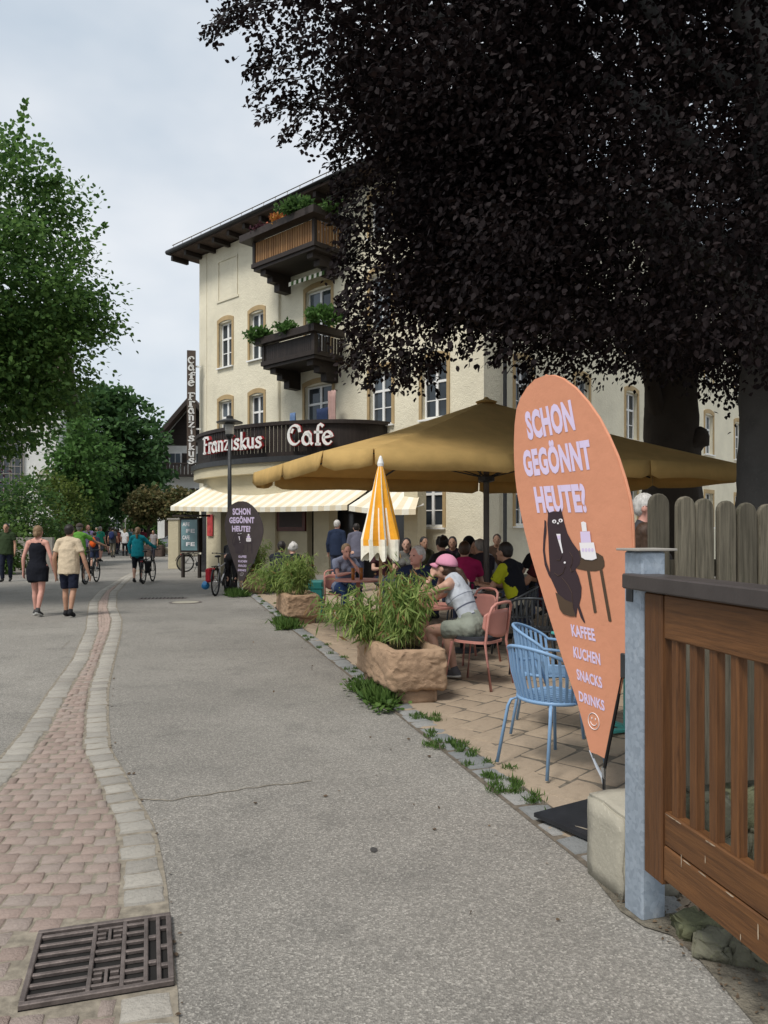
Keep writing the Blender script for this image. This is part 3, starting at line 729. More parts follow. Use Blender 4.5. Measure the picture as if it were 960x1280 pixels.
LEGS = [[(510, 640), (535, 640), (595, 995), (585, 1003), (570, 1000)], [(618, 632), (645, 632), (722, 1070), (710, 1078), (695, 1070)]]
def flatpoly(b, pts, off, th=.0012):
    poly = [px4(p) for p in pts]; M = Matrix(((1, 0, 0, 0), (0, 0, 1, 0), (0, 1, 0, 0), (0, 0, 0, 1)))
    n = len(poly); vs = [V(p[0], off, p[1]) for p in poly]
    from mathutils.geometry import tessellate_polygon
    b.add(vs, [tuple(t) for t in tessellate_polygon([vs])])
def ellp(cx, cy, rx, ry, n=18): return [(cx + rx * math.cos(2 * math.pi * i / n), cy + ry * math.sin(2 * math.pi * i / n)) for i in range(n)]
def banner(label, loc, rz, cloth, catm, group):
    rt = thing('teardrop_banner', label, 'banner', loc, rz, group)
    poly = [BP(*p) for p in OUTL]; b = MB(); n = len(poly)
    cx = sum(p[0] for p in poly) / n; cz = sum(p[1] for p in poly) / n
    from mathutils.geometry import tessellate_polygon
    vs = [V(p[0], -.002, p[1]) for p in poly] + [V(p[0], .002, p[1]) for p in poly]
    tri = [tuple(t) for t in tessellate_polygon([vs[:n]])]
    b.add(vs, tri + [tuple(i + n for i in reversed(t)) for t in tri] + [(i, (i + 1) % n, n + (i + 1) % n, n + i) for i in range(n)])
    fl = b.build('fabric', cloth, rt)
    for (t, bl, br, tl, bold) in LINES:
        b = MB(); text_on(b, t, BP(*bl), BP(*br), BP(*tl), -.0045, bold); b.build('lettering', MAT['lilac'], fl, fix=False)
    b = MB(); flatpoly(b, CAT, -.0055); flatpoly(b, ARM, -.0065); b.build('cat_print', catm, fl, fix=False)
    b = MB(); flatpoly(b, STOOL, -.0075); flatpoly(b, TABLE, -.0045)
    for l in LEGS: flatpoly(b, l, -.0049)
    b.build('furniture_print', MAT['stool'] if catm is MAT['catbrown'] else catm, fl, fix=False)
    b = MB(); flatpoly(b, [(450, 400), (575, 398), (600, 535), (560, 550), (500, 545), (468, 525)], -.0085); b.build('cake_print', MAT['whiteprint'], fl, fix=False); b = MB(); flatpoly(b, [(465, 225), (485, 218), (508, 228), (515, 302), (475, 303)], -.0085); b.build('cake_print', MAT['whiteprint'], fl, fix=False); b = MB(); flatpoly(b, [(252, 325), (288, 325), (292, 390), (310, 485), (302, 492), (280, 420)], -.0085); b.build('glass_print', MAT['whiteprint'], fl, fix=False); b = MB()
    for (ex, ey, ra, rb) in ((235, 218, 18, 16), (290, 210, 18, 16), (267, 234, 8, 8), (325, 570, 9, 9)): b = MB(); flatpoly(b, ellp(ex, ey, ra, rb), -.0085); b.build('spot_print', MAT['whiteprint'], fl, fix=False)
    b = MB(); flatpoly(b, [(458, 305), (540, 303), (552, 398), (465, 400)], -.0087); flatpoly(b, [(258, 338), (288, 338), (289, 372), (268, 372)], -.0095)
    for k in range(4): flatpoly(b, ellp(482 + k * 27, 462, 11, 17), -.0092)
    b.build('icing_print', MAT['lilac'], fl, fix=False)
    b = MB(); flatpoly(b, ellp(236, 219, 6, 9), -.0095); flatpoly(b, ellp(289, 211, 6, 9), -.0095); flatpoly(b, [(258, 250), (276, 248), (276, 253), (258, 255)], -.0095)
    b.build('eye_print', catm, fl, fix=False)
    if catm is MAT['catbrown']:
        b = MB()
        for seg in (((365, 480), (390, 520), (385, 580), (370, 620), (380, 650), (400, 640)), ((300, 510), (285, 550), (255, 550)), ((330, 600), (310, 660), (270, 685), (235, 660)), ((300, 700), (350, 760), (385, 830), (390, 910))):
            P = [V(px4(p)[0], -.0075, px4(p)[1]) for p in seg]; b.tube(P, .0016, 4)
        b.build('outline_print', MAT['stool'], fl, fix=False)
    b = MB(); c = BP(742.9, 901.4); rx = .047
    b.tube([V(c[0] + rx * math.cos(a), -.0045, c[1] + .045 * math.sin(a)) for a in np.linspace(0, 6.283, 24, endpoint=False)], .0022, 4, closed=True)
    b.tube([V(c[0] + .028 * math.cos(a), -.0045, c[1] + .024 * math.sin(a)) for a in np.linspace(3.4, 6.0, 9)], .0022, 4)
    for dx in (-.015, .015): b.ball((c[0] + dx, -.0045, c[1] + .014), (.004, .002, .007), 8)
    b.build('smiley_print', MAT['whiteprint'], fl, fix=False)
    b = MB(); right = [BP(*p) for p in OUTL[6:24]]
    b.tube([V(p[0] + .004, .006, p[1]) for p in right], .008, 6); b.build('pole_sleeve', cloth, rt)
    b = MB(); q = [BP(*p) for p in ((781, 822), (770, 878), (756, 948), (753, 966))]
    b.tube([V(p[0] + .006, .004, p[1]) for p in q] + [V(0, .004, .18)], .010, 6); b.build('pole', MAT['black'], rt)
    b = MB(); q = [BP(*p) for p in ((737, 938), (745, 958), (752, 972))]; b.tube([V(p[0], .004, p[1]) for p in q] + [V(0, .004, .2)], .009, 6)
    b.tube([V(0, .004, .012), V(0, .004, .3)], .014, 8); b.build('ground_stake', MAT['chrome'], rt)
    b = MB(); q = BP(781, 832); b.box((q[0], -.008, q[1]), (.035, .02, .13), b=.004); b.build('clip', MAT['lamp'], rt)
    return rt
ban = banner('tall salmon teardrop banner with a cat print beside the wooden gate', B0, math.atan2(BD.y, BD.x), MAT['salmon'], MAT['catbrown'], 'teardrop banners')
b = MB(); pl = [V(.82, 4.2, 0), V(1.06, 3.83, 0), V(1.45, 4.07, 0), V(1.21, 4.44, 0)]
hole = []
b.add([p - B0 + V(0, 0, z) for z in (.03, .052) for p in pl], [(3, 2, 1, 0), (4, 5, 6, 7), (0, 1, 5, 4), (1, 2, 6, 5), (2, 3, 7, 6), (3, 0, 4, 7)])
o = b.build('base_plate', mat('black_rubber_plate', (.018, .019, .022), .55, .25, 12, .2), ban); o.rotation_euler = (0, 0, -math.atan2(BD.y, BD.x))
b = MB(); c = V(1.045, 3.97, .0525) - B0; b.prism([(c.x + .055 * math.cos(a) * .8 - .02 * math.sin(a), c.y + .01 * math.sin(a) - .075 * math.cos(a) * .55) for a in np.linspace(0, 6.283, 16, endpoint=False)], .0524, .0534)
o = b.build('hand_hole', MAT['joint'], ban); o.rotation_euler = (0, 0, -math.atan2(BD.y, BD.x))
b2 = G(303, 737); ban2 = banner('smaller taupe teardrop banner behind the parked bicycle', V(b2.x + .35, 18.6, .05), R(4), MAT['taupe'], mat('taupe_dark_print', (.05, .038, .044), .75), 'teardrop banners')
for o in [o for o in ban2.children_recursive]:
    for v in o.data.vertices: v.co.x += .24 * (v.co.z - .3) if v.co.z > .3 else 0
b = MB(); b.box((0, 0, .02), (.5, .5, .03), b=.005); b.build('base_plate', MAT['black'], ban2); ban2.scale = (.9, .9, .88)

# ---- big tan market umbrella
UF = V(-.5, 7.95, 0); UU = V(.927, .375, 0); UW = V(-.375, .927, 0); UL, UD, UZ = 6.0, 4.3, H0 + .64
UC = UF + UU * UL / 2 + UW * UD / 2; VAL = .215
um = thing('market_umbrella', 'huge tan canvas market umbrella with hanging valance over cafe tables', 'umbrella', UC)
ring = []
ch = .42
for (a, c) in ((ch, 0), (UL * .36, 0), (UL * .68, 0), (UL - ch, 0), (UL, ch), (UL, UD * .5), (UL, UD - ch), (UL - ch, UD), (UL * .68, UD), (UL * .36, UD), (ch, UD), (0, UD - ch), (0, UD * .5), (0, ch)):
    ring.append((UF + UU * a + UW * c) - UC)
b = MB(); n = len(ring); APEX = 3.42 ; top = [p + V(0, 0, UZ + VAL) for p in ring]
lev = 7
vs = []; fs = []
for j in range(lev + 1):
    t = j / lev
    for i, p in enumerate(top):
        q = p.lerp(V(p.x * .03, p.y * .03, APEX), t); sag = -.03 * math.sin(math.pi * t) * (1 if True else 0)
        vs.append(q + V(0, 0, sag))
for j in range(lev):
    for i in range(n): fs.append((j * n + i, j * n + (i + 1) % n, (j + 1) * n + (i + 1) % n, (j + 1) * n + i))
fs.append(tuple(lev * n + i for i in range(n)))
b.add(vs, fs); cano = b.build('canopy', MAT['canvas'], um, fix=False)
so = cano.modifiers.new('thick', 'SOLIDIFY'); so.thickness = .012
for i in range(n):                           # hanging valance, panel by panel, wavy hem
    p, q = top[i], top[(i + 1) % n]; b = MB(); k = max(4, int((q - p).length / .12)); vs = []; fs = []
    nrm = (q - p).cross(V(0, 0, 1)).normalized()
    for j in range(k + 1):
        f = j / k; x = p.lerp(q, .006 + f * .988); edge_ = min(f, 1 - f) * (q - p).length
        dn = VAL - (.0 if edge_ > .14 else .05 * (1 - edge_ / .14) ** 2) + .012 * math.sin(f * 7 + i)
        w = .018 * math.sin(f * 9 + i * 2)
        vs += [x, x + nrm * (.012 + w * .5) - V(0, 0, dn * .5), x + nrm * (.02 + w) - V(0, 0, dn)]
        if j:
            o = 3 * j
            fs += [(o - 3, o, o + 1, o - 2), (o - 2, o + 1, o + 2, o - 1)]
    b.add(vs, fs); va = b.build('valance', MAT['canvas'], um, fix=False, smooth=True); so = va.modifiers.new('thick', 'SOLIDIFY'); so.thickness = .008
b = MB(); b.tube([V(0, 0, .05), V(0, 0, 3.4)], .043, 14); b.build('pole', mat('grey_umbrella_pole', (.13, .12, .11), .5), um)
b = MB(); b.lathe([(.14, APEX - .0), (.16, APEX + .02), (.05, APEX + .06), (.02, APEX + .09)], 14); b.build('cap', MAT['canvas'], um)
b = MB(); b.lathe([(.055, 2.28), (.12, 2.3), (.12, 2.36), (.055, 2.38)], 14); hub = b.build('hub', MAT['charcoal'], um)
for i in range(n):
    a = V(0, 0, 3.38); e = top[i] * .985 + V(0, 0, -.02); e.z = top[i].z - .03
    b = MB(); b.tube([a, a.lerp(e, .5) - V(0, 0, .05), e], .014, 6); b.build('rib', MAT['charcoal'], um)
    if i % 2 == 0: b = MB(); b.tube([V(0, 0, 2.34), a.lerp(e, .55) - V(0, 0, .08)], .012, 6); b.build('strut', MAT['charcoal'], um)
b = MB(); b.box((0, 0, .09), (.9, .9, .08), b=.01); b.build('base', MAT['concrete'], um)
# ---- closed yellow striped parasol
pp = V(-.035, 7.9, 0); pz = .4
par = thing('closed_parasol', 'closed parasol of yellow and white striped canvas standing in the nearest trough', 'parasol', (pp.x, pp.y, pz))
b = MB(); nn = 48; z0, z1 = .97, 1.87; rows = 14; vs = []; fs = []; mi = []
for j in range(rows + 1):
    t = j / rows; r = .022 + .165 * t ** .85 - (.03 * max(0, t - .85) / .15)
    for i in range(nn):
        a = 2 * math.pi * i / nn; fold = 1 + .28 * t * math.cos(a * 8) + .06 * t * math.sin(a * 3 + 4 * t)
        z = z1 - (z1 - z0) * t - (.05 * (1 + math.cos(a * 8 + .7)) if j == rows else 0)
        vs.append((r * fold * math.cos(a + .25 * t), r * fold * math.sin(a + .25 * t), z))
b.v = [Vector(v) for v in vs]
for j in range(rows):
    for i in range(nn):
        b.f.append((j * nn + i, j * nn + (i + 1) % nn, (j + 1) * nn + (i + 1) % nn, (j + 1) * nn + i)); b.mi.append(1 if (i % 6 in (0,)) or (j >= rows - 2 and (i // 3) % 2) or j == rows - 1 or (i % 6 == 3 and j > 6) else 0)
b.build('canvas', [MAT['yellow'], MAT['ivory']], par, fix=False)
b = MB(); b.tube([V(0, 0, -.02), V(0, 0, 1.9)], .018, 8); b.build('pole', m_wood('parasol_pole', (.35, .22, .10), (.45, .30, .15)), par)
b = MB(); b.lathe([(.03, 1.85), (.035, 1.88), (.018, 1.94), (.008, 1.96)], 10); b.build('finial', MAT['white'], par)
for k, (xx, yy) in enumerate(((.42, 13.6), (.95, 13.9))):   # two small hooks: lamps hung from the far valance
    pass

# ---- galvanised post, wooden gate, picket fence, concrete block
pr = math.atan2(-.3, .95) + R(35)
po = thing('gate_post', 'galvanised steel gate post with a flat cap plate', 'post', (1.088, 3.205, 0), R(17))
b = MB(); b.box((0, 0, .755), (.115, .125, 1.51), b=.008); b.build('shaft', MAT['galv'], po)
b = MB(); b.box((.008, 0, 1.517), (.19, .155, .010), b=.002); b.build('cap_plate', MAT['greyst'], po)
b = MB(); b.box((-.0595, .02, 1.34), (.004, .045, .08)); b.build('hinge_plate', MAT['lamp'], po)
gdir = V(.19, -.98, 0); g0 = V(1.045, 3.085, 0)
gt = thing('wooden_gate', 'brown stained wooden gate with vertical bars and dark grey cap rail', 'gate', g0, math.atan2(gdir.y, gdir.x))
GL = 1.75                                     # local x runs along the gate towards the camera, local y across
def gb(name, c, d, m, bev=.005): b = MB(); b.box(c, d, b=bev); return b.build(name, m, gt)
gb('stile', (.065, .03, .79), (.13, .06, 1.12), MAT['gate']); gb('stile', (GL - .065, .03, .79), (.13, .06, 1.12), MAT['gate'])
gb('top_rail', (GL / 2, .032, 1.265), (GL - .264, .05, .17), MAT['gateh'])
gb('bottom_rail', (GL / 2, .032, .318), (GL - .264, .052, .134), MAT['gateh']); gb('bottom_rail', (GL / 2, .034, .452), (GL - .264, .05, .128), MAT['gateh'])
gb('cap_rail', (GL / 2 - .04, .03, 1.388), (GL + .14, .14, .062), mat('grey_brown_cap', (.055, .046, .043), .5, .2, 6, .2), .006)
k = 0; x = .19
while x < GL - .15:
    gb('baluster', (x, .035, .85), (.042, .038, .68), MAT['gate'], .004); x += .118
rs = random.Random(3)
for i in range(11):                           # flaked patches on the lower boards
    xx = rs.uniform(.1, .75); zz = rs.choice((.27, .33, .38, .385, .385, .44, .51, .51)); b = MB(); w_, h_ = (rs.uniform(.012, .05), rs.uniform(.002, .004)) if zz in (.385, .51) else (rs.uniform(.002, .005), rs.uniform(.012, .04))
    pts = [(xx + w_ * math.cos(a) * rs.uniform(.6, 1.1), zz + h_ * math.sin(a) * rs.uniform(.6, 1.1)) for a in np.linspace(0, 6.283, 9, endpoint=False)]
    yf = .0045 if zz < .386 else .0075
    b.add([(p[0], yf, p[1]) for p in pts], [tuple(range(9))]); b.build('paint_flake', MAT['gatew'], gt, fix=False)
pk0 = V(1.262, 3.5, 0); pdir = V(.968, .25, 0)
pf = thing('picket_fence', 'weathered round topped wooden picket fence behind the gate', 'fence', pk0, math.atan2(pdir.y, pdir.x))
for i in range(17):
    w = .098 + rs.uniform(-.005, .004); ztop = 1.762 - .0085 * i + rs.uniform(-.004, .004); zb = .42
    poly = [(-w / 2, zb), (w / 2, zb)] + [(w / 2 * math.cos(a), ztop - w / 2 + w / 2 * math.sin(a)) for a in np.linspace(0, math.pi, 9)]
    M = Matrix.Translation((i * .1165, rs.uniform(-.004, .004), 0)) @ Matrix.Rotation(rs.uniform(-.008, .008), 4, 'Y') @ Matrix(((1, 0, 0, 0), (0, 0, -1, 0), (0, 1, 0, 0), (0, 0, 0, 1)))
    b = MB(); b.prism(poly, -.014, .014, M); o = b.build('picket', MAT['picket'], pf); bv = o.modifiers.new('bev', 'BEVEL'); bv.width = .006; bv.segments = 2; bv.limit_method = 'ANGLE'
for z in (.62, 1.42): b = MB(); b.box((.95, .036, z), (2.1, .04, .08)); b.build('rail', MAT['picket'], pf)
def rocky(name, c, d, m, parent=None, seed=0, amp=.03, cuts=5, rz=0, bev=.25):
    """irregular stone block"""
    bm = bmesh.new(); bmesh.ops.create_cube(bm, size=1)
    bmesh.ops.bevel(bm, geom=bm.edges[:], offset=bev * .3, segments=2, affect='EDGES')
    bmesh.ops.subdivide_edges(bm, edges=bm.edges[:], cuts=cuts, use_grid_fill=True)
    for v in bm.verts:
        p = V(v.co.x * d[0], v.co.y * d[1], v.co.z * d[2]); q = p * (3.5 / max(d)) + V(seed * 3.1, seed, 0)
        p += mnoise.noise_vector(q) * amp + mnoise.noise_vector(q * 3.3) * amp * .45
        v.co = p
    bmesh.ops.rotate(bm, verts=bm.verts, matrix=Matrix.Rotation(rz, 3, 'Z')); bmesh.ops.translate(bm, verts=bm.verts, vec=Vector(c))
    me = bpy.data.meshes.new(name); bm.to_mesh(me); bm.free(); me.polygons.foreach_set('use_smooth', [True] * len(me.polygons))
    return mk(name, me, parent, m)
sw = thing('stone_wall', 'low mossy rubble wall under the picket fence', 'wall', pk0, math.atan2(pdir.y, pdir.x))
for i in range(14):
    for j in range(2):
        rocky('stone', (i * .19 - .05 + .09 * j, .08 + rs.uniform(-.04, .02), .10 + j * .19), (.2, .26, .2), MAT['mossy'], sw, i + j * 20, .035, 2)
cb = rocky('concrete_block', (0, 0, .18), (.27, .33, .39), MAT['concrete'], None, 4, .012, 4, R(14), .12); cb.location = (1.118, 3.47, 0)
tag(cb, 'worn pale concrete block beside the galvanised post', 'block')
for i, (u, v_, s_) in enumerate(((872, 1168, .17), (893, 1192, .15), (925, 1170, .2), (905, 1150, .16), (950, 1200, .2))):
    p = G(u, v_); o = rocky('rubble_stone', (0, 0, 0), (s_, s_ * .8, s_ * .55), MAT['mossy'], None, 30 + i, .03, 3, i); o.location = (p.x, p.y, .03)
    tag(o, ('mossy rubble stone nearest the galvanised post', 'lower mossy stone, in front of the others below the gate', 'largest mossy rubble stone under the middle of the gate', 'mossy stone at the back, against the wall foot', 'mossy stone at the right edge below the gate')[i], 'stone', 'rubble stones below the gate')
b = MB(); dirt = [G(*q, .006) for q in ((745, 1100), (775, 1138), (805, 1158), (850, 1172), (905, 1235), (960, 1300), (1250, 1300), (1250, 1100), (960, 1060), (860, 1075))]
b.add(dirt, [tuple(range(len(dirt)))]); struct(b.build('dirt_strip', mat('dirt_and_gravel', (.15, .132, .10), .95, .5, 14, 1.0, 70, .02)))

# ---- furniture
def face(fx, fy): return math.atan2(-fx, fy)
def arc_chair(name, label, loc, rz, m, group, slats=19):
    t = thing(name, label, 'chair', loc, rz, group)
    def rim(th): s = math.sin(th); return V(.285 * math.cos(th), -.03 - .255 * s, .665 + .145 * s ** .8)
    def seat(th): return V(.235 * math.cos(th), .0 - .215 * math.sin(th), .455)
    b = MB(); th = np.linspace(.0, math.pi, 25)
    b.tube([seat(0) + V(.01, .2, 0)] + [V(.285, .14, .655)] + [rim(a) for a in th] + [V(-.285, .14, .655)] + [seat(math.pi) + V(-.01, .2, 0)], .0125, 8); b.build('back_rim', m, t, smooth=True)
    for a in np.linspace(.10, math.pi - .10, slats):
        b = MB(); p, q = rim(a), seat(a); mid = p.lerp(q, .5) + (V(p.x, p.y + .03, 0).normalized() * .012); tang = V(-math.sin(a), -math.cos(a), 0)
        for (c, d) in ((p, mid), (mid, q)): b.bar(c, d, .019, .009, up=tang.cross(V(0, 0, 1)))
        b.build('slat', m, t)
    b = MB(); ringp = [V(.235 * math.cos(a), -.215 * math.sin(a), .45) for a in np.linspace(0, math.pi, 17)] + [V(-.225, .2, .45), V(-.16, .235, .45), V(.16, .235, .45), V(.225, .2, .45)]
    b.tube(ringp, .014, 8, closed=True); b.build('seat_ring', m, t, smooth=True)
    for k in range(10):
        x = -.19 + k * .0422; y0 = -.215 * math.sqrt(max(0, 1 - (x / .235) ** 2)); b = MB(); b.box((x, (y0 + .225) / 2, .455), (.03, .225 - y0, .010)); b.build('seat_slat', m, t)
    for sx in (-1, 1):
        b = MB(); b.tube([V(sx * .15, -.16, .445), V(sx * .185, -.20, .425), V(sx * .20, -.215, .38), V(sx * .235, -.28, .0)], .0115, 8); b.build('leg', m, t, smooth=True)
        b = MB(); b.tube([V(sx * .15, .19, .445), V(sx * .185, .21, .425), V(sx * .20, .222, .38), V(sx * .23, .26, .0)], .0115, 8); b.build('leg', m, t, smooth=True)
    return t
T0 = lambda x, y: V(x, y, tz(x, y) + .018)
arc_chair('slatted_chair', 'nearest powder blue slatted tub chair right behind the salmon banner', T0(1.13, 5.16), face(.78, .5), MAT['blue'], 'powder blue slatted chairs')
arc_chair('slatted_chair', 'second powder blue tub chair, farther from the camera at the teal table', T0(1.30, 6.02), face(.9, -.25), MAT['blue'], 'powder blue slatted chairs')
arc_chair('slatted_chair', 'powder blue tub chair half hidden by the galvanised post', T0(2.05, 5.25), face(-.3, .8), MAT['blue'], 'powder blue slatted chairs')
dk = [('dark metal slatted armchair behind the second blue chair', 1.62, 8.3, (.25, .95)), ('dark metal armchair under the cyclist in yellow and black', 1.62, 9.55, (-.9, .2)), ('dark metal armchair under the person in magenta', 1.12, 10.75, (.2, .95)), ('dark metal armchair at the back table near the downpipe', 2.6, 10.6, (-.5, .5))]
for (lb, x, y, f) in dk: arc_chair('metal_armchair', lb, T0(x, y), face(*f), MAT['charcoal'], 'dark metal armchairs', 15)
def pink_chair(label, loc, rz, group='dusty pink cafe chairs'):
    t = thing('cafe_chair', label, 'chair', loc, rz, group)
    b = MB(); b.tube([V(-.235, -.30, 0), V(-.215, -.225, .44), V(-.215, -.265, .72), V(-.195, -.29, .80), V(-.14, -.305, .835), V(0, -.325, .845), V(.14, -.305, .835), V(.195, -.29, .80), V(.215, -.265, .72), V(.215, -.225, .44), V(.235, -.30, 0)], .0145, 10); b.build('back_frame', MAT['pink'], t, smooth=True)
    for sx in (-1, 1): b = MB(); b.tube([V(sx * .19, .17, .44), V(sx * .225, .235, 0)], [.0155, .012], 10); b.build('leg', MAT['pink'], t, smooth=True)
    poly = [(.215 * math.copysign(abs(math.cos(a)) ** .6, math.cos(a)), .215 * math.copysign(abs(math.sin(a)) ** .6, math.sin(a)) - .02) for a in np.linspace(0, 6.283, 28, endpoint=False)]
    b = MB(); b.prism(poly, .435, .46); b.build('seat', MAT['pink'], t)
    b = MB(); b.prism([(p[0] * .93, p[1] * .93) for p in poly], .461, .495); b.build('seat_pad', fabric('charcoal_pad', (.04, .042, .05)), t)
    b = MB(); vs = []; fs = []; n1, n2 = 13, 9
    for i in range(n1):
        for j in range(n2):
            f = i / (n1 - 1) * 2 - 1; g_ = j / (n2 - 1); zlo = .50 + .10 * abs(f) ** 3; zhi = .775 - .05 * abs(f) ** 4
            vs.append((f * .235, -.275 + .075 * f * f - .02 * g_, zlo + (zhi - zlo) * g_))
            if i and j: k = i * n2 + j; fs.append((k, k - 1, k - n2 - 1, k - n2))
    b.add(vs, fs); o = b.build('backrest', MAT['pink'], t, fix=False, smooth=True); so = o.modifiers.new('thick', 'SOLIDIFY'); so.thickness = .012
    return t
CH1 = V(.93, 7.75, 0); F1D = (-.80, .60)
pink_chair('dusty pink chair with the woman in a pink cap sitting on it', T0(CH1.x, CH1.y), face(*F1D))
pink_chair('dusty pink chair standing behind the pink cap woman', T0(.98, 9.0), face(-.85, -.5))
pink_chair('dusty pink chair under the short haired woman in a print blouse', T0(-.72, 13.3), face(.5, -.8))
def round_table(label, loc, m, r=.40, h=.745, square=False, grp='round cafe tables'):
    t = thing('cafe_table', label, 'table', loc, 0, grp)
    b = MB(); b.lathe([(r - .01, h - .028), (r, h - .022), (r, h - .004), (r - .006, h)], 36); b.build('table_top', m, t)
    b = MB(); b.tube([V(0, 0, .02), V(0, 0, h - .028)], .035, 12); b.build('column', m, t, smooth=True)
    b = MB(); b.lathe([(.22, 0), (.22, .012), (.05, .03)], 24); b.build('foot', m, t)
    return t
round_table('dusty pink round table with the pink cap woman leaning on it', T0(.40, 8.42), MAT['pink'])
round_table('pink round table with drinks before the short haired woman', T0(-.42, 12.55), MAT['pink'])
tt = thing('teal_table', 'teal cafe table with cross foot half hidden by the salmon banner', 'table', T0(1.87, 5.85), R(20), 'round cafe tables')
b = MB(); b.box((0, 0, .735), (.95, .7, .022), b=.006); b.build('table_top', MAT['teal'], tt)
b = MB(); b.box((0, 0, .38), (.07, .07, .69), b=.006); b.build('column', MAT['teal'], tt)
for rz_ in (0, R(90)): b = MB(); b.box((0, 0, .022 + .002 * (rz_ > 0)), (.62, .055, .03), rz_, b=.006); b.build('foot', MAT['teal'], tt)
for (lb, x, y, s_) in (('dark table with cups at the yellow shirted cyclist', 1.0, 9.75, .5), ('dark table at the back below the cafe window', .55, 13.0, .5), ('dark table in the shade of the umbrella beside the pole', 2.1, 12.4, .5)): round_table(lb, T0(x, y), MAT['charcoal'], s_, .73)
def cup(x, y, z, label):
    t = thing('coffee_cup', label, 'cup', (x, y, z), 0, 'white coffee cups'); b = MB()
    b.lathe([(.02, .006), (.032, .03), (.038, .06), (.034, .06), (.028, .03)], 14); b.build('bowl', MAT['white'], t, smooth=True)
    b = MB(); b.lathe([(.03, 0), (.068, .008), (.068, .011), (.03, .005)], 16); b.build('saucer', MAT['white'], t)
for i, (dx, dy) in enumerate(((-.1, -.15), (.12, -.22), (.22, .05), (-.2, .1))):
    z = T0(1.0, 9.75).z + .731; cup(1.0 + dx, 9.75 + dy, z, ('white coffee cup at the front left of the dark table', 'white coffee cup nearest the camera on the dark table', 'white coffee cup closest to the cyclist in yellow', 'white coffee cup at the back left of the dark table')[i])
def glass(x, y, z, label, m, h=.14):
    b = MB(); b.lathe([(.026, 0), (.033, h), (.030, h), (.024, .01)], 14, (0, 0, 0)); o = b.build('drinking_glass', m, smooth=True); o.location = (x, y, z); tag(o, label, 'glass')
z = T0(.4, 8.42).z + .746
glass(.20, 8.30, z, 'tall pale glass on the pink table near the bamboo', m_glass('pale_glass', (.25, .27, .26), .1))
glass(.30, 8.16, z, 'short amber glass on the pink table by her elbow', mat('amber_drink', (.45, .2, .06), .2), .06)
z = T0(-.42, 12.55).z + .746
for i, dx in enumerate((-.08, .05)): glass(-.42 + dx, 12.4 + .06 * i, z, ('left', 'right')[i] + ' one of two amber glasses before the short haired woman', mat('amber_drink2', (.35, .13, .03), .2), .19)
# teal crate box and a dark handbag
b = MB(); b.box((0, 0, .3), (.5, .5, .6), b=.02); 
for k in range(3): b.box((0, 0, .12 + k * .18), (.52, .52, .03))
o = b.build('teal_crate', mat('dark_teal_plastic', (.02, .16, .15), .5)); p = at(388, 720, 14.6); o.location = (p.x, 14.6, tz(p.x, 14.6) + .02); tag(o, 'dark teal plastic crate behind the middle trough', 'crate')
o = rocky('handbag', (0, 0, .14), (.34, .18, .26), mat('black_leather', (.012, .012, .013), .5), None, 9, .02, 3); p = G(322, 742); o.location = (p.x + .35, p.y, .03); tag(o, 'black bag on the ground beside the farthest stone trough', 'bag')
# ================================================================ VEGETATION
def unit(a): return a / np.maximum(np.linalg.norm(a, axis=1, keepdims=True), 1e-9)
def leaves(name, P, D, Nn, size, m, parent=None, wid=.32, six=True, fold=.18):
    """one mesh of many separate leaves: P base points, D axis, Nn face normal (arrays)"""
    n = len(P); D = unit(D); Sx = unit(np.cross(D, Nn)); Nn = np.cross(Sx, D)
    size = np.broadcast_to(np.asarray(size, float), (n,))[:, None]
    if six: prof = [(0, 0, 0), (-.85, .3, fold), (-.75, .66, fold), (0, 1, -.08), (.75, .66, fold), (.85, .3, fold)]; faces = [(0, 3, 2, 1), (0, 5, 4, 3)]
    else: prof = [(0, 0, 0), (-1, .42, fold), (0, 1, 0), (1, .42, fold)]; faces = [(0, 2, 1), (0, 3, 2)]
    k = len(prof); co = np.empty((n, k, 3))
    for i, (x, y, z) in enumerate(prof): co[:, i] = P + (Sx * x * wid + D * y + Nn * z * wid) * size
    fl = len(faces[0]); F = (np.arange(n)[:, None, None] * k + np.array(faces)[None]).reshape(-1, fl)
    me = bpy.data.meshes.new(name); me.vertices.add(n * k); me.vertices.foreach_set('co', co.reshape(-1).astype(np.float32))
    me.loops.add(F.size); me.loops.foreach_set('vertex_index', F.reshape(-1).astype(np.int32))
    me.polygons.add(len(F)); me.polygons.foreach_set('loop_start', (np.arange(len(F)) * fl).astype(np.int32)); me.polygons.foreach_set('loop_total', np.full(len(F), fl, np.int32))
    me.update(calc_edges=True); return mk(name, me, parent, m)
def clumps_to_leaves(Cc, r, per, flat=.55, droop=.35, cen=None):
    K = len(Cc); r = np.broadcast_to(r, (K,)); P = np.repeat(Cc, per, 0) + np.clip(NR.normal(size=(K * per, 3)), -1.7, 1.7) * np.repeat(r, per)[:, None] * np.array([1, 1, flat])
    out = P - (cen if cen is not None else Cc.mean(0)); D = unit(out) * .8 + NR.normal(size=P.shape) * .75 + np.array([0, 0, -droop])
    Nn = NR.normal(size=P.shape) * .55 + np.array([0, 0, 1.0]); return P, D, Nn
def limb_tube(b, a, c, r0, r1, n=6, sag=.0, wig=.12, k=6):
    a, c = Vector(a), Vector(c); L_ = (c - a).length; pts = []
    for i in range(k + 1):
        t = i / k; p = a.lerp(c, t) + V(0, 0, sag * math.sin(math.pi * t)); p += Vector(NR.normal(size=3)) * wig * L_ * .12 * math.sin(math.pi * t); pts.append(p)
    b.tube(pts, [r0 + (r1 - r0) * (i / k) ** .8 for i in range(k + 1)], n); return pts
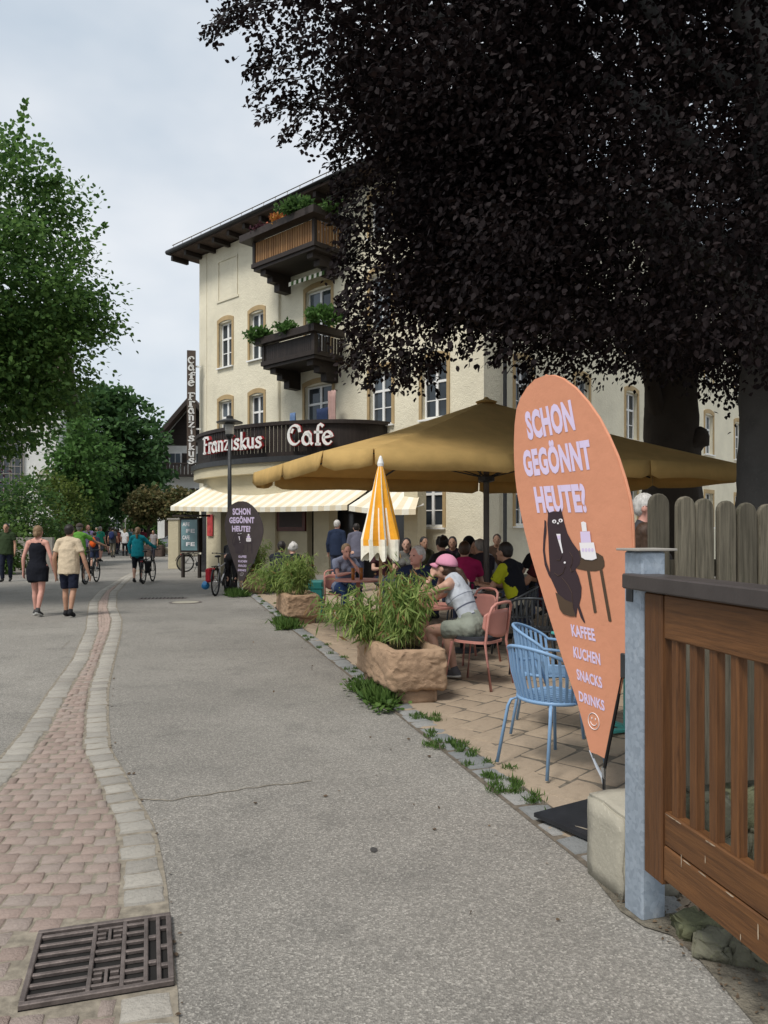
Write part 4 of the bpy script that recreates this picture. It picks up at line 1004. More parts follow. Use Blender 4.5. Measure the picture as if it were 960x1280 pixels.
def ell_clumps(cen, rad, K, lo=.45, zmin=None):
    d = unit(NR.normal(size=(K * 3, 3))); q = NR.uniform(lo, 1, (K * 3, 1)) ** .6; P = np.array(cen) + d * q * np.array(rad)
    if zmin is not None: P = P[P[:, 2] > zmin]
    return P[:K]
def tree(name, label, cat, base, tr, trunk_h, ells, K, per, lsize, m, bark, group=None, flat=.55, rr=.32, tips=None, limbs=14, wid=.34, six=False, zmin=None, droop=.3):
    base = Vector(base); t = thing(name, label, cat, base, 0, group)
    tot = sum(e[1][0] * e[1][1] * e[1][2] for e in ells); Cs = []
    for cen, rad in ells: Cs.append(ell_clumps(cen, rad, max(6, int(K * rad[0] * rad[1] * rad[2] / tot)), .4, zmin))
    Cc = np.concatenate(Cs); cen = np.array(ells[0][0]); bb = np.array(base)
    P, D, Nn = clumps_to_leaves(Cc, NR.uniform(.7, 1.2, len(Cc)) * rr, per, flat, droop, cen)
    if tips is not None:
        for tp in tips:
            f = NR.uniform(0, 1, (70, 1)); q = np.array(tp[0]) + (np.array(tp[1]) - np.array(tp[0])) * f + NR.normal(size=(70, 3)) * .12 * (1.15 - f)
            P = np.concatenate([P, q]); D = np.concatenate([D, (np.array(tp[1]) - np.array(tp[0])) + NR.normal(size=q.shape) * .6]); Nn = np.concatenate([Nn, NR.normal(size=q.shape) * .5 + [0, 0, 1]])
    leaves('crown', P - bb, D, Nn, NR.uniform(.7, 1.25, len(P)) * lsize, m, t, wid, six)
    b = MB(); limb_tube(b, (0, 0, -.05), (0, 0, trunk_h), tr * 1.15, tr * .8, 12, 0, .08); b.build('trunk', bark, t, smooth=True)
    for i in NR.choice(len(Cc), min(limbs, len(Cc)), replace=False):
        b = MB(); pts = limb_tube(b, (0, 0, trunk_h * NR.uniform(.75, 1)), Vector(Cc[i] - bb), tr * .38, tr * .06, 6, .2); b.build('limb', bark, t, smooth=True)
    return t

# ---- copper beeches on the right
def rough_trunk(pts, rr, seed, n=30, amp=.10):
    """uneven bark-covered stem: flutes, swellings and small scars"""
    P = []; Rr = []
    for i in range(len(pts) - 1):
        k = max(2, int((pts[i + 1] - pts[i]).length / .09))
        for j in range(k): f = j / k; P.append(pts[i].lerp(pts[i + 1], f)); Rr.append(rr[i] + (rr[i + 1] - rr[i]) * f)
    P.append(pts[-1]); Rr.append(rr[-1]); b = MB(); b.tube(P, Rr, n); k = len(P)
    for i in range(k):
        for j in range(n):
            v = b.v[i * n + j]; d = v - P[i]; a = 2 * math.pi * j / n; z = P[i].z
            q = V(math.cos(a) * 1.6, math.sin(a) * 1.6, z * .5 + seed); w = mnoise.noise(q) * amp * 1.3 + mnoise.noise(V(math.cos(a) * 4, math.sin(a) * 4, z * 1.6 + seed)) * amp * .6 + mnoise.noise(V(math.cos(a) * 11, math.sin(a) * 11, z * 5 + seed)) * amp * .4
            b.v[i * n + j] = P[i] + d * (1 + w)
    return b
def beech_main():
    base = V(4.55, 8.7, 0); t = thing('copper_beech', 'dark copper beech overhanging the cafe, thick trunk at the right edge', 'tree', base, 0, 'copper beeches')
    b = MB(); pts = [V(0, 0, -.05), V(.0, 0, .5), V(-.02, 0, 1.5), V(.03, .02, 2.6), V(.1, .05, 4.0), V(.05, .1, 6), V(-.1, .2, 9)]; b = rough_trunk(pts, [.68, .56, .50, .50, .52, .42, .25], 3)
    tr = b.build('trunk', MAT['bark'], t, smooth=True)
    hz = np.array([3.0, 3.6, 4.5, 5.3, 5.9, 6.4, 6.9, 7.4, 9, 12.]); hx = np.array([-.22, -.25, -.2, -.25, -.25, -.6, -1.15, -1.65, -2.1, -1.2])
    zx = np.array([-2.5, -1, -.5, -.1, .25, .6, .95, 1.5, 2.1, 3, 4, 8]); zz = np.array([6.6, 5.6, 3.75, 3.45, 3.75, 4.3, 4.1, 3.95, 3.75, 3.65, 3.5, 3.5])
    Cc = []
    while len(Cc) < 3500:
        x, y, z = NR.uniform(-2.4, 8), NR.uniform(6.2, 12.6), 3.2 + 9.5 * NR.uniform() ** 1.25
        k = y / 9.2; xe = x / k; ze = 1.6 + (z - 1.6) / k     # crown boundary narrows evenly with depth round its own middle
        xm = np.interp(z, hz, hx)
        u = np.clip((xe - np.interp(ze, hz, hx)) / 2.6, 0, 1)
        if u <= 0 or ze < np.interp(xe, zx, zz) or z > 12 - .25 * abs(x - 3): continue
        if abs(y - 9.3) > .9 + 2.7 * math.sqrt(u): continue
        if NR.uniform() > .45 + .55 * u ** .5: continue
        Cc.append((x, y, z))
    for _ in range(1500):
        x, y, z = NR.uniform(-.5, 2.2), NR.uniform(8.0, 11.5), NR.uniform(3.7, 7.2); k = y / 9.2; xe = x / k; ze = 1.6 + (z - 1.6) / k
        if xe > np.interp(ze, hz, hx) + .40 and ze > np.interp(xe, zx, zz) + .1: Cc.append((x, y, z))
    Cc = np.array(Cc); bb = np.array(base)
    P, D, Nn = clumps_to_leaves(Cc, NR.uniform(.17, .34, len(Cc)), 54, .6, .5, np.array([4, 9.5, 6]))
    # outer sprays: thin twigs carrying leaves
    tw = MB(); sprays = []
    def spray(a, c, n=46, w=.09):
        nonlocal P, D, Nn
        a, c = np.array(a), np.array(c); f = NR.uniform(0, 1, (n, 1)) ** .8; q = a + (c - a) * f + NR.normal(size=(n, 3)) * w * (1.1 - .75 * f); q[:, 2] += .25 * np.sin(np.pi * f[:, 0]) * np.linalg.norm(c - a) * .25
        P = np.concatenate([P, q]); D = np.concatenate([D, unit(np.tile(c - a, (n, 1))) * .9 + NR.normal(size=q.shape) * .6 + [0, 0, -.3]]); Nn = np.concatenate([Nn, NR.normal(size=q.shape) * .6 + [0, -.4, 1]])
        limb_tube(tw, Vector(a - bb), Vector(c - bb), .010, .003, 4, .06 * np.linalg.norm(c - a), .2)
    def A(u, v, y): return tuple(at(u, v, y))
    for (a, c) in (((330, 20), (255, 48)), ((345, 5), (275, 20)), ((360, 70), (310, 92)), ((375, 100), (312, 124)), ((385, 130), (330, 150)), ((400, 120), (350, 172)), ((430, 165), (385, 182)), ((300, 5), (262, 40)), ((420, 140), (355, 130)), ((440, 180), (415, 205)), ((330, 60), (318, 84)),
                   ((470, 420), (436, 452)), ((480, 440), (446, 468)), ((500, 440), (462, 482)), ((505, 450), (500, 490)), ((530, 440), (528, 488)), ((515, 445), (485, 478)), ((470, 380), (432, 420)), ((460, 330), (428, 352)), ((465, 350), (430, 395)), ((455, 250), (418, 268)), ((450, 235), (408, 246)), ((460, 270), (420, 296)), ((465, 310), (424, 338)), ((470, 400), (440, 440)), ((455, 360), (426, 384)), ((520, 440), (512, 484)), ((545, 420), (536, 462)), ((450, 215), (418, 232)), ((455, 290), (432, 310)),
                   ((560, 390), (548, 428)), ((600, 400), (585, 440)), ((640, 420), (622, 452)), ((680, 440), (650, 470))):
        for k in range(3): spray(at(a[0] + NR.normal() * 8, a[1] + NR.normal() * 8, 9.0 + NR.normal() * .3), at(c[0] + NR.normal() * 7, c[1] + NR.normal() * 7, 8.9 + NR.normal() * .3))
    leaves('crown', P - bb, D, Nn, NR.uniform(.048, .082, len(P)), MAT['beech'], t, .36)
    # the unseen top of the crown, coarser sprays that also shade those below
    q = ell_clumps((4, 9.5, 10.5), (6.0, 4.5, 4.5), 700, .3, 8.6); Pu, Du, Nu = clumps_to_leaves(q, .5, 14, .5, .3)
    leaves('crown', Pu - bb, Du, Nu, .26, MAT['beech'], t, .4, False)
    tw.build('twigs', MAT['bark'], t); 
    for (z0, e, r) in ((3.6, (-2.2, -.5, 5.5), .17), (4.2, (-4.6, .3, 6.4), .16), (4.4, (-3.6, 1.6, 5.6), .14), (3.8, (-1.5, 2.4, 5.2), .14), (5, (-5.6, .2, 8.2), .15), (5.2, (-2, -2.2, 7.5), .15), (4.6, (2.5, 1, 7), .16), (6, (-3, 1, 9), .14)):
        b = MB(); pts = limb_tube(b, (0, 0, z0), e, r, .025, 7, .3, .3, 8); lm = b.build('limb', MAT['bark'], t, smooth=True)
    return t
beech_main()
def beech_back():
    base = V(5.72, 15.2, 0); t = thing('copper_beech', 'second copper beech with a forked dark trunk rising behind the umbrella', 'tree', base, 0, 'copper beeches')
    b = rough_trunk([V(0, 0, -.05), V(0, 0, .8), V(-.02, 0, 2.5), V(-.05, 0, 4.2), V(-.02, .05, 5.5), V(.0, .1, 8), V(.1, .1, 11)], [.8, .66, .56, .50, .46, .36, .2], 9)
    b.build('trunk', MAT['bark2'], t, smooth=True)
    b = MB(); b.tube([V(.28, -.2, 3.0), V(.36, -.27, 3.3), V(.40, -.30, 3.45), V(.41, -.31, 3.55), V(.41, -.31, 3.60)], [.28, .24, .19, .12, .02], 14); b.build('branch_stub', MAT['bark2'], t, smooth=True)
    Cc = []
    while len(Cc) < 1500:
        x, y, z = NR.uniform(1.2, 11.5), NR.uniform(12.6, 18), 3.4 + 8.5 * NR.uniform() ** 1.3
        k = y / 14; zl = 1.6 + (np.interp(x / k, [1, 2.4, 3.2, 4.2, 4.9, 5.6, 6.2, 7, 8], [5.2, 4.7, 4.3, 4.35, 4.45, 4.4, 3.95, 3.55, 3.6]) - 1.6) * k
        if z < zl: continue
        if z < zl + .8 and NR.uniform() > .45: continue
        Cc.append((x, y, z))
    Cc = np.array(Cc); bb = np.array(base); P, D, Nn = clumps_to_leaves(Cc, NR.uniform(.2, .36, len(Cc)), 38, .6, .5, np.array([5.7, 15, 7]))
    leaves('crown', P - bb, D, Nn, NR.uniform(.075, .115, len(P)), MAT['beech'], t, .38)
    for (z0, e, r) in ((3.1, (-1.3, -.9, 5.8), .24), (4.5, (1.6, -.6, 6.5), .18), (4.8, (-2.8, .6, 7), .16), (5.5, (2.6, 1, 8), .16), (4.2, (.9, -1.4, 6.2), .14)):
        b = MB(); limb_tube(b, (0, 0, z0), e, r, .05, 8, .1, .2, 7); b.build('limb', MAT['bark2'], t, smooth=True)
beech_back()
# ---- green trees and shrubs on the left
tps = [((-6.6, 16, 7.2), (-5.75, 15.8, 7.85)), ((-6.7, 16, 6.2), (-5.9, 15.8, 6.45)), ((-6.8, 16, 5.8), (-5.75, 15.8, 5.45)), ((-7.3, 16, 8.2), (-6.7, 15.8, 9.0)), ((-7.6, 16, 8.8), (-6.75, 15.8, 8.75)), ((-7.8, 16, 9.6), (-7.35, 15.8, 10.4)), ((-7.2, 16, 4.9), (-6.4, 15.8, 4.65)), ((-7.2, 16, 4.2), (-6.7, 15.8, 3.6)), ((-7.8, 16, 3.9), (-7.3, 15.9, 3.3)), ((-7, 16, 6.6), (-6.1, 15.8, 7.3))]
tree('maple_tree', 'big green maple at the left edge of the street', 'tree', (-11.0, 17.2, 0), .3, 3.6, [((-9.9, 16.6, 6.7), (3.6, 3.2, 3.9)), ((-8.4, 16.2, 5.0), (1.7, 1.6, 1.5)), ((-8.3, 16.2, 6.4), (2.2, 1.8, 1.6))], 640, 120, .105, MAT['maple'], MAT['bark2'], None, .26, .42, tps, 16, .42, True)
tree('chestnut_tree', 'broad dark green chestnut standing farther down the street', 'tree', (-20.6, 56, 0), .45, 3.2, [((-20.0, 55, 7.6), (4.0, 3.8, 4.6)), ((-18.6, 55, 6.0), (2.9, 3, 3.4))], 330, 40, .42, MAT['chestnut'], MAT['bark2'], None, .5, .55, None, 12, .42, False, 2.6)
tree('young_tree', 'light green young tree in front of the dark chestnut', 'tree', (-14.5, 36, 0), .16, 2.4, [((-14.5, 36, 5.0), (1.2, 1.1, 2.1)), ((-13.9, 36, 4.6), (1.5, 1.2, 1.4)), ((-14.7, 36, 3.4), (1.4, 1.1, 1.2))], 130, 36, .22, MAT['lime'], MAT['bark2'], None, .45, .34, None, 8, .4)
for (lb, x, y, rx, rz_, m, n) in (('dense green shrub at the left edge behind the man in a green vest', -15.8, 30, 1.7, 2.0, 'hedge', 90), ('tall yellow green shrub left of the walking woman', -15.1, 34, 1.6, 2.3, 'yshrub', 80), ('dark green shrub behind the walking couple', -14.5, 31, 1.5, 2.0, 'hedge', 90), ('yellowish shrub below the light green tree', -14.1, 33.5, 1.1, 2.0, 'yshrub', 70), ('low bright green bush at the left edge', -13.9, 27.5, 1.0, 1.15, 'grass', 60), ('dark leafy shrub under the chestnut', -19.9, 47, 2.2, 2.4, 'hedge', 90), ('small plum coloured bush at the far left edge', -17.5, 33, 1.1, 2.9, 'purple', 50), ('round green shrub close to the chestnut trunk', -19.8, 52, 1.4, 2.0, 'hedge', 60)):
    tree('shrub', lb, 'shrub', (x, y, 0), .07, rz_ * .6, [((x, y, rz_ * .95), (rx, rx * .8, rz_ * .95))], n, 34, .15 if y < 40 else .25, MAT[m], MAT['bark2'], 'shrubs along the left side', .7, .28, None, 6, .4, False, .1)
for (lb, x) in (('left one of two clipped round topped trees by the car', -14.7), ('right one of two clipped round topped trees beside the awning', -12.7)):
    tree('clipped_tree', lb, 'tree', (x, 48, 0), .12, 2.2, [((x, 48, 3.1), (1.25, 1.2, 1.05))], 110, 36, .20, MAT['clip'], MAT['bark2'], 'clipped street trees', .7, .24, None, 8, .45)
for i, (lb, x, y, h) in enumerate((('round green tree far down the street near the red parasol', -21.5, 70, 3.4), ('tall dark tree beyond the white houses', -34, 110, 9), ('bushy far tree behind the silver car', -19, 86, 4.5))):
    tree('far_tree', lb, 'tree', (x, y, 0), .2, h * .4, [((x, y, h * .62), (h * .42, h * .42, h * .45))], 70, 28, .4, MAT['hedge'], MAT['bark2'], 'distant trees', .6, .5, None, 4, .45)
# ---- stone troughs with bamboo
def trough(label, corner, L_, W_, zb, seed):
    """corner: nearest bottom corner on the ground; long side runs along the kerb"""
    t = thing('stone_trough', label, 'trough', corner, math.atan2(ED.y, ED.x), 'stone troughs along the kerb')   # local x along kerb (away), local y to the left
    bm = bmesh.new(); bmesh.ops.create_cube(bm, size=1); bmesh.ops.subdivide_edges(bm, edges=bm.edges[:], cuts=34, use_grid_fill=True)
    for v in bm.verts:
        x, y, z = v.co; topv = z > .49; inner = abs(x) < .5 - .085 / L_ and abs(y) < .5 - .085 / W_
        p = V(x * L_, y * W_, z * .385); rad = .05                       # worn, rounded arrises
        q = V(max(-L_ / 2 + rad, min(L_ / 2 - rad, p.x)), max(-W_ / 2 + rad, min(W_ / 2 - rad, p.y)), max(-.1925 + rad, min(.1925 - rad, p.z))); dd = p - q
        if dd.length > 1e-6: p = q + dd.normalized() * min(rad, dd.length)
        if topv and inner: p.z -= .12
        q = p * 5 + V(seed * 5, seed, 0); amp = .45 if topv else 1.0
        p += (mnoise.noise_vector(q) * .020 + mnoise.noise_vector(q * 2.7) * .014 + mnoise.noise_vector(q * 6) * .009) * amp
        p.x *= 1 - .03 * (.5 - z); v.co = V(p.x + L_ / 2, p.y - W_ / 2, p.z + .1925 + zb)
    me = bpy.data.meshes.new('basin'); bm.to_mesh(me); bm.free(); me.polygons.foreach_set('use_smooth', [True] * len(me.polygons)); mk('basin', me, t, MAT['rock'])
    b = MB(); vs = []; fs = []
    for i in range(15):
        for j in range(9):
            x, y = .06 + (L_ - .12) * i / 14, -.06 - (W_ - .12) * j / 8; vs.append((x, y, zb + .32 + .025 * mnoise.noise(V(x * 9, y * 9, seed))))
            if i and j: k = i * 9 + j; fs.append((k, k - 1, k - 10, k - 9))
    b.add(vs, fs); b.build('soil', MAT['soil'], t, smooth=True, fix=False)
    for x in (.16, L_ - .16): rocky('foot', (x, -W_ / 2, zb / 2), (.16, W_ * .72, zb + .02), MAT['rock'], t, seed + int(x * 10), .01, 2)
    return t
def bamboo(name, label, base, stems, hgt, lean, nl, loc_sc=1.0, dry=.08, spread=.16, lsz=.13):
    t = thing(name, label, 'plant', base, 0, 'bamboo in the troughs')
    b = MB(); P = []; D = []
    for k in range(stems):
        a = NR.uniform(0, 6.283); r0 = V(math.cos(a), math.sin(a), 0) * NR.uniform(0, spread); h = hgt * NR.uniform(.6, 1.08); ln = Vector(lean) * NR.uniform(.35, 1.25) + V(NR.normal(), NR.normal(), 0) * .14 * hgt
        pts = []
        for i in range(9):
            f = i / 8; pts.append(r0 + V(ln.x * f ** 1.8, ln.y * f ** 1.8, h * (f - .30 * f ** 3 * min(1.5, ln.length / max(h, .1)))))
        b.tube(pts, [.005 * (1 - .75 * i / 8) for i in range(9)], 5)
        for j in range(nl):
            f = NR.uniform(.28, 1); i = min(7, int(f * 8)); p = pts[i].lerp(pts[i + 1], f * 8 - i); off = Vector(NR.normal(size=3)) * .055
            P.append(p + off); d = Vector(NR.normal(size=3)) * .55 + V(ln.x, ln.y, 0) * .6 + V(0, 0, -.75); D.append(d)
    P = np.array(P); D = np.array(D); Nn = NR.normal(size=P.shape) + [0, -.6, .8]; dr = NR.uniform(size=len(P)) < dry
    b.build('stems', m_cane, t, smooth=True)
    leaves('foliage', P[~dr], D[~dr], Nn[~dr], NR.uniform(.7, 1.25, (~dr).sum()) * lsz, MAT['bamboo'], t, .07, False, .3)
    if dr.any(): leaves('foliage', P[dr], D[dr], Nn[dr], NR.uniform(.7, 1.1, dr.sum()) * lsz, MAT['dry'], t, .085, False, .3)
    return t
m_cane = mat('bamboo_cane', (.30, .27, .10), .5, .25, 12)
c1 = V(.05, 6.88, 0); trough('nearest rough sandstone trough planted with bamboo', c1, 1.3, .56, .125, 1)
c2 = V(-1.62, 12.75, 0); trough('middle sandstone trough planted with bamboo', c2, 1.2, .58, .125, 2)
c3 = V(-3.45, 18.8, 0); trough('farthest sandstone trough beside the taupe banner', c3, 1.1, .56, .12, 3)
def on(c, x, y, z=.45): return c + ED * x + EN * y + V(0, 0, z)
bamboo('bamboo_plant', 'upright bamboo clump in the nearest trough', on(c1, .50, .30), 16, .72, (.04, .0, 0), 85, dry=.07, spread=.16)
bamboo('bamboo_plant', 'bamboo clump arching left over the kerb from the nearest trough', on(c1, .85, .12), 14, .62, (-.60, -.12, 0), 85, dry=.05, spread=.12)
bamboo('bamboo_plant', 'tall thin bamboo at the back of the nearest trough with dry tips', on(c1, .85, .35), 9, .86, (.0, .05, 0), 45, dry=.3, spread=.15)
bamboo('bamboo_plant', 'dense bamboo clump filling the middle trough', on(c2, .4, .25), 18, .80, (-.05, 0, 0), 110, dry=.02, spread=.22)
bamboo('bamboo_plant', 'bamboo hanging out of the left of the middle trough', on(c2, .7, .1), 11, .66, (-.48, -.1, 0), 90, dry=.02, spread=.2)
bamboo('bamboo_plant', 'bamboo clump filling the farthest trough', on(c3, .4, .25), 16, 1.0, (.08, 0, 0), 90, dry=.02, spread=.25, lsz=.15)
# ---- weeds and grass between the setts
def tuft(P, n, h, w, name, label):
    pts = []; D = []
    for p in P:
        q = np.array(p) + NR.normal(size=(n, 3)) * np.array([w, w, 0]); pts.append(q); D.append(NR.normal(size=(n, 3)) * .5 + [0, 0, 1])
    pts = np.concatenate(pts); D = np.concatenate(D); o = leaves(name, pts, D, NR.normal(size=pts.shape), NR.uniform(.5, 1.2, len(pts)) * h, MAT['grass'], None, .09, False, .2); tag(o, label, 'grass', kind='stuff'); return o
P = [edge(t, .1 + NR.normal() * .07) + V(0, 0, .008) for t in NR.uniform(-.3, 22, 70)] + [edge(t, .1 + NR.normal() * .08) + V(0, 0, .008) for t in NR.uniform(.8, 3.2, 26)]
tuft(P, 55, .045, .022, 'kerb_grass', 'short grass growing in the joints of the edging setts')
P = [on(c2, NR.uniform(-.5, .3), NR.uniform(-.12, .1), .005) for _ in range(14)] + [on(c3, NR.uniform(-.7, .4), NR.uniform(-.3, .0), .005) for _ in range(20)]
tuft(P, 70, .17, .06, 'tall_grass', 'tall grass growing at the feet of the far troughs')
P = [on(c1, NR.uniform(-.05, .75), NR.uniform(-.10, .12), .005) for _ in range(10)]; tuft(P, 80, .16, .05, 'tall_grass', 'tall grass growing below the nearest trough')
Q = np.array([tuple(on(c1, NR.uniform(-.22, 1.05), -.05 + NR.normal() * .075, .0)) for _ in range(520)]); Q[:, 2] = NR.uniform(.01, .07, len(Q))
o = leaves('weeds', Q, NR.normal(size=Q.shape) * [1, 1, .25] + [0, 0, .25], NR.normal(size=Q.shape) * .35 + [0, 0, 1], NR.uniform(.03, .062, len(Q)), MAT['grass'], None, .5, True, .1); tag(o, 'low leafy weeds growing along the nearest trough', 'weeds', kind='stuff')
Q = np.array([(x, y, .012) for x, y in zip(NR.uniform(1.0, 1.75, 500), NR.uniform(2.4, 3.5, 500))]); Q = Q[(Q[:, 0] > 1.02 + (3.2 - Q[:, 1]) * .28)]
o = leaves('leaf_litter', Q, NR.normal(size=Q.shape) * [1, 1, .1], NR.normal(size=Q.shape) * .4 + [0, 0, 1], NR.uniform(.008, .022, len(Q)), MAT['litter'], None, .4); tag(o, 'dry leaf litter on the dirt below the gate', 'leaf litter', kind='stuff')
# ---- balcony plants
def pot_plant(label, p, r, n, sz, m):
    q = ell_clumps(tuple(p), r, n, .2); P, D, Nn = clumps_to_leaves(q, .07, 14, .8, .0, np.array(p) - [0, 0, .2]); t = thing('balcony_plant', label, 'plant', p, 0, 'plants in the balcony boxes')
    leaves('foliage', P - np.array(p), D, Nn, sz, m, t, .3, False)
    b = MB(); 
    for k in range(5): limb_tube(b, (NR.normal() * .05, NR.normal() * .05, -r[2] - .05), tuple(NR.normal(size=3) * np.array(r) * .4), .012, .004, 4)
    b.build('stems', MAT['bark2'], t)
zt = balc_up[1]; zo = balc_up[2]
pot_plant('bushy green plant with tall leaves on the top balcony box', FA(sA(372, 1.3), zt + .22, zo), (.55, .3, .26), 60, .15, MAT['hedge'])
pot_plant('orange and yellow flowers on the top balcony box', FA(sA(347, 1.3), zt + .12, zo), (.35, .25, .15), 26, .10, MAT['flower'])
pot_plant('reddish trailing flowers at the left end of the top balcony', FA(sA(328, 1.3), zt + .06, zo), (.35, .2, .1), 20, .09, MAT['purple'])
pot_plant('thin green plant at the right end of the top balcony', FA(sA(410, 1.1), zt + .12, .9), (.3, .3, .2), 26, .14, MAT['hedge'])
zt = balc_lo[1]; zo = balc_lo[2]
pot_plant('green shrub spilling over the left end of the middle balcony', FA(sA(325, 1.3), zt + .10, zo), (.42, .28, .2), 44, .15, MAT['lime'])
pot_plant('small green plant in the centre of the middle balcony box', FA(sA(357, 1.3), zt + .12, zo), (.36, .22, .18), 34, .14, MAT['lime'])
pot_plant('largest green shrub, at the right end of the middle balcony', FA(sA(402, 1.2), zt + .22, 1.1), (.52, .36, .26), 64, .16, MAT['lime'])

Q = [edge(t, -abs(NR.normal()) * .35) for t in NR.uniform(-.8, 14, 60)] + [V(NR.uniform(-1.2, 1.0), NR.uniform(2.3, 9), 0) for _ in range(9)] + [V(XR(y) + abs(NR.normal()) * .05, y, 0) for y in NR.uniform(2.4, 9, 30)]
Q = np.array([(q.x, q.y, .008) for q in Q]); o = leaves('fallen_leaves', Q, NR.normal(size=Q.shape) * [1, 1, .1], NR.normal(size=Q.shape) * .3 + [0, 0, 1], NR.uniform(.012, .035, len(Q)), MAT['litter'], None, .4); tag(o, 'scattered small dry leaves on the asphalt', 'leaves', kind='stuff')
b = MB(); c = G(467, 1062, .005); b.add([c + V(.020 * math.cos(a) * NR.uniform(.8, 1.2), .03 * math.sin(a) * NR.uniform(.8, 1.2), 0) for a in np.linspace(0, 6.283, 14, endpoint=False)], [tuple(range(14))]); struct(b.build('road_stain', mat('oil_mark', (.055, .052, .05), .7), None, fix=False))
# ================================================================ PEOPLE
def skin(n, c): return mat('skin_' + n, c, .55, .08, 9, .08, 90, .003)
SK = dict(fair=skin('fair', (.52, .31, .23)), tan=skin('tan', (.42, .235, .155)), pink=skin('pink', (.56, .29, .23)))
def hairm(n, c):
    if 'hair_' + n in _mc: return _mc['hair_' + n]
    b = NB('hair_' + n); g_ = b.noise(1, 5, b.map((60, 60, 8)), .7); b.color(b.mix(sc_(c, .6), sc_(c, 1.3), b.ramp(g_, [(.3, 0.), (.7, 1.)]))); b.bump(g_, .8, .01); _mc['hair_' + n] = b.set(.5, 0, .4); return _mc['hair_' + n]
HR = dict(brown=(.055, .028, .015), dark=(.018, .013, .011), blond=(.30, .21, .115), white=(.55, .53, .50), grey=(.26, .24, .22), sand=(.22, .14, .075))
EYE = mat('eye', (.02, .018, .016), .2, .1); LIP = mat('lips', (.33, .12, .10), .5, .1)
def joints(H, sit=None, lean=0.0, hunch=.0, arms=None, legs=None, walk=0.0, stoop=0):
    """joint positions, facing +Y, +X is the person's right hand side; sit = seat height"""
    k = H / 1.75; J = {}
    pz = (sit + .09) if sit is not None else .93 * k
    pv = V(0, 0, pz); c, s = math.cos(lean), math.sin(lean)
    def up(x, y, z): return pv + V(x * k, (y * c + z * s) * k, (z * c - y * s) * k)
    J['pel'] = pv; J['waist'] = up(0, -.0, .14); J['chest'] = up(0, .0, .34); J['neck'] = up(0, -.01 + hunch * .04, .51); J['head'] = up(0, .035 + hunch * .09, .675 - hunch * .03)
    J['fw'] = V(0, c, -s); J['upv'] = V(0, s, c)
    for sd, q in (('R', 1), ('L', -1)):
        J['sh' + sd] = up(q * .175, -.005 + hunch * .03, .465); J['hip' + sd] = pv + V(q * .085 * k, 0, 0)
        if sit is not None:
            J['kn' + sd] = V(q * .12, .43 * k, sit + .06); J['an' + sd] = V(q * .12, .40 * k, .085); J['el' + sd] = J['sh' + sd] + V(q * .06, .13 * k, -.25 * k); J['wr' + sd] = J['el' + sd] + V(-q * .07, .22 * k, .02)
        else:
            w = walk * q; J['kn' + sd] = V(q * .10 * k, .16 * w * k + .03, .49 * k); J['an' + sd] = V(q * .09 * k, .26 * w * k - (.10 if w < 0 else 0) * abs(w), .085 * k + max(0, -w) * .10 * k)
            J['el' + sd] = J['sh' + sd] + V(q * .065 * k, -.10 * w * k - .02, -.285 * k); J['wr' + sd] = J['el' + sd] + V(q * .015 * k, -.10 * w * k + .07, -.245 * k)
    for d in (arms, legs):
        if d:
            for n_, p in d.items(): J[n_] = Vector(p)
    J['k'] = k; return J
def hand(b, wr, el, q, near, grip=0):
    d = (wr - el).normalized(); sd = V(0, 1, 0) - d * d.y
    if sd.length < .2: sd = V(0, 0, 1) - d * d.z
    sd = sd.normalized(); n_ = d.cross(sd)
    b.cap(wr, wr + d * .075, .028, .036, 8, fl=.55, up=n_)
    base = wr + d * .085
    for i in range(4):
        o = sd * (.03 - .02 * i); ln = (.066, .076, .07, .055)[i]; cu = n_ * q * -.018
        b.cap(base + o, base + o + d * ln * .55 + cu * .5, .0095, .009, 6); b.cap(base + o + d * ln * .55 + cu * .5, base + o + d * ln + cu * 1.4, .009, .0075, 6)
    tb = wr + d * .03 + sd * .03; b.cap(tb, tb + d * .03 + sd * .022, .012, .0105, 6); b.cap(tb + d * .03 + sd * .022, tb + d * .062 + sd * .024, .0105, .009, 6)
def rem(b, name, vox, m, parent, sm=6, fac=.5):
    me = b.mesh(name); o = mk(name, me, parent, m); r_ = o.modifiers.new('remesh', 'REMESH'); r_.mode = 'VOXEL'; r_.voxel_size = vox; r_.use_smooth_shade = True
    s_ = o.modifiers.new('smooth', 'SMOOTH'); s_.factor = fac; s_.iterations = sm; return o
def wrinkle(o, st, sc):
    tx = bpy.data.textures.new('folds', 'CLOUDS'); tx.noise_scale = sc; tx.noise_depth = 2
    d = o.modifiers.new('folds', 'DISPLACE'); d.texture = tx; d.strength = st; d.mid_level = .45; d.texture_coords = 'LOCAL'
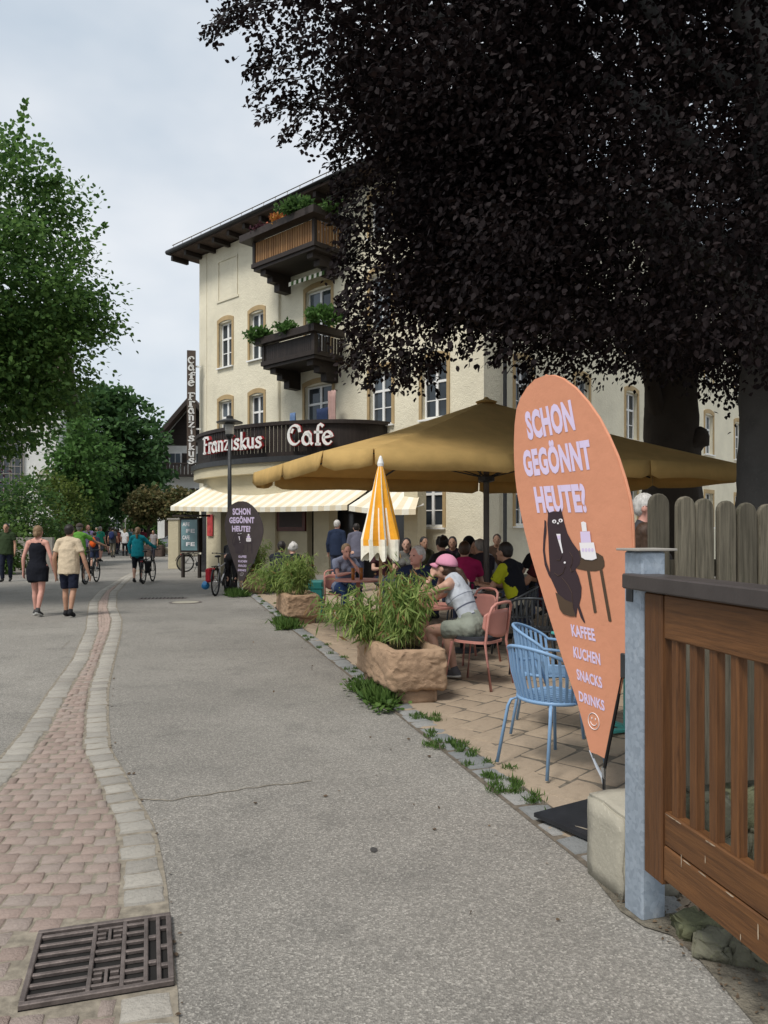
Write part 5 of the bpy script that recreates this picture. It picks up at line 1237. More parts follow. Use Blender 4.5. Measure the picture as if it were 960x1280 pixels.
def person(label, loc, rz, J, sk='fair', hair=('short', 'brown'), top=('tee', (.5, .5, .5)), bot=('trousers', (.05, .06, .1)), shoe=(.03, .03, .03), vox=.014, fem=False, yaw=0, pitch=0, group='people', extra=None, stout=1.0, sole=None, smile=False):
    t = thing('person', label, 'person', loc, rz, group); k = J['k']; fw = J['fw']; near = vox < .018
    HM = Matrix.Rotation(yaw, 4, 'Z') @ Matrix.Rotation(-pitch, 4, 'X')
    hp = J['head']; hl = lambda x, y, z: hp + (HM @ V(x * k, y * k, z * k))
    b = MB(); sw = .93 if fem else 1.0
    def torso(b, e, top_=1.0, bottom=True):
        st_ = stout
        if bottom: b.cap(J['hipL'] + V(-.005, 0, 0), J['hipR'] + V(.005, 0, 0), .098 * k * st_ + e, .098 * k * st_ + e, 12, fl=1, up=V(0, 0, 1))
        if e < .012 and e > 0: b.cap(J['waist'].lerp(J['pel'], .2), J['waist'], .134 * sw * k * st_ + e + .004, .132 * sw * k * st_ + e, 14, fl=.74, up=fw, flat=True)
        else: b.cap(J['pel'], J['waist'], (.15 + .008 * fem) * k * st_ + e, .132 * sw * k * st_ + e, 14, fl=.74, up=fw)
        b.cap(J['waist'], J['chest'], .132 * sw * k * st_ + e, .155 * sw * k * (st_ * .5 + .5) + e, 14, fl=.72, up=fw)
        if top_ >= 1:
            b.cap(J['chest'], J['neck'].lerp(J['chest'], .3), .155 * sw * k + e, .10 * k + e, 14, fl=.70, up=fw)
            b.cap(J['shL'].lerp(J['shR'], .04), J['shR'].lerp(J['shL'], .04), .056 * k + e, .056 * k + e, 10)
            b.cap(J['shL'], J['neck'] + J['upv'] * .02, .05 * k + e, .05 * k + e * .5, 8); b.cap(J['shR'], J['neck'] + J['upv'] * .02, .05 * k + e, .05 * k + e * .5, 8)
        elif top_ > 0: b.cap(J['chest'] - J['upv'] * .03, J['chest'].lerp(J['neck'], top_), .155 * sw * k + e, (.15 if top_ < .5 else .135) * sw * k + e, 16, fl=.70, up=fw, flat=top_ < .5)
        if fem and top_ > 0:
            for q in (-1, 1): b.ball(J['chest'] + V(q * .065 * k, 0, 0) + fw * .085 * k - J['upv'] * .01, (.062 * k + e * .5,) * 3, 10)
    torso(b, 0)
    b.cap(J['neck'] - J['upv'] * .03, hp - V(0, 0, .05), .058 * k, .054 * k, 10)
    b.ball(hl(0, -.008, .018), (.078 * k, .097 * k, .098 * k), 16, M=HM); b.ball(hl(0, .018, -.045), (.062 * k, .074 * k, .078 * k), 14, M=HM)
    b.cap(hl(0, .092, .002), hl(0, .109, -.03), .011 * k, .016 * k, 8); b.ball(hl(0, .075, -.088), (.03 * k, .026 * k, .024 * k), 8)
    for q in (-1, 1): b.ball(hl(q * .079, -.004, -.012), (.012 * k, .024 * k, .034 * k), 8, M=HM); b.cap(hl(q * .02, .088, .026), hl(q * .045, .078, .024), .008, .007, 6)
    for sd, q in (('R', 1), ('L', -1)):
        a = 1.0 if not fem else .88
        b.cap(J['sh' + sd], J['el' + sd], .051 * k * a * (stout * .5 + .5), .040 * k * a, 10); mid = J['el' + sd].lerp(J['wr' + sd], .3)
        b.cap(J['el' + sd], mid, .040 * k * a, .042 * k * a, 10); b.cap(mid, J['wr' + sd], .042 * k * a, .027 * k * a, 10)
        hand(b, J['wr' + sd], J['el' + sd], q, near)
        b.cap(J['hip' + sd], J['kn' + sd], .088 * k * (stout * .6 + .4), .056 * k, 12); calf = J['kn' + sd].lerp(J['an' + sd], .32) + V(0, -.012, 0)
        b.cap(J['kn' + sd], calf, .054 * k, .056 * k, 10); b.cap(calf, J['an' + sd], .056 * k, .035 * k, 10)
        lift = J['an' + sd].z - .085 * k; toe = J['an' + sd] + V(q * .015, .14 * k if lift < .03 else .10 * k, -.055 - lift * .75)
        J['toe' + sd] = toe; b.cap(J['an' + sd] - V(0, .02, .035), toe, .034, .028, 8)
    rem(b, 'body', vox, SK[sk], t, 5)
    # face details
    for q in (-1, 1):
        e_ = MB(); e_.ball(hl(q * .032, .079, .004), (.012 * k, .008, .007 * k), 8, M=HM); e_.build('eye', EYE, t, smooth=True)
    e_ = MB(); e_.ball(hl(0, .086, -.062), (.024 * k, .008, .006 * k), 10, M=HM); e_.build('mouth', LIP, t, smooth=True)
    # hair
    hs, hc = hair
    if hs != 'none':
        h = MB(); m = hairm(hc, HR[hc])
        if hs != 'rim': h.ball(hl(0, -.022, .028), (.087 * k, .098 * k, .100 * k), 16, M=HM)
        if hs in ('short', 'cap', 'rim'): h.ball(hl(0, -.05, -.012), (.079 * k, .062 * k, .068 * k), 12, M=HM)
        if hs in ('long', 'bob', 'bun', 'pony'): h.ball(hl(0, -.042, -.015), (.088 * k, .07 * k, .085 * k), 12, M=HM)
        if hs == 'curly':
            for i in range(40):
                d = Vector(NR.normal(size=3)).normalized(); d.y = min(d.y, .45); d.z = max(d.z, -.35); p = hl(d.x * .085, d.y * .09 - .02, d.z * .10 + .03); h.ball(p, .026 * k, 7)
        if hs == 'bun': h.ball(hl(0, -.105, -.055), (.045 * k, .045 * k, .06 * k), 10)
        if hs == 'long':
            h.cap(hl(-.055, -.045, -.02), hl(-.06, -.06, -.26), .042 * k, .028 * k, 8); h.cap(hl(.055, -.045, -.02), hl(.06, -.06, -.26), .042 * k, .028 * k, 8); h.cap(hl(0, -.06, -.02), hl(0, -.085, -.28), .055 * k, .035 * k, 8)
        if hs == 'bob': h.cap(hl(-.06, -.02, 0), hl(-.066, -.02, -.08), .035 * k, .03 * k, 8); h.cap(hl(.06, -.02, 0), hl(.066, -.02, -.08), .035 * k, .03 * k, 8)
        if hs == 'pony': h.cap(hl(0, -.10, .02), hl(.0, -.15, -.06), .032, .04, 8); h.cap(hl(0, -.15, -.06), hl(.01, -.135, -.19), .04, .034, 8); h.cap(hl(.01, -.135, -.19), hl(.015, -.11, -.27), .034, .012, 8)
        if hs == 'pony2':
            h.ball(hl(0, -.042, -.015), (.086 * k, .07 * k, .085 * k), 12, M=HM)
            for (p_, q_, r0, r1) in (((0, -.10, .015), (.005, -.165, -.01), .026, .034), ((.005, -.165, -.01), (.02, -.215, -.10), .034, .042), ((.02, -.215, -.10), (.03, -.25, -.20), .042, .036), ((.03, -.25, -.20), (.035, -.265, -.29), .036, .010)): h.cap(hl(*p_), hl(*q_), r0, r1, 9)
        o_ = rem(h, 'hair', vox * .8, m, t, 3)
        if vox < .02: wrinkle(o_, .007, .02)
    # top
    tk, tcx = top[0], top[1]
    if tk:
        b = MB(); e = .016 if tk != 'tank' else .009; tm = top[2] if len(top) > 2 else fabric('cloth_%.3f_%.3f_%.3f' % tcx, tcx)
        if tk in ('tank', 'dress'):
            torso(b, e, .40 if tk == 'dress' else .70, False)
            for q in ('L', 'R'):
                p0 = J['chest'].lerp(J['neck'], .55 if tk == 'tank' else .3); sx = V((.095 if q == 'R' else -.095) * k, 0, 0)
                w_ = .022 if tk == 'tank' else .008
                tp_ = J['neck'] + sx * (.9 if tk == 'tank' else 1.15) + J['upv'] * .036; b.cap(p0 + sx * .95 - fw * .066 * k, tp_ - fw * .03, w_, w_, 6); b.cap(tp_ - fw * .03, tp_ + fw * .03, w_, w_, 6); b.cap(tp_ + fw * .03, p0 + sx * .95 + fw * .095 * k, w_, w_, 6)
            if tk == 'dress':
                for sd in ('L', 'R'): b.cap(J['hip' + sd], J['hip' + sd].lerp(J['kn' + sd], .62), .105 * k * stout + .008, .105 * k * stout, 12, flat=True)
                b.cap(J['waist'], J['pel'] - V(0, 0, .02), .132 * k * stout, .192 * k * stout, 18, fl=.74, flat=True, up=fw); b.cap(J['pel'] - V(0, 0, .018), J['pel'] - V(0, 0, .26 * k), .192 * k * stout, .180 * k * stout, 18, fl=.74, flat=True, up=fw)
        else:
            torso(b, e, 1.0, J['knL'].z > J['pel'].z - .25)
            if tk != 'vest':
                f = {'tee': .62, 'shirt': .62, 'jacket': 1.0, 'long': 1.0}.get(tk, .62)
                for sd in ('L', 'R'):
                    if f < 1: b.cap(J['sh' + sd], J['sh' + sd].lerp(J['el' + sd], f), .064 * k, .066 * k, 10, flat=True); b.ball(J['sh' + sd], .064 * k, 10)
                    else: b.cap(J['sh' + sd], J['el' + sd], .066 * k, .054 * k, 10); b.cap(J['el' + sd], J['el' + sd].lerp(J['wr' + sd], .92), .054 * k, .04 * k, 10, flat=True); b.ball(J['el' + sd], .054 * k, 8)
            if J['kn' + 'L'].z < J['pel'].z - .25: b.cap(J['chest'], J['pel'] - V(0, 0, .125 * k), .160 * sw * k * (stout * .6 + .4) + e, .192 * k * stout, 18, fl=.72, flat=True, up=fw)
        o_ = rem(b, {'tank': 'tank_top', 'dress': 'dress', 'vest': 'vest', 'jacket': 'jacket'}.get(tk, 'shirt'), vox, tm, t, 4)
        if vox < .02: wrinkle(o_, .020 if tk != 'tank' else .012, .10)
    bk, bc = bot
    if bk:
        b = MB(); e = .012; bm_ = fabric('cloth_%.3f_%.3f_%.3f' % bc, bc)
        st0 = J['knL'].z < J['pel'].z - .25
        b.cap(J['hipL'] - V(0, 0, .03 * st0), J['hipR'] - V(0, 0, .03 * st0), (.105 - .006 * st0) * k * stout + e * (1 - st0), (.105 - .006 * st0) * k * stout + e * (1 - st0), 12)
        if not st0 or bk == 'leggings': b.cap(J['pel'], J['pel'].lerp(J['waist'], .55), .158 * k * stout + e * .6, .145 * k * stout + e * .4, 14, fl=.76, up=fw)
        for sd in ('L', 'R'):
            if bk == 'shorts': b.cap(J['hip' + sd], J['hip' + sd].lerp(J['kn' + sd], .9), .10 * k * stout, .088 * k, 12, flat=True)
            elif bk == 'hot': b.cap(J['hip' + sd], J['hip' + sd].lerp(J['kn' + sd], .66), .10 * k * stout, .09 * k, 12, flat=True)
            else:
                f = .98 if bk == 'trousers' else .5
                r2 = .056 if bk == 'trousers' else .05
                b.cap(J['hip' + sd], J['kn' + sd], .098 * k * stout, .07 * k, 12); b.ball(J['kn' + sd], .07 * k, 10); b.cap(J['kn' + sd], J['kn' + sd].lerp(J['an' + sd], f), .068 * k, r2 * k, 10, flat=True)
        o_ = rem(b, {'shorts': 'shorts', 'hot': 'shorts'}.get(bk, 'trousers'), vox, bm_, t, 4)
        if vox < .02: wrinkle(o_, .022, .09)
    for sd in ('L', 'R'):
        b = MB(); an, toe = J['an' + sd], J['toe' + sd]
        b.cap(an - V(0, .03, .03), toe, .045, .038, 10, fl=1); b.cap(an + V(0, 0, .015), an - V(0, .015, .03), .044, .045, 10)
        so_ = rem(b, 'shoe', max(.011, vox * .8), fabric('shoe_%.2f_%.2f_%.2f' % shoe, shoe), t, 3)
        if sole:
            b = MB(); b.cap(an - V(0, .035, .058), toe - V(0, 0, .022), .043, .039, 10, fl=.42, up=V(0, 0, 1)); b.build('sole', mat('sole_%.2f' % sole[0], sole, .7), so_, smooth=True)
    if extra: extra(t, J, hl, HM, k, vox)
    return t
def cap_hat(c, brim=1, back=False):
    def f(t, J, hl, HM, k, vox):
        b = MB(); vs = []; fs = []; n, r_ = 20, 7
        for j in range(r_ + 1):
            ph = j / r_ * math.pi * .5
            for i in range(n):
                a = 2 * math.pi * i / n; vs.append(hl(.098 * math.cos(a) * math.cos(ph), -.016 + .112 * math.sin(a) * math.cos(ph), .030 + .108 * math.sin(ph)))
        for j in range(r_):
            for i in range(n): fs.append((j * n + i, j * n + (i + 1) % n, (j + 1) * n + (i + 1) % n, (j + 1) * n + i))
        b.add(vs, fs); o = b.build('cap', fabric('cap_%.2f_%.2f' % (c[0], c[1]), c, .06, .9, .2), t, fix=False, smooth=True); so = o.modifiers.new('s', 'SOLIDIFY'); so.thickness = .006; so.offset = 1
        if brim:
            b = MB(); vs = []; fs = []
            for i in range(11):
                a = math.pi * (.12 + .76 * i / 10)
                for j in range(4):
                    q = j / 3; vs.append(hl(.095 * math.cos(a) * (1 - .12 * q), -.012 + .105 * math.sin(a) + q * .075 * math.sin(a), .034 - .022 * q * q - .03 * q * math.cos(a) ** 2))
                    if i and j: m_ = i * 4 + j; fs.append((m_, m_ - 1, m_ - 5, m_ - 4))
            b.add(vs, fs); o2 = b.build('brim', fabric('cap_%.2f_%.2f' % (c[0], c[1]), c), o, fix=False, smooth=True); so = o2.modifiers.new('s', 'SOLIDIFY'); so.thickness = .007
    return f
def backpack(c, c2=None):
    def f(t, J, hl, HM, k, vox):
        b = MB(); p = J['chest'] - J['fw'] * .19 * k - V(0, 0, .03); b.ball(p, (.15 * k, .10 * k, .24 * k), 14); b.ball(p - V(0, .07, .08), (.11 * k, .06 * k, .12 * k), 10); rem(b, 'backpack', .018, fabric('pack_%.2f' % c[0], c), t, 3)
    return f
def shades(t, J, hl, HM, k, vox):
    b = MB()
    for q in (-1, 1): b.ball(hl(q * .034, .094, .004), (.026, .01, .02), 10, M=HM); b.cap(hl(q * .06, .088, .008), hl(q * .084, -.01, .006), .004, .004, 6)
    b.cap(hl(-.015, .098, .01), hl(.015, .098, .01), .004, .004, 6); b.build('sunglasses', MAT['black'], t, smooth=True)
def both(*fs):
    def f(*a):
        for g_ in fs: g_(*a)
    return f
# ---- the woman with the pink cap (largest figure)
Jw = joints(1.80, sit=.475, lean=R(25), hunch=.25, arms=dict(elR=(.19, .56, .83), elL=(-.19, .56, .83), wrR=(.085, .44, 1.07), wrL=(-.075, .46, 1.07)), legs=dict(knR=(.13, .43, .52), knL=(-.15, .42, .52), anR=(.12, .30, .085), anL=(-.14, .36, .085)))
def stripes(t, J, hl, HM, k, vox):
    pass
tank_m = NB('striped_tank'); 
def m_tank():
    b = tank_m; sp = b.n('ShaderNodeSeparateXYZ'); b.l(b.co, sp.inputs['Vector'])
    h = b.math('ADD', b.math('MULTIPLY', sp.outputs['Z'], .81), b.math('MULTIPLY', sp.outputs['Y'], .59)); fr = b.math('FRACT', b.math('MULTIPLY', h, 9.0))
    base = b.mix((.40, .43, .47), (.52, .55, .60), b.ramp(b.noise(7, 4), [(.3, 0.), (.7, 1.)])); low = b.ramp(h, [(.60, 1.), (.68, 0.)])
    st_ = b.math('MULTIPLY', b.ramp(fr, [(.0, 1.), (.13, 1.), (.15, 0.)]), b.ramp(b.math('SUBTRACT', h, .42), [(.0, 1.), (.36, 1.), (.37, 0.)]))
    b.color(b.mix(base, (.10, .11, .15), st_)); b.bump(b.noise(16, 4), .5, .012); return b.set(.9, 0, .15)
person('seated woman in a pink cap and grey striped tank top leaning on the table', T0(CH1.x + F1D[0] * .03, CH1.y + F1D[1] * .03), face(*F1D), Jw, 'fair', ('pony2', 'brown'), ('tank', (.5, .53, .58), m_tank()), ('hot', (.235, .255, .215)), (.10, .10, .11), .0095, True, R(8), R(-8), 'cafe guests', cap_hat((.62, .27, .38)), 1.0, (.5, .5, .48))
SG = lambda **k: joints(k.pop('H', 1.75), sit=.475, **k)
def seat(label, x, y, f, J, **kw): return person(label, T0(x, y), face(*f), J, group='cafe guests', **kw)
seat('white haired man in a navy jacket across from the pink cap woman', .42, 9.42, (-.15, -.98), SG(H=1.80, lean=R(10), arms=dict(wrR=(.10, .42, .82), wrL=(-.12, .44, .82)), legs=dict(knR=(.17, .46, .52), anR=(.1, .42, .09))), sk='pink', hair=('short', 'white'), top=('jacket', (.016, .024, .055)), bot=('shorts', (.028, .026, .024)), vox=.014, yaw=R(-40))
seat('person in a magenta top with back turned to the street', 1.12, 10.75, (.15, .98), SG(H=1.78, lean=R(10)), hair=('short', 'brown'), top=('tee', (.36, .02, .10)), vox=.016)
seat('cyclist in a yellow and black jersey turned to the back table', 1.70, 9.62, (-.75, .66), SG(H=1.82, lean=R(16), arms=dict(wrR=(.12, .5, .80), wrL=(-.12, .5, .80))), sk='tan', hair=('short', 'dark'), top=('tee', (.012, .013, .018)), bot=('hot', (.30, .28, .23)), vox=.014, extra=lambda t, J, hl, HM, k, vox: rem(MB().cap(J['shL'], J['shL'].lerp(J['elL'], .66), .071, .074, 10, flat=True).ball(J['shL'], .071, 10).cap(J['waist'] + V(-.05, .01, 0), J['chest'].lerp(J['neck'], .4) + V(-.05, .02, 0), .125, .125, 12, fl=.85, up=J['fw']), 'jersey_panel', .014, fabric('jersey_yellow', (.40, .42, .02)), t, 3))
seat('man in a dark red top sitting right of the cyclist', 2.20, 10.2, (-.7, .7), SG(H=1.84, lean=R(8)), sk='tan', hair=('short', 'dark'), top=('tee', (.06, .012, .014)), vox=.017)
seat('man in a black cap looking down at the back table', 1.52, 13.4, (-.3, -.95), SG(H=1.80, lean=R(14)), sk='tan', hair=('short', 'dark'), top=('tee', (.025, .028, .025)), vox=.018, pitch=R(22), extra=cap_hat((.012, .012, .012)))
seat('man in a pale grey shirt leaning over the back table', 1.95, 13.2, (-.9, -.3), SG(H=1.86, lean=R(30)), sk='tan', hair=('short', 'dark'), top=('shirt', (.30, .31, .33)), vox=.018)
seat('dark curly haired guest behind the white haired man', 1.0, 12.5, (-.5, .8), SG(H=1.85, lean=R(6)), hair=('curly', 'dark'), top=('tee', (.03, .03, .034)), vox=.018)
seat('long haired woman in a grey top facing the camera near the parasol', .42, 14.2, (-.1, -1), SG(H=1.76, lean=R(4)), fem=True, hair=('long', 'dark'), top=('tee', (.13, .13, .12)), vox=.016)
seat('dark haired guest half hidden behind the closed parasol', -.02, 14.6, (.3, -.9), SG(H=1.74), hair=('short', 'dark'), top=('tee', (.05, .02, .025)), vox=.02)
seat('guest in black sitting near the umbrella pole', 2.45, 12.0, (-.4, .9), SG(H=1.78, lean=R(6)), hair=('short', 'dark'), top=('tee', (.015, .015, .017)), vox=.02)
for (lb, x, y, f, h, hr, c) in (('guest in a dark olive top at the farthest shaded table', .75, 15.2, (.3, -.9), 1.76, ('short', 'dark'), (.05, .05, .03)), ('guest with a dark bob behind the umbrella pole', 1.35, 15.0, (-.2, -1), 1.74, ('bob', 'dark'), (.03, .02, .03)), ('broad man in black at the right back of the terrace', 2.9, 13.4, (-.6, -.7), 1.86, ('short', 'dark'), (.02, .02, .022)), ('guest in a brown top close to the house wall', 2.3, 15.6, (-.2, -1), 1.75, ('short', 'brown'), (.08, .05, .035)), ('guest with grey hair behind the magenta top', 1.55, 11.9, (-.4, .8), 1.76, ('short', 'grey'), (.035, .03, .04))):
    seat(lb, x, y, f, SG(H=h, lean=R(8)), hair=hr, top=('tee', c), vox=.02, sk='tan')
seat('short haired woman in a print blouse drinking at the pink table', -.72, 13.25, (.42, -.9), SG(H=1.72, lean=R(14), arms=dict(elL=(-.2, .38, .80), wrL=(-.05, .26, 1.04), elR=(.22, .36, .80), wrR=(.08, .52, .84))), fem=True, sk='pink', hair=('short', 'sand'), top=('tee', (.20, .22, .30)), bot=('trousers', (.03, .06, .15)), vox=.014, pitch=R(12))
seat('dark haired guest sitting behind the middle trough', -2.12, 15.2, (.5, .85), SG(H=1.78, lean=R(10)), sk='tan', hair=('short', 'dark'), top=('tee', (.02, .022, .03)), bot=('trousers', (.015, .02, .045)), vox=.018, yaw=R(30))
seat('white haired guest in dark clothes behind the middle trough', -1.72, 14.9, (-.55, .8), SG(H=1.70, lean=R(8)), fem=True, hair=('curly', 'white'), top=('jacket', (.015, .018, .03)), vox=.018)
def standing(label, p, f, J, **kw): return person(label, p, face(*f), J, **kw)
p = V(at(421, 700, 19.3).x, 19.3, .15); standing('white haired man in a navy jacket standing in the cafe doorway', p, (.3, .95), joints(1.72), sk='pink', hair=('short', 'white'), top=('jacket', (.02, .03, .06)), vox=.02, group='cafe guests')
p = V(at(447, 700, 18.6).x, 18.6, .15); standing('person in a grey jacket bending at the dark shop window', p, (-.2, .97), joints(1.66, lean=R(15)), hair=('short', 'dark'), top=('jacket', (.12, .12, .16)), vox=.02, group='cafe guests')
p = V(at(803, 660, 6.9).x, 6.9, .10); standing('man with short white hair and sunglasses beside the picket fence', p, (.85, -.5), joints(1.85), sk='pink', hair=('short', 'white'), top=('tee', (.05, .05, .055)), vox=.013, extra=shades, group='cafe guests')
p = V(at(806, 660, 6.3).x, 6.3, .10); standing('long brown haired person in front of the man with sunglasses', p, (.2, .95), joints(1.58), hair=('long', 'brown'), fem=True, top=('tee', (.02, .018, .018)), vox=.014, group='cafe guests')
# ---- people in the street
ST = 'people in the street'
p = G(47, 770); standing('woman in a short black slip dress walking away with the beige shirted man', p, (.05, 1), joints(1.70, walk=-.45, arms=dict(wrR=(.30, .06, .78), elR=(.27, -.03, 1.08))), sk='pink', hair=('bun', 'sand'), fem=True, top=('dress', (.010, .011, .016)), bot=(None, None), shoe=(.06, .06, .06), vox=.012, stout=1.12, sole=(.55, .55, .52), group=ST)
p = G(86, 771); standing('man in a beige tee shirt and navy shorts walking away', p, (.03, 1), joints(1.72, walk=-.35, arms=dict(wrL=(-.27, .06, .80), elL=(-.26, -.03, 1.08), wrR=(.36, .02, .80), elR=(.29, -.03, 1.08))), sk='tan', hair=('short', 'dark'), top=('tee', (.56, .46, .33)), bot=('shorts', (.014, .017, .032)), shoe=(.02, .02, .022), vox=.012, stout=1.08, group=ST)
p = G(8, 727); standing('man in a dark green vest and jeans coming towards the camera', p, (.2, -1), joints(1.82, walk=.25), sk='tan', hair=('short', 'dark'), top=('shirt', (.035, .055, .025)), bot=('trousers', (.016, .02, .035)), vox=.016, stout=1.1, group=ST)
p = G(99, 729); standing('man in a bright green vest pushing a bicycle and pointing right', p, (.1, 1), joints(1.80, walk=.3, arms=dict(elR=(.42, .22, 1.22), wrR=(.64, .42, 1.10))), sk='tan', hair=('short', 'grey'), top=('tee', (.17, .42, .07)), bot=('shorts', (.03, .03, .035)), vox=.016, stout=1.1, extra=cap_hat((.10, .08, .07), 0), group=ST)
p = G(172, 728); standing('woman in a turquoise jacket pushing a bicycle with black bags', p, (.02, 1), joints(1.70, walk=.15, arms=dict(elR=(.34, .12, 1.16), wrR=(.46, .36, 1.03), elL=(-.27, .02, 1.12))), hair=('pony', 'sand'), fem=True, top=('jacket', (.01, .20, .24)), bot=('leggings', (.012, .013, .018)), vox=.015, stout=1.1, group=ST)
far = [(118, 712, 'child sized person with an orange and black backpack behind the green vest', 1.55, (0, 1), ('short', 'dark'), ('tee', (.03, .035, .06)), ('shorts', (.03, .04, .08)), (.62, .10, .02)),
       (110, 708, 'bald man in a violet shirt facing the camera', 1.84, (.3, -1), ('none', 'grey'), ('shirt', (.27, .22, .42)), ('trousers', (.1, .1, .1)), None),
       (125, 702, 'man in a sea green polo shirt farther up the street', 1.78, (.2, 1), ('short', 'grey'), ('tee', (.03, .28, .20)), ('shorts', (.12, .13, .16)), None),
       (141, 697, 'man with a navy backpack and olive trousers walking away', 1.78, (0, 1), ('short', 'dark'), ('tee', (.05, .055, .06)), ('trousers', (.11, .10, .075)), (.02, .03, .09)),
       (156, 695, 'blond woman in a white blouse and black skirt', 1.68, (.1, 1), ('long', 'blond'), ('tee', (.72, .70, .70)), ('trousers', (.015, .015, .018)), None),
       (185, 693, 'person in a burgundy top beyond the turquoise jacket', 1.66, (0, -1), ('short', 'dark'), ('tee', (.20, .03, .05)), ('trousers', (.03, .03, .04)), None),
       (192, 698, 'person in a grey patterned blouse beside the flower tub', 1.6, (-.3, -1), ('bob', 'dark'), ('tee', (.24, .22, .22)), ('trousers', (.03, .03, .04)), None),
       (133, 690, 'man in an orange shirt in the far crowd', 1.72, (0, -1), ('short', 'brown'), ('tee', (.60, .13, .04)), ('shorts', (.2, .18, .15)), None),
       (77, 705, 'person in a white and navy top left of the green vest', 1.74, (.2, 1), ('short', 'grey'), ('tee', (.6, .6, .6)), ('trousers', (.03, .035, .07)), None),
       (82, 703, 'bald man in navy half hidden by the beige shirted man', 1.76, (-.2, 1), ('rim', 'grey'), ('tee', (.02, .03, .07)), ('trousers', (.04, .04, .05)), None),
       (148, 689, 'person in black in the far crowd below the red parasol', 1.7, (0, 1), ('short', 'dark'), ('jacket', (.02, .02, .02)), ('trousers', (.02, .02, .025)), None),
       (165, 688, 'person in a pale blue shirt in the far crowd', 1.7, (0, -1), ('short', 'sand'), ('tee', (.3, .38, .5)), ('trousers', (.2, .18, .15)), None),
       (127, 689, 'person in a cream top farthest up the street', 1.66, (0, 1), ('bob', 'brown'), ('tee', (.6, .56, .45)), ('trousers', (.06, .06, .07)), None),
       (178, 690, 'person in dark red beside the clipped tree', 1.7, (.2, 1), ('short', 'dark'), ('jacket', (.12, .02, .03)), ('trousers', (.03, .03, .03)), None),
       (137, 694, 'tall man in a black cap in the middle of the crowd', 1.8, (0, 1), ('short', 'dark'), ('tee', (.03, .03, .035)), ('shorts', (.05, .05, .06)), None),
       (146, 693, 'woman in a coral dress colour top in the crowd', 1.66, (.1, 1), ('long', 'brown'), ('tee', (.5, .16, .12)), ('trousers', (.05, .05, .07)), None),
       (121, 696, 'man in a light grey shirt left of the navy backpack', 1.76, (0, -1), ('short', 'white'), ('shirt', (.42, .42, .43)), ('trousers', (.12, .11, .1)), None),
       (161, 691, 'person in a teal cardigan farther up the street', 1.66, (0, 1), ('bob', 'grey'), ('jacket', (.05, .2, .2)), ('trousers', (.03, .03, .03)), None),
       (170, 690, 'man in a sand shirt next to the clipped trees', 1.75, (0, -1), ('short', 'dark'), ('tee', (.4, .33, .22)), ('shorts', (.06, .07, .09)), None),
       (51, 700, 'person in a pale blue top behind the walking woman', 1.7, (-.2, 1), ('bob', 'brown'), ('tee', (.4, .48, .6)), ('trousers', (.06, .07, .1)), None)]
for (u, v_, lb, h, f, hr, tp, bt, bp) in far:
    standing(lb, G(u, v_), f, joints(h, walk=NR.uniform(-.4, .4)), sk=('tan', 'fair', 'pink')[u % 3], hair=hr, top=tp, bot=bt, vox=.022, group=ST, extra=backpack(bp) if bp else None)
p = G(289, 741); standing('person in black trousers bending over the parked bicycle', p, (-.1, .99), joints(1.72, lean=R(62), arms=dict(elR=(.2, .55, .98), wrR=(.16, .66, .78), elL=(-.2, .55, .98), wrL=(-.16, .66, .78))), hair=('short', 'dark'), top=('jacket', (.02, .02, .022)), bot=('trousers', (.018, .018, .02)), shoe=(.4, .4, .4), vox=.016, group=ST)
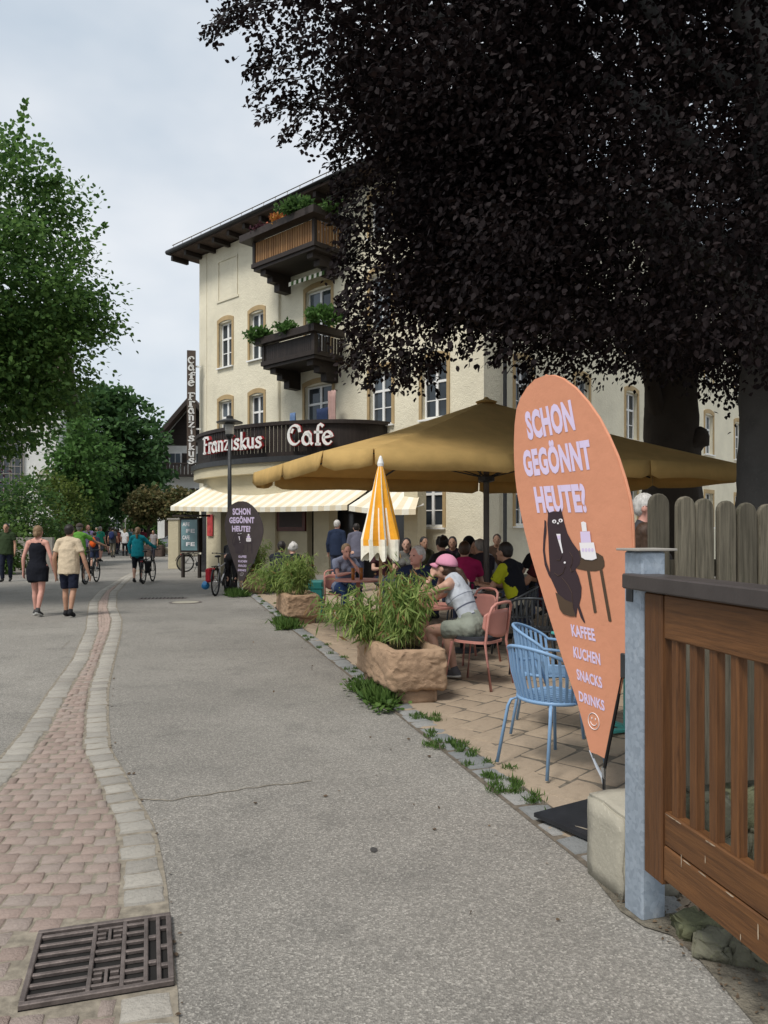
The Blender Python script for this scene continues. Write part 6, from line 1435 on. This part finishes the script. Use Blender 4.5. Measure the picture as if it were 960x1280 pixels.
# ================================================================ BICYCLES, LAMP, SIGNS, DISPLAY CASE
def bicycle(label, loc, rz, fr=(.02, .02, .022), pann=None, helmet=None, bars='flat', tilt=0.0):
    t = thing('bicycle', label, 'bicycle', loc, rz, 'bicycles'); t.rotation_euler = (0, tilt, rz)
    fm = mat('bike_paint_%.2f_%.2f' % fr[:2], fr, .3, .05); Rw = .335; ax = {-1: V(0, -.53, Rw), 1: V(0, .53, Rw)}
    for s in (-1, 1):
        c = ax[s]; b = MB(); ring = [c + V(0, Rw * .955 * math.cos(a), Rw * .955 * math.sin(a)) for a in np.linspace(0, 6.283, 32, endpoint=False)]
        b.tube(ring, .021, 8, closed=True); w = b.build('wheel', MAT['tyre'], t, smooth=True)
        b = MB(); b.tube([c + V(0, (Rw - .04) * math.cos(a), (Rw - .04) * math.sin(a)) for a in np.linspace(0, 6.283, 32, endpoint=False)], .011, 6, closed=True); b.build('rim', MAT['charcoal'], w, smooth=True)
        b = MB()
        for i in range(20): a = i * .31416; b.tube([c + V(.015 * (-1) ** i, .02 * math.cos(a + .6), .02 * math.sin(a + .6)), c + V(0, (Rw - .045) * math.cos(a), (Rw - .045) * math.sin(a))], .0016, 3)
        b.tube([c - V(.05, 0, 0), c + V(.05, 0, 0)], .018, 8); b.build('spokes', MAT['chrome'], w)
        b = MB(); b.tube([c + V(0, (Rw + .035) * math.cos(a), (Rw + .035) * math.sin(a)) for a in (np.linspace(.5, 2.9, 14) if s < 0 else np.linspace(1.0, 3.4, 14))], .018, 5); b.build('mudguard', MAT['black'], w)
    bb = V(0, -.08, .29); st = V(0, -.24, .78); hd = V(0, .36, .82); hl_ = V(0, .40, .66); b = MB()
    for (p, q, r_) in ((bb, st, .018), (bb, hl_, .022), (st - V(0, -.03, .1), hd - V(0, 0, .06), .018), (hl_ - V(0, .02, .03), hd + V(0, 0, .03), .022), (bb + V(.03, 0, 0), ax[-1] + V(.06, 0, 0), .011), (bb - V(.03, 0, 0), ax[-1] - V(.06, 0, 0), .011), (st - V(-.02, 0, .05), ax[-1] + V(.06, 0, 0), .010), (st - V(.02, 0, .05), ax[-1] - V(.06, 0, 0), .010)): b.tube([p, q], r_, 8)
    b.build('frame', fm, t, smooth=True)
    b = MB(); 
    for sx in (-1, 1): b.tube([hl_, hl_ + V(sx * .05, .02, -.05), ax[1] + V(sx * .05, 0, 0)], .012, 6)
    b.build('fork', fm, t, smooth=True)
    b = MB(); stem = V(0, .33, .98); b.tube([hd, stem], .014, 8); b.tube([stem + V(-.30, -.10, .03), stem + V(-.16, 0, .02), stem, stem + V(.16, 0, .02), stem + V(.30, -.10, .03)], .012, 8); hb_ = b.build('handlebar', MAT['charcoal'], t, smooth=True)
    for sx in (-1, 1): b = MB(); b.tube([stem + V(sx * .20, -.03, .025), stem + V(sx * .31, -.11, .03)], .018, 8); b.build('grip', MAT['black'], hb_, smooth=True)
    b = MB(); b.tube([st, st + V(0, -.06, .14)], .013, 8); b.build('seat_post', MAT['charcoal'], t)
    b = MB(); b.ball(st + V(0, -.10, .17), (.075, .11, .035), 12); b.cap(st + V(0, -.05, .17), st + V(0, .10, .165), .04, .018, 8, fl=.7, up=V(0, 0, 1)); rem(b, 'saddle', .012, MAT['black'], t, 4)
    b = MB(); b.tube([bb - V(.07, 0, 0), bb + V(.07, 0, 0)], .022, 8); b.tube([bb + V(.07, 0, 0), bb + V(.08, .12, -.12)], .010, 6); b.tube([bb - V(.07, 0, 0), bb + V(-.08, -.12, .12)], .010, 6); b.box(bb + V(.12, .12, -.12), (.08, .06, .02)); b.box(bb + V(-.12, -.12, .12), (.08, .06, .02))
    b.lathe([(.085, .0), (.085, .004)], 20, M=Matrix.Rotation(R(90), 4, 'Y'), c=bb + V(.05, 0, 0)); b.build('crank', MAT['charcoal'], t)
    b = MB(); 
    for sx in (-1, 1): b.tube([ax[-1] + V(sx * .06, 0, 0), V(sx * .06, -.60, .70), V(sx * .05, -.28, .72)], .007, 5)
    b.box((0, -.50, .715), (.13, .36, .012)); b.build('rack', MAT['black'], t)
    b = MB(); b.tube([bb + V(-.04, .0, -.02), bb + V(-.20, -.06, -.285)], .009, 6); b.build('kickstand', MAT['charcoal'], t)
    b = MB(); b.box((0, -.70, .66), (.07, .03, .04), b=.006); b.build('rear_light', MAT['redp'], t)
    if pann:
        for (sx, c) in pann:
            b = MB(); b.box((sx * .145, -.52, .50), (.14, .30, .34), b=.04); o = b.build('pannier', fabric('pannier_%.2f_%.2f' % c[:2], c), t)
            b = MB(); b.box((sx * .218, -.52, .48), (.006, .05, .05)); b.build('reflector', MAT['whiteprint'], o)
    if helmet:
        b = MB(); b.ball((-.26, -.48, .24), (.10, .13, .095), 14); 
        for k in range(4): b.tube([V(-.26 - .05 + k * .034, -.36, .27), V(-.26 - .05 + k * .034, -.48, .345), V(-.26 - .05 + k * .034, -.60, .27)], .014, 6)
        o = rem(b, 'bicycle_helmet', .012, mat('blue_helmet', (.02, .16, .36), .35), None, 3); 
        o.location = loc; o.rotation_euler = (0, 0, rz); tag(o, 'blue bicycle helmet hanging on the parked bicycle', 'helmet')
    return t
bicycle('black bicycle pushed by the man in the green vest', G(114, 729), R(4), (.03, .03, .035))
bicycle('bicycle with a black pannier pushed by the woman in turquoise', G(183, 728) + V(.05, 0, 0), R(2), (.03, .03, .035), ((1, (.012, .012, .013)),))
bicycle('parked bicycle with a red pannier beside the taupe banner', G(270, 745) + V(.02, .55, 0), R(-4), (.55, .55, .56), ((-1, (.32, .02, .03)),), True)
bicycle('black mountain bike leaning by the display case', G(250, 715) + V(-.1, .3, 0), R(-62), (.012, .012, .013))
# street lamp
p = G(287, 738); lp = thing('street_lamp', 'dark street lamp with a flat round hat before the cafe', 'street lamp', p)
b = MB(); b.lathe([(.09, 0), (.09, .25), (.06, .3), (.058, 2.0), (.045, 4.02)], 14); b.build('post', MAT['lamp'], lp, smooth=True)
b = MB(); b.lathe([(.05, 4.0), (.115, 4.06), (.115, 4.1)], 16); b.lathe([(.115, 4.36), (.14, 4.38), (.14, 4.40)], 16); b.build('lantern_frame', MAT['lamp'], lp)
b = MB(); b.lathe([(.11, 4.10), (.125, 4.36)], 16); b.build('lantern_glass', m_glass('lamp_glass', (.16, .16, .15), .15), lp, smooth=True)
b = MB(); b.lathe([(.34, 4.40), (.345, 4.43), (.16, 4.50), (.09, 4.52), (.09, 4.58), (.02, 4.61)], 24); b.build('hat', MAT['lamp'], lp)
# calligraphic letters
def arc_(cx, cy, rx, ry, a0, a1, n=14): return [(cx + rx * math.cos(R(a)), cy + ry * math.sin(R(a))) for a in np.linspace(a0, a1, n)]
GL_ = {'C': ([arc_(.40, .5, .36, .48, 48, 318), [(.64, .86), (.68, .66)], [(.30, .78), (.22, .62)]], .78),
       'a': ([arc_(.27, .26, .21, .26, 20, 340), [(.12, .5), (.22, .62), (.38, .62), (.48, .5), (.48, .1), (.58, .02)]], .64),
       'f': ([[(.50, .90), (.38, 1.0), (.26, .92), (.23, .75), (.23, 0)], [(.06, .6), (.46, .6)], [(.12, 0), (.36, 0)]], .46),
       'e': ([[(.07, .32), (.30, .36), (.50, .40)], arc_(.28, .31, .23, .31, 15, 325)], .58),
       'F': ([[(.2, 0), (.22, 1)], [(.02, .93), (.22, 1.0), (.64, .98), (.68, .84)], [(.2, .52), (.52, .54)], [(.06, 0), (.36, 0)]], .66),
       'r': ([[(.16, 0), (.16, .62)], [(.16, .45), (.3, .62), (.43, .55)], [(.05, 0), (.28, 0)]], .44),
       'n': ([[(.14, 0), (.14, .62)], [(.14, .45), (.32, .62), (.46, .5), (.46, 0)], [(.05, .6), (.14, .6)]], .62),
       'z': ([[(.06, .56), (.10, .61), (.46, .61), (.08, .03), (.48, .03), (.5, .1)]], .54),
       'i': ([[(.15, 0), (.15, .6)], [(.12, .8), (.18, .86)], [(.05, .6), (.15, .6)]], .31),
       's': ([[(.42, .5), (.36, .6), (.22, .62), (.1, .5), (.18, .36), (.36, .27), (.42, .13), (.28, .0), (.1, .03), (.06, .12)]], .50),
       'k': ([[(.15, 0), (.15, 1)], [(.46, .6), (.18, .3), (.5, 0)], [(.05, 0), (.25, 0)]], .54),
       'u': ([[(.12, .6), (.12, .15), (.26, 0), (.46, .15)], [(.46, .6), (.46, 0)], [(.03, .6), (.12, .6)]], .60)}
def glyph(b, ch, T, w=.105, thick=.03, m=0, grow=0.0):
    """extruded pen strokes; T maps local (x, y, depth) to 3-D"""
    nib = Vector((math.cos(R(35)), math.sin(R(35))))
    for st_ in GL_[ch][0]:
        p = [Vector(q) for q in st_]; n = len(p); Lf = []; Rt = []
        for i in range(n):
            d = (p[min(i + 1, n - 1)] - p[max(i - 1, 0)]).normalized(); nn = Vector((-d.y, d.x)); hw = w * (.42 + .58 * abs(d.x * nib.y - d.y * nib.x)) + grow
            ext = d * (-.03 if i == 0 else .03 if i == n - 1 else 0); Lf.append(p[i] + nn * hw + ext); Rt.append(p[i] - nn * hw + ext)
        vs = []; fs = []
        for i in range(n): vs += [T(Lf[i].x, Lf[i].y, 0), T(Rt[i].x, Rt[i].y, 0), T(Rt[i].x, Rt[i].y, thick), T(Lf[i].x, Lf[i].y, thick)]
        for i in range(n - 1):
            o = 4 * i; fs += [(o + j, o + (j + 1) % 4, o + 4 + (j + 1) % 4, o + 4 + j) for j in range(4)]
        fs += [(0, 3, 2, 1), (4 * n - 4, 4 * n - 3, 4 * n - 2, 4 * n - 1)]; b.add(vs, fs, m)
def proj_u(p): return 480 + 960 * p.x / p.y
ths = np.linspace(.02, math.pi - .02, 400); us = [proj_u(ell(t, 1.04) + C0) for t in ths]
i0 = int(np.argmin(us)); ths2 = ths[i0:]; us2 = us[i0:]
def th_at(u): return float(np.interp(u, us2, ths2))
def word(txt, u0, u1, z0, size, label):
    sg = thing('lettering_sign', label, 'sign', ell((th_at(u0) + th_at(u1)) / 2, 1.04, z0) + C0, 0, 'cafe name signs'); org = sg.location
    tot = sum(GL_[c][1] for c in txt); acc = 0
    tt = np.linspace(th_at(u0), th_at(u1), 60); P = [ell(t, 1.05) + C0 for t in tt]; L_ = [0]
    for a, c in zip(P[:-1], P[1:]): L_.append(L_[-1] + (c - a).length)
    for ch in txt:
        s0 = acc / tot * L_[-1]; wch = GL_[ch][1] / tot * L_[-1]; acc += GL_[ch][1]
        def pos(s): i = min(58, max(0, int(np.searchsorted(L_, s)) - 1)); f = (s - L_[i]) / (L_[i + 1] - L_[i]); return P[i].lerp(P[i + 1], f)
        a = pos(s0); c = pos(s0 + wch); d = (c - a).normalized(); nrm = V(d.y, -d.x, 0)
        T = lambda x, y, z: a + d * (x / GL_[ch][1] * wch) + V(0, 0, z0 + y * size) + nrm * z - org
        b = MB(); glyph(b, ch, lambda x, y, z: T(x, y, z + .10), .085, .025); lt = b.build('letter', MAT['white'], sg)
        b = MB(); glyph(b, ch, T, .085, .098, 0, .022); b.build('letter_back', MAT['redp'], lt)
    return sg
word('Franziskus', 259, 331, 4.06, .50, 'white lettering Franziskus with red backs on the round terrace railing')
word('Cafe', 362, 417, 4.08, .58, 'large white lettering Cafe on the round terrace railing')
# tall vertical sign
vp = V(-7.40, 29.5, 4.27); vsn = thing('vertical_sign', 'tall narrow brown vertical sign reading Cafe Franziskus at the house corner', 'sign', vp, R(14))
b = MB(); b.box((0, 0, 2.1), (.33, .16, 4.2), b=.01); b.build('board', mat('grey_brown_sign', (.085, .062, .048), .6, .12), vsn)
for z in (3.6, 1.2): b = MB(); b.box((.25, 0, z), (.2, .04, .06)); b.build('bracket', MAT['white'], vsn)
zc = 4.0
for ch in 'Cafe Franziskus':
    hgt = .30 if ch in 'CFfk' else .235
    if ch == ' ': zc -= .2; continue
    zc -= hgt - .0; b = MB(); W_ = GL_[ch][1]; kx = .24 / W_ if ch not in 'i' else .20 / W_ * .5; ky = hgt * .86 / (1.0 if ch in 'CFfk' else .86 if ch == 'i' else .63); x0 = -.12 if ch != 'i' else -.04
    glyph(b, ch, lambda x, y, z: V(x0 + x * kx, -.082 - z, zc + y * ky), .10, .02); b.build('letter', MAT['white'], vsn)
    zc -= .03
# display case, pier of the passage, red poster
p = G(249, 716); dc = thing('display_case', 'glazed notice case on the wall left of the taupe banner', 'display case', V(p.x + .42, 25.6, 0), R(-20))
b = MB(); b.box((0, 0, 1.42), (.74, .22, 1.15), b=.01); b.build('case', MAT['dkwoodh'], dc); b = MB(); b.box((0, 0, 2.06), (1.15, .5, .06)); b.build('roof', MAT['dkwoodh'], dc)
b = MB(); b.box((0, -.115, 1.42), (.62, .012, 1.02)); b.build('glass', m_glass('case_glass', (.07, .12, .13), .1), dc)
for k in range(4):
    b = MB(); text_on(b, ('MENU', 'CAFE', 'EIS', 'KUCHEN')[k] if False else ('AFE', 'FE', 'CAFE', 'FE')[k], (-.26 + .14 * (k % 2), 1.72 - k * .22), (.02 + .2 * (k % 2), 1.72 - k * .22), (-.26 + .14 * (k % 2), 1.84 - k * .22), -.124, .03); b.build('notice_lettering', MAT['whiteprint'], dc, fix=False)
for sx in (-.32, .32): b = MB(); b.box((sx, 0, .39), (.08, .1, .78)); b.build('post', MAT['dkwoodh'], dc)
p = G(236, 708); pi_ = MB(); pi_.box((0, 0, 1.0), (.42, .42, 2.0), b=.01); o = pi_.build('gate_pier', MAT['beige'], None); o.location = (p.x - .1, 31.5, 0)
b = MB(); b.box((0, 0, 2.03), (.5, .5, .07), b=.01); q = b.build('coping', MAT['greyst'], o); tag(o, 'low beige masonry pier at the corner beside the mountain bike', 'pier')
b = MB(); b.box((0, 0, 0), (.34, .02, .75), b=.004); o = b.build('red_poster', mat('red_poster_print', (.42, .05, .05), .6, .5, 5), None); o.location = FA(sA(263, 1.58), 1.75, 1.6); o.rotation_euler = (0, 0, math.atan2(AA.y, AA.x)); tag(o, 'red printed poster on the cafe pier behind the bicycle', 'poster')
# ================================================================ FAR BUILDINGS, CAR, BOULDER, MOUNTAIN
def gable_house(name, label, c, w, d, eave, peak, rz, wallm, over=.8, wins=(), balc=None, woodtop=False, cols=None):
    t = thing(name, label, 'house', c, rz, 'houses down the street'); hw = w / 2
    b = MB(); b.add([(-hw, 0, 0), (hw, 0, 0), (hw, 0, eave), (0, 0, peak), (-hw, 0, eave), (-hw, d, 0), (hw, d, 0), (hw, d, eave), (0, d, peak), (-hw, d, eave)], [(0, 1, 2, 3, 4), (9, 8, 7, 6, 5), (0, 5, 6, 1), (1, 6, 7, 2), (4, 9, 5, 0)])
    b.build('wall', wallm, t); sl = (peak - eave) / hw
    for s in (-1, 1):
        b = MB(); e = V(s * (hw + over), 0, eave - sl * over); pk = V(0, 0, peak)
        vs = [];
        for y in (-over * 1.3, d + .5):
            for p_ in (pk, e): vs += [p_ + V(0, y, .05), p_ + V(0, y, .30)]
        b.add(vs, [(0, 1, 3, 2), (4, 6, 7, 5), (0, 4, 5, 1), (2, 3, 7, 6), (1, 5, 7, 3), (0, 2, 6, 4)]); rf_ = b.build('roof', MAT['rooftile'], t)
        b = MB(); b.bar(pk + V(0, -over * 1.3 - .03, .0), e + V(0, -over * 1.3 - .03, .0), .1, .3); b.build('barge_board', MAT['dkwoodh'], rf_)
    if woodtop: b = MB(); b.add([(-hw + .02, -.03, eave - .1), (hw - .02, -.03, eave - .1), (0, -.03, peak - .1)], [(0, 1, 2)]); b.build('gable_boarding', MAT['dkwoodh'], t, fix=False)
    for (x, z, ww, hh) in wins:
        b = MB(); b.box((x, -.03, z), (ww + .16, .08, hh + .16)); wn = b.build('window', MAT['white'], t)
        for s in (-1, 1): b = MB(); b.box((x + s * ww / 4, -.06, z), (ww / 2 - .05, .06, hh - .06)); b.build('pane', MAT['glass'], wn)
        for s in (-1, 1): b = MB(); b.box((x + s * (ww / 2 + .33), -.05, z), (.42, .06, hh)); b.build('shutter', MAT['dkwoodh'], wn)
    for (z, x0, x1) in (balc or ()):
        b = MB(); b.box(((x0 + x1) / 2, -.5, z), (x1 - x0, 1.0, .15)); b.box(((x0 + x1) / 2, -1.0, z + 1.0), (x1 - x0, .1, .12)); bl = b.build('balcony', MAT['dkwoodh'], t)
        n_ = int((x1 - x0) / .3)
        for k in range(n_): b = MB(); b.box((x0 + (k + .5) * (x1 - x0) / n_, -1.0, z + .5), (.24, .05, .92)); b.build('slat', MAT['dkwood'], bl)
    return t
gable_house('chalet', 'dark timber gabled chalet left of the vertical sign', V(-16.3, 66, 0), 6.2, 12, 8.9, 12.6, R(4), MAT['render'], 1.5, ((-1.6, 7.6, .9, 1.1), (.6, 7.6, .9, 1.1), (-1.6, 4.6, .9, 1.1), (.6, 4.6, .9, 1.1), (-1.4, 1.6, 1.1, 1.5)), ((6.2, -3.4, 3.0),), True)
gable_house('white_house', 'white house with brown roof behind the crowd', V(-29.0, 88, 0), 6, 10, 5.6, 8.4, R(10), MAT['render'], .8, ((-1.7, 2.2, .9, 1.2), (1.2, 2.2, .9, 1.2), (-1.7, 4.6, .9, 1.2), (1.2, 4.6, .9, 1.2)), ())
gable_house('inn_house', 'cream house with wooden balcony above the red parasol', V(-30.2, 98, 0), 7, 10, 7.5, 10.2, R(-4), MAT['plaster'], 1.0, ((-2, 3, 1, 1.3), (2, 3, 1, 1.3), (-2, 5.8, 1, 1.3), (0, 5.8, 1, 1.3), (2, 5.8, 1, 1.3)), ((4.4, -3, 3),))
gable_house('far_house', 'low white house with red brown roof beyond the clipped trees', V(-20.6, 92, 0), 7, 9, 4.2, 6.5, R(-8), MAT['render'], .8, ((-1.8, 2.4, 1, 1.2), (1.4, 2.4, 1, 1.2)), ())
gable_house('far_house', 'pale gabled house between chestnut and clipped trees', V(-36.0, 108, 0), 8, 10, 8.5, 11.5, R(6), MAT['render'], .9, ((-2.4, 4.0, 1, 1.3), (0, 4.0, 1, 1.3), (2.4, 4.0, 1, 1.3), (-2.4, 7, 1, 1.3), (2.4, 7, 1, 1.3)), ())
# church on the left
ch = thing('church', 'white church wall with tall lattice window behind the shrubs', 'church', V(-22.3, 42, 0), R(18))
b = MB(); b.box((0, 3, 4.9), (8.2, 6, 9.8)); b.build('wall', MAT['render'], ch)
b = MB(); b.add([(-4.8, -.6, 9.6), (4.8, -.6, 9.6), (4.8, 7, 9.6), (-4.8, 7, 9.6), (-4.8, 3.1, 14), (4.4, 3.1, 14)], [(0, 1, 5, 4), (1, 2, 5), (2, 3, 4, 5), (3, 0, 4), (0, 3, 2, 1)]); b.build('roof', MAT['rooftile'], ch)
b = MB(); b.box((1.6, -.03, 4.9), (1.6, .12, 4.4)); cw = b.build('window', MAT['greyst'], ch)
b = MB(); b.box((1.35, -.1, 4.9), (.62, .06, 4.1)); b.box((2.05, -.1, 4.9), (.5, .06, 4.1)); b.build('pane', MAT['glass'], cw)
b = MB()
for k in range(10): b.box((1.65, -.14, 3.0 + k * .42), (1.25, .03, .03))
for k in range(5): b.box((1.1 + k * .28, -.145, 4.9), (.025, .03, 4.1))
b.build('lattice', MAT['greyst'], cw)
for x, z in ((.2, 3.6), (3.6, 3.6)):
    b = MB(); b.box((x, -.6, z / 2), (.7, 1.2, z)); bt = b.build('buttress', MAT['render'], ch)
    b = MB(); b.add([(x - .45, -1.3, z), (x + .45, -1.3, z), (x + .45, 0, z + 1.3), (x - .45, 0, z + 1.3), (x - .45, -1.3, z - .1), (x + .45, -1.3, z - .1), (x + .45, 0, z - .1), (x - .45, 0, z - .1)], [(0, 1, 2, 3), (4, 7, 6, 5), (0, 4, 5, 1), (1, 5, 6, 2), (2, 6, 7, 3), (3, 7, 4, 0)]); b.build('coping', MAT['greyst'], bt)
b = MB(); b.box((3.9, -.02, 5.2), (.5, .3, 9.2)); b.box((3.9, -.05, 7.6), (.8, .5, .2)); b.box((3.9, -.05, 9.3), (.8, .5, .2)); b.build('corner_pilaster', MAT['render'], ch)
p = V(-13.4, 29.5, 0); gp = thing('park_wall', 'low pale wall with posts behind the man in a green vest', 'wall', p)
b = MB(); b.box((0, 0, .65), (1.4, .2, 1.3)); b.build('panel', MAT['greyst'], gp); b = MB(); b.box((-.85, 0, .8), (.2, .25, 1.6)); b.build('post', MAT['dkwoodh'], gp)
# silver estate car
cr = thing('parked_car', 'silver estate car parked behind the clipped trees', 'car', V(-15.3, 58, 0), R(184))
prof = [(-2.25, .35), (-2.3, .62), (-2.25, .85), (-2.18, .98), (-1.95, 1.42), (-1.6, 1.47), (.1, 1.47), (.45, 1.40), (1.15, .98), (1.95, .85), (2.25, .66), (2.28, .35), (1.75, .28), (1.05, .28), (-1.05, .28), (-1.75, .28)]
b = MB(); n = len(prof); vs = []; fs = []
for y, k in ((-.88, .93), (-.80, 1.0), (.80, 1.0), (.88, .93)):
    for (x, z) in prof: vs.append((x * (1 - .02 * (k < 1)), y * (1 - .16 * max(0, z - .9) / .6), .28 + (z - .28) * (k if z > 1.2 else 1)))
for l in range(3):
    for i in range(n): fs.append((l * n + i, l * n + (i + 1) % n, (l + 1) * n + (i + 1) % n, (l + 1) * n + i))
fs += [tuple(range(n - 1, -1, -1)), tuple(3 * n + i for i in range(n))]; b.add(vs, fs); b.build('body', MAT['silver'], cr)
for s in (-1, 1):
    for (x0, x1, x2, x3) in ((-1.9, -1.05, -1.05, -1.75), (-.98, -.05, -.05, -.98), (.02, .95, .42, .02)):
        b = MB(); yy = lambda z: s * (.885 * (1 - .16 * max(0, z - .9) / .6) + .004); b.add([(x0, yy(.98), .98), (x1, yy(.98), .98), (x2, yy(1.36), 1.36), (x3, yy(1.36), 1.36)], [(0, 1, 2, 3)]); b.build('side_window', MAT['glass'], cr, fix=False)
    for x in (-1.4, 1.4):
        b = MB(); b.lathe([(.2, -.1), (.32, -.1), (.33, 0), (.32, .1), (.2, .1)], 20, (x, s * .80, .33), M=Matrix.Rotation(R(90), 4, 'X')); w = b.build('wheel', MAT['tyre'], cr, smooth=True)
        b = MB(); b.lathe([(.2, -.105), (.2, .105)], 14, (x, s * .80, .33), M=Matrix.Rotation(R(90), 4, 'X')); b.build('rim', MAT['chrome'], w)
    b = MB(); b.box((-2.22, s * .66, .82), (.12, .3, .2), b=.02); b.build('tail_light', MAT['redp'], cr); b = MB(); b.box((2.15, s * .62, .72), (.2, .36, .14), b=.02); b.build('headlight', MAT['whiteprint'], cr)
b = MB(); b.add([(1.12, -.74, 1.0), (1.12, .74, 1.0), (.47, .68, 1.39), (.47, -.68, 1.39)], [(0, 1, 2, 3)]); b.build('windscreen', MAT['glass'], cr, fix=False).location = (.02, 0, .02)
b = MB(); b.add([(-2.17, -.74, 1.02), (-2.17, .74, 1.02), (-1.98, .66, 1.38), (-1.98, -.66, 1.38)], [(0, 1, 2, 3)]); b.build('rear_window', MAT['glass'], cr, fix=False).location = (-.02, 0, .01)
o = rocky('boulder', (0, 0, .3), (2.2, 1.2, .95), MAT['concrete'], None, 8, .22, 6, 0, 1.0); o.location = (-12.1, 46, 0); tag(o, 'large pale boulder in front of the silver car', 'boulder')
ft = thing('flower_tub', 'brown wooden flower tub left of the boulder', 'planter', V(-13.7, 45.5, 0)); b = MB(); b.box((0, 0, .35), (1.3, .7, .7), b=.03); b.build('box', MAT['rooftile'], ft)
q = ell_clumps((0, 0, .85), (.6, .3, .25), 24, .2); P_, D_, N_ = clumps_to_leaves(q, .1, 14, .8); leaves('foliage', P_, D_, N_, .16, MAT['lime'], ft, .35, False)
def far_parasol(label, p, r_, h, m):
    t = thing('far_parasol', label, 'parasol', p, 0, 'open parasols down the street'); b = MB(); b.lathe([(r_, h - .55), (r_ * .98, h - .45), (r_ * .5, h - .18), (.04, h)], 8); b.build('canopy', m, t); b = MB(); b.tube([V(0, 0, 0), V(0, 0, h)], .04, 6); b.build('pole', MAT['white'], t)
far_parasol('open red parasol above the far crowd', V(-22.9, 68, 0), 1.7, 3.5, fabric('red_canvas', (.36, .02, .035))); far_parasol('open white parasol right of the red one', V(-21.6, 74, 0), 1.7, 3.2, MAT['ivory'])
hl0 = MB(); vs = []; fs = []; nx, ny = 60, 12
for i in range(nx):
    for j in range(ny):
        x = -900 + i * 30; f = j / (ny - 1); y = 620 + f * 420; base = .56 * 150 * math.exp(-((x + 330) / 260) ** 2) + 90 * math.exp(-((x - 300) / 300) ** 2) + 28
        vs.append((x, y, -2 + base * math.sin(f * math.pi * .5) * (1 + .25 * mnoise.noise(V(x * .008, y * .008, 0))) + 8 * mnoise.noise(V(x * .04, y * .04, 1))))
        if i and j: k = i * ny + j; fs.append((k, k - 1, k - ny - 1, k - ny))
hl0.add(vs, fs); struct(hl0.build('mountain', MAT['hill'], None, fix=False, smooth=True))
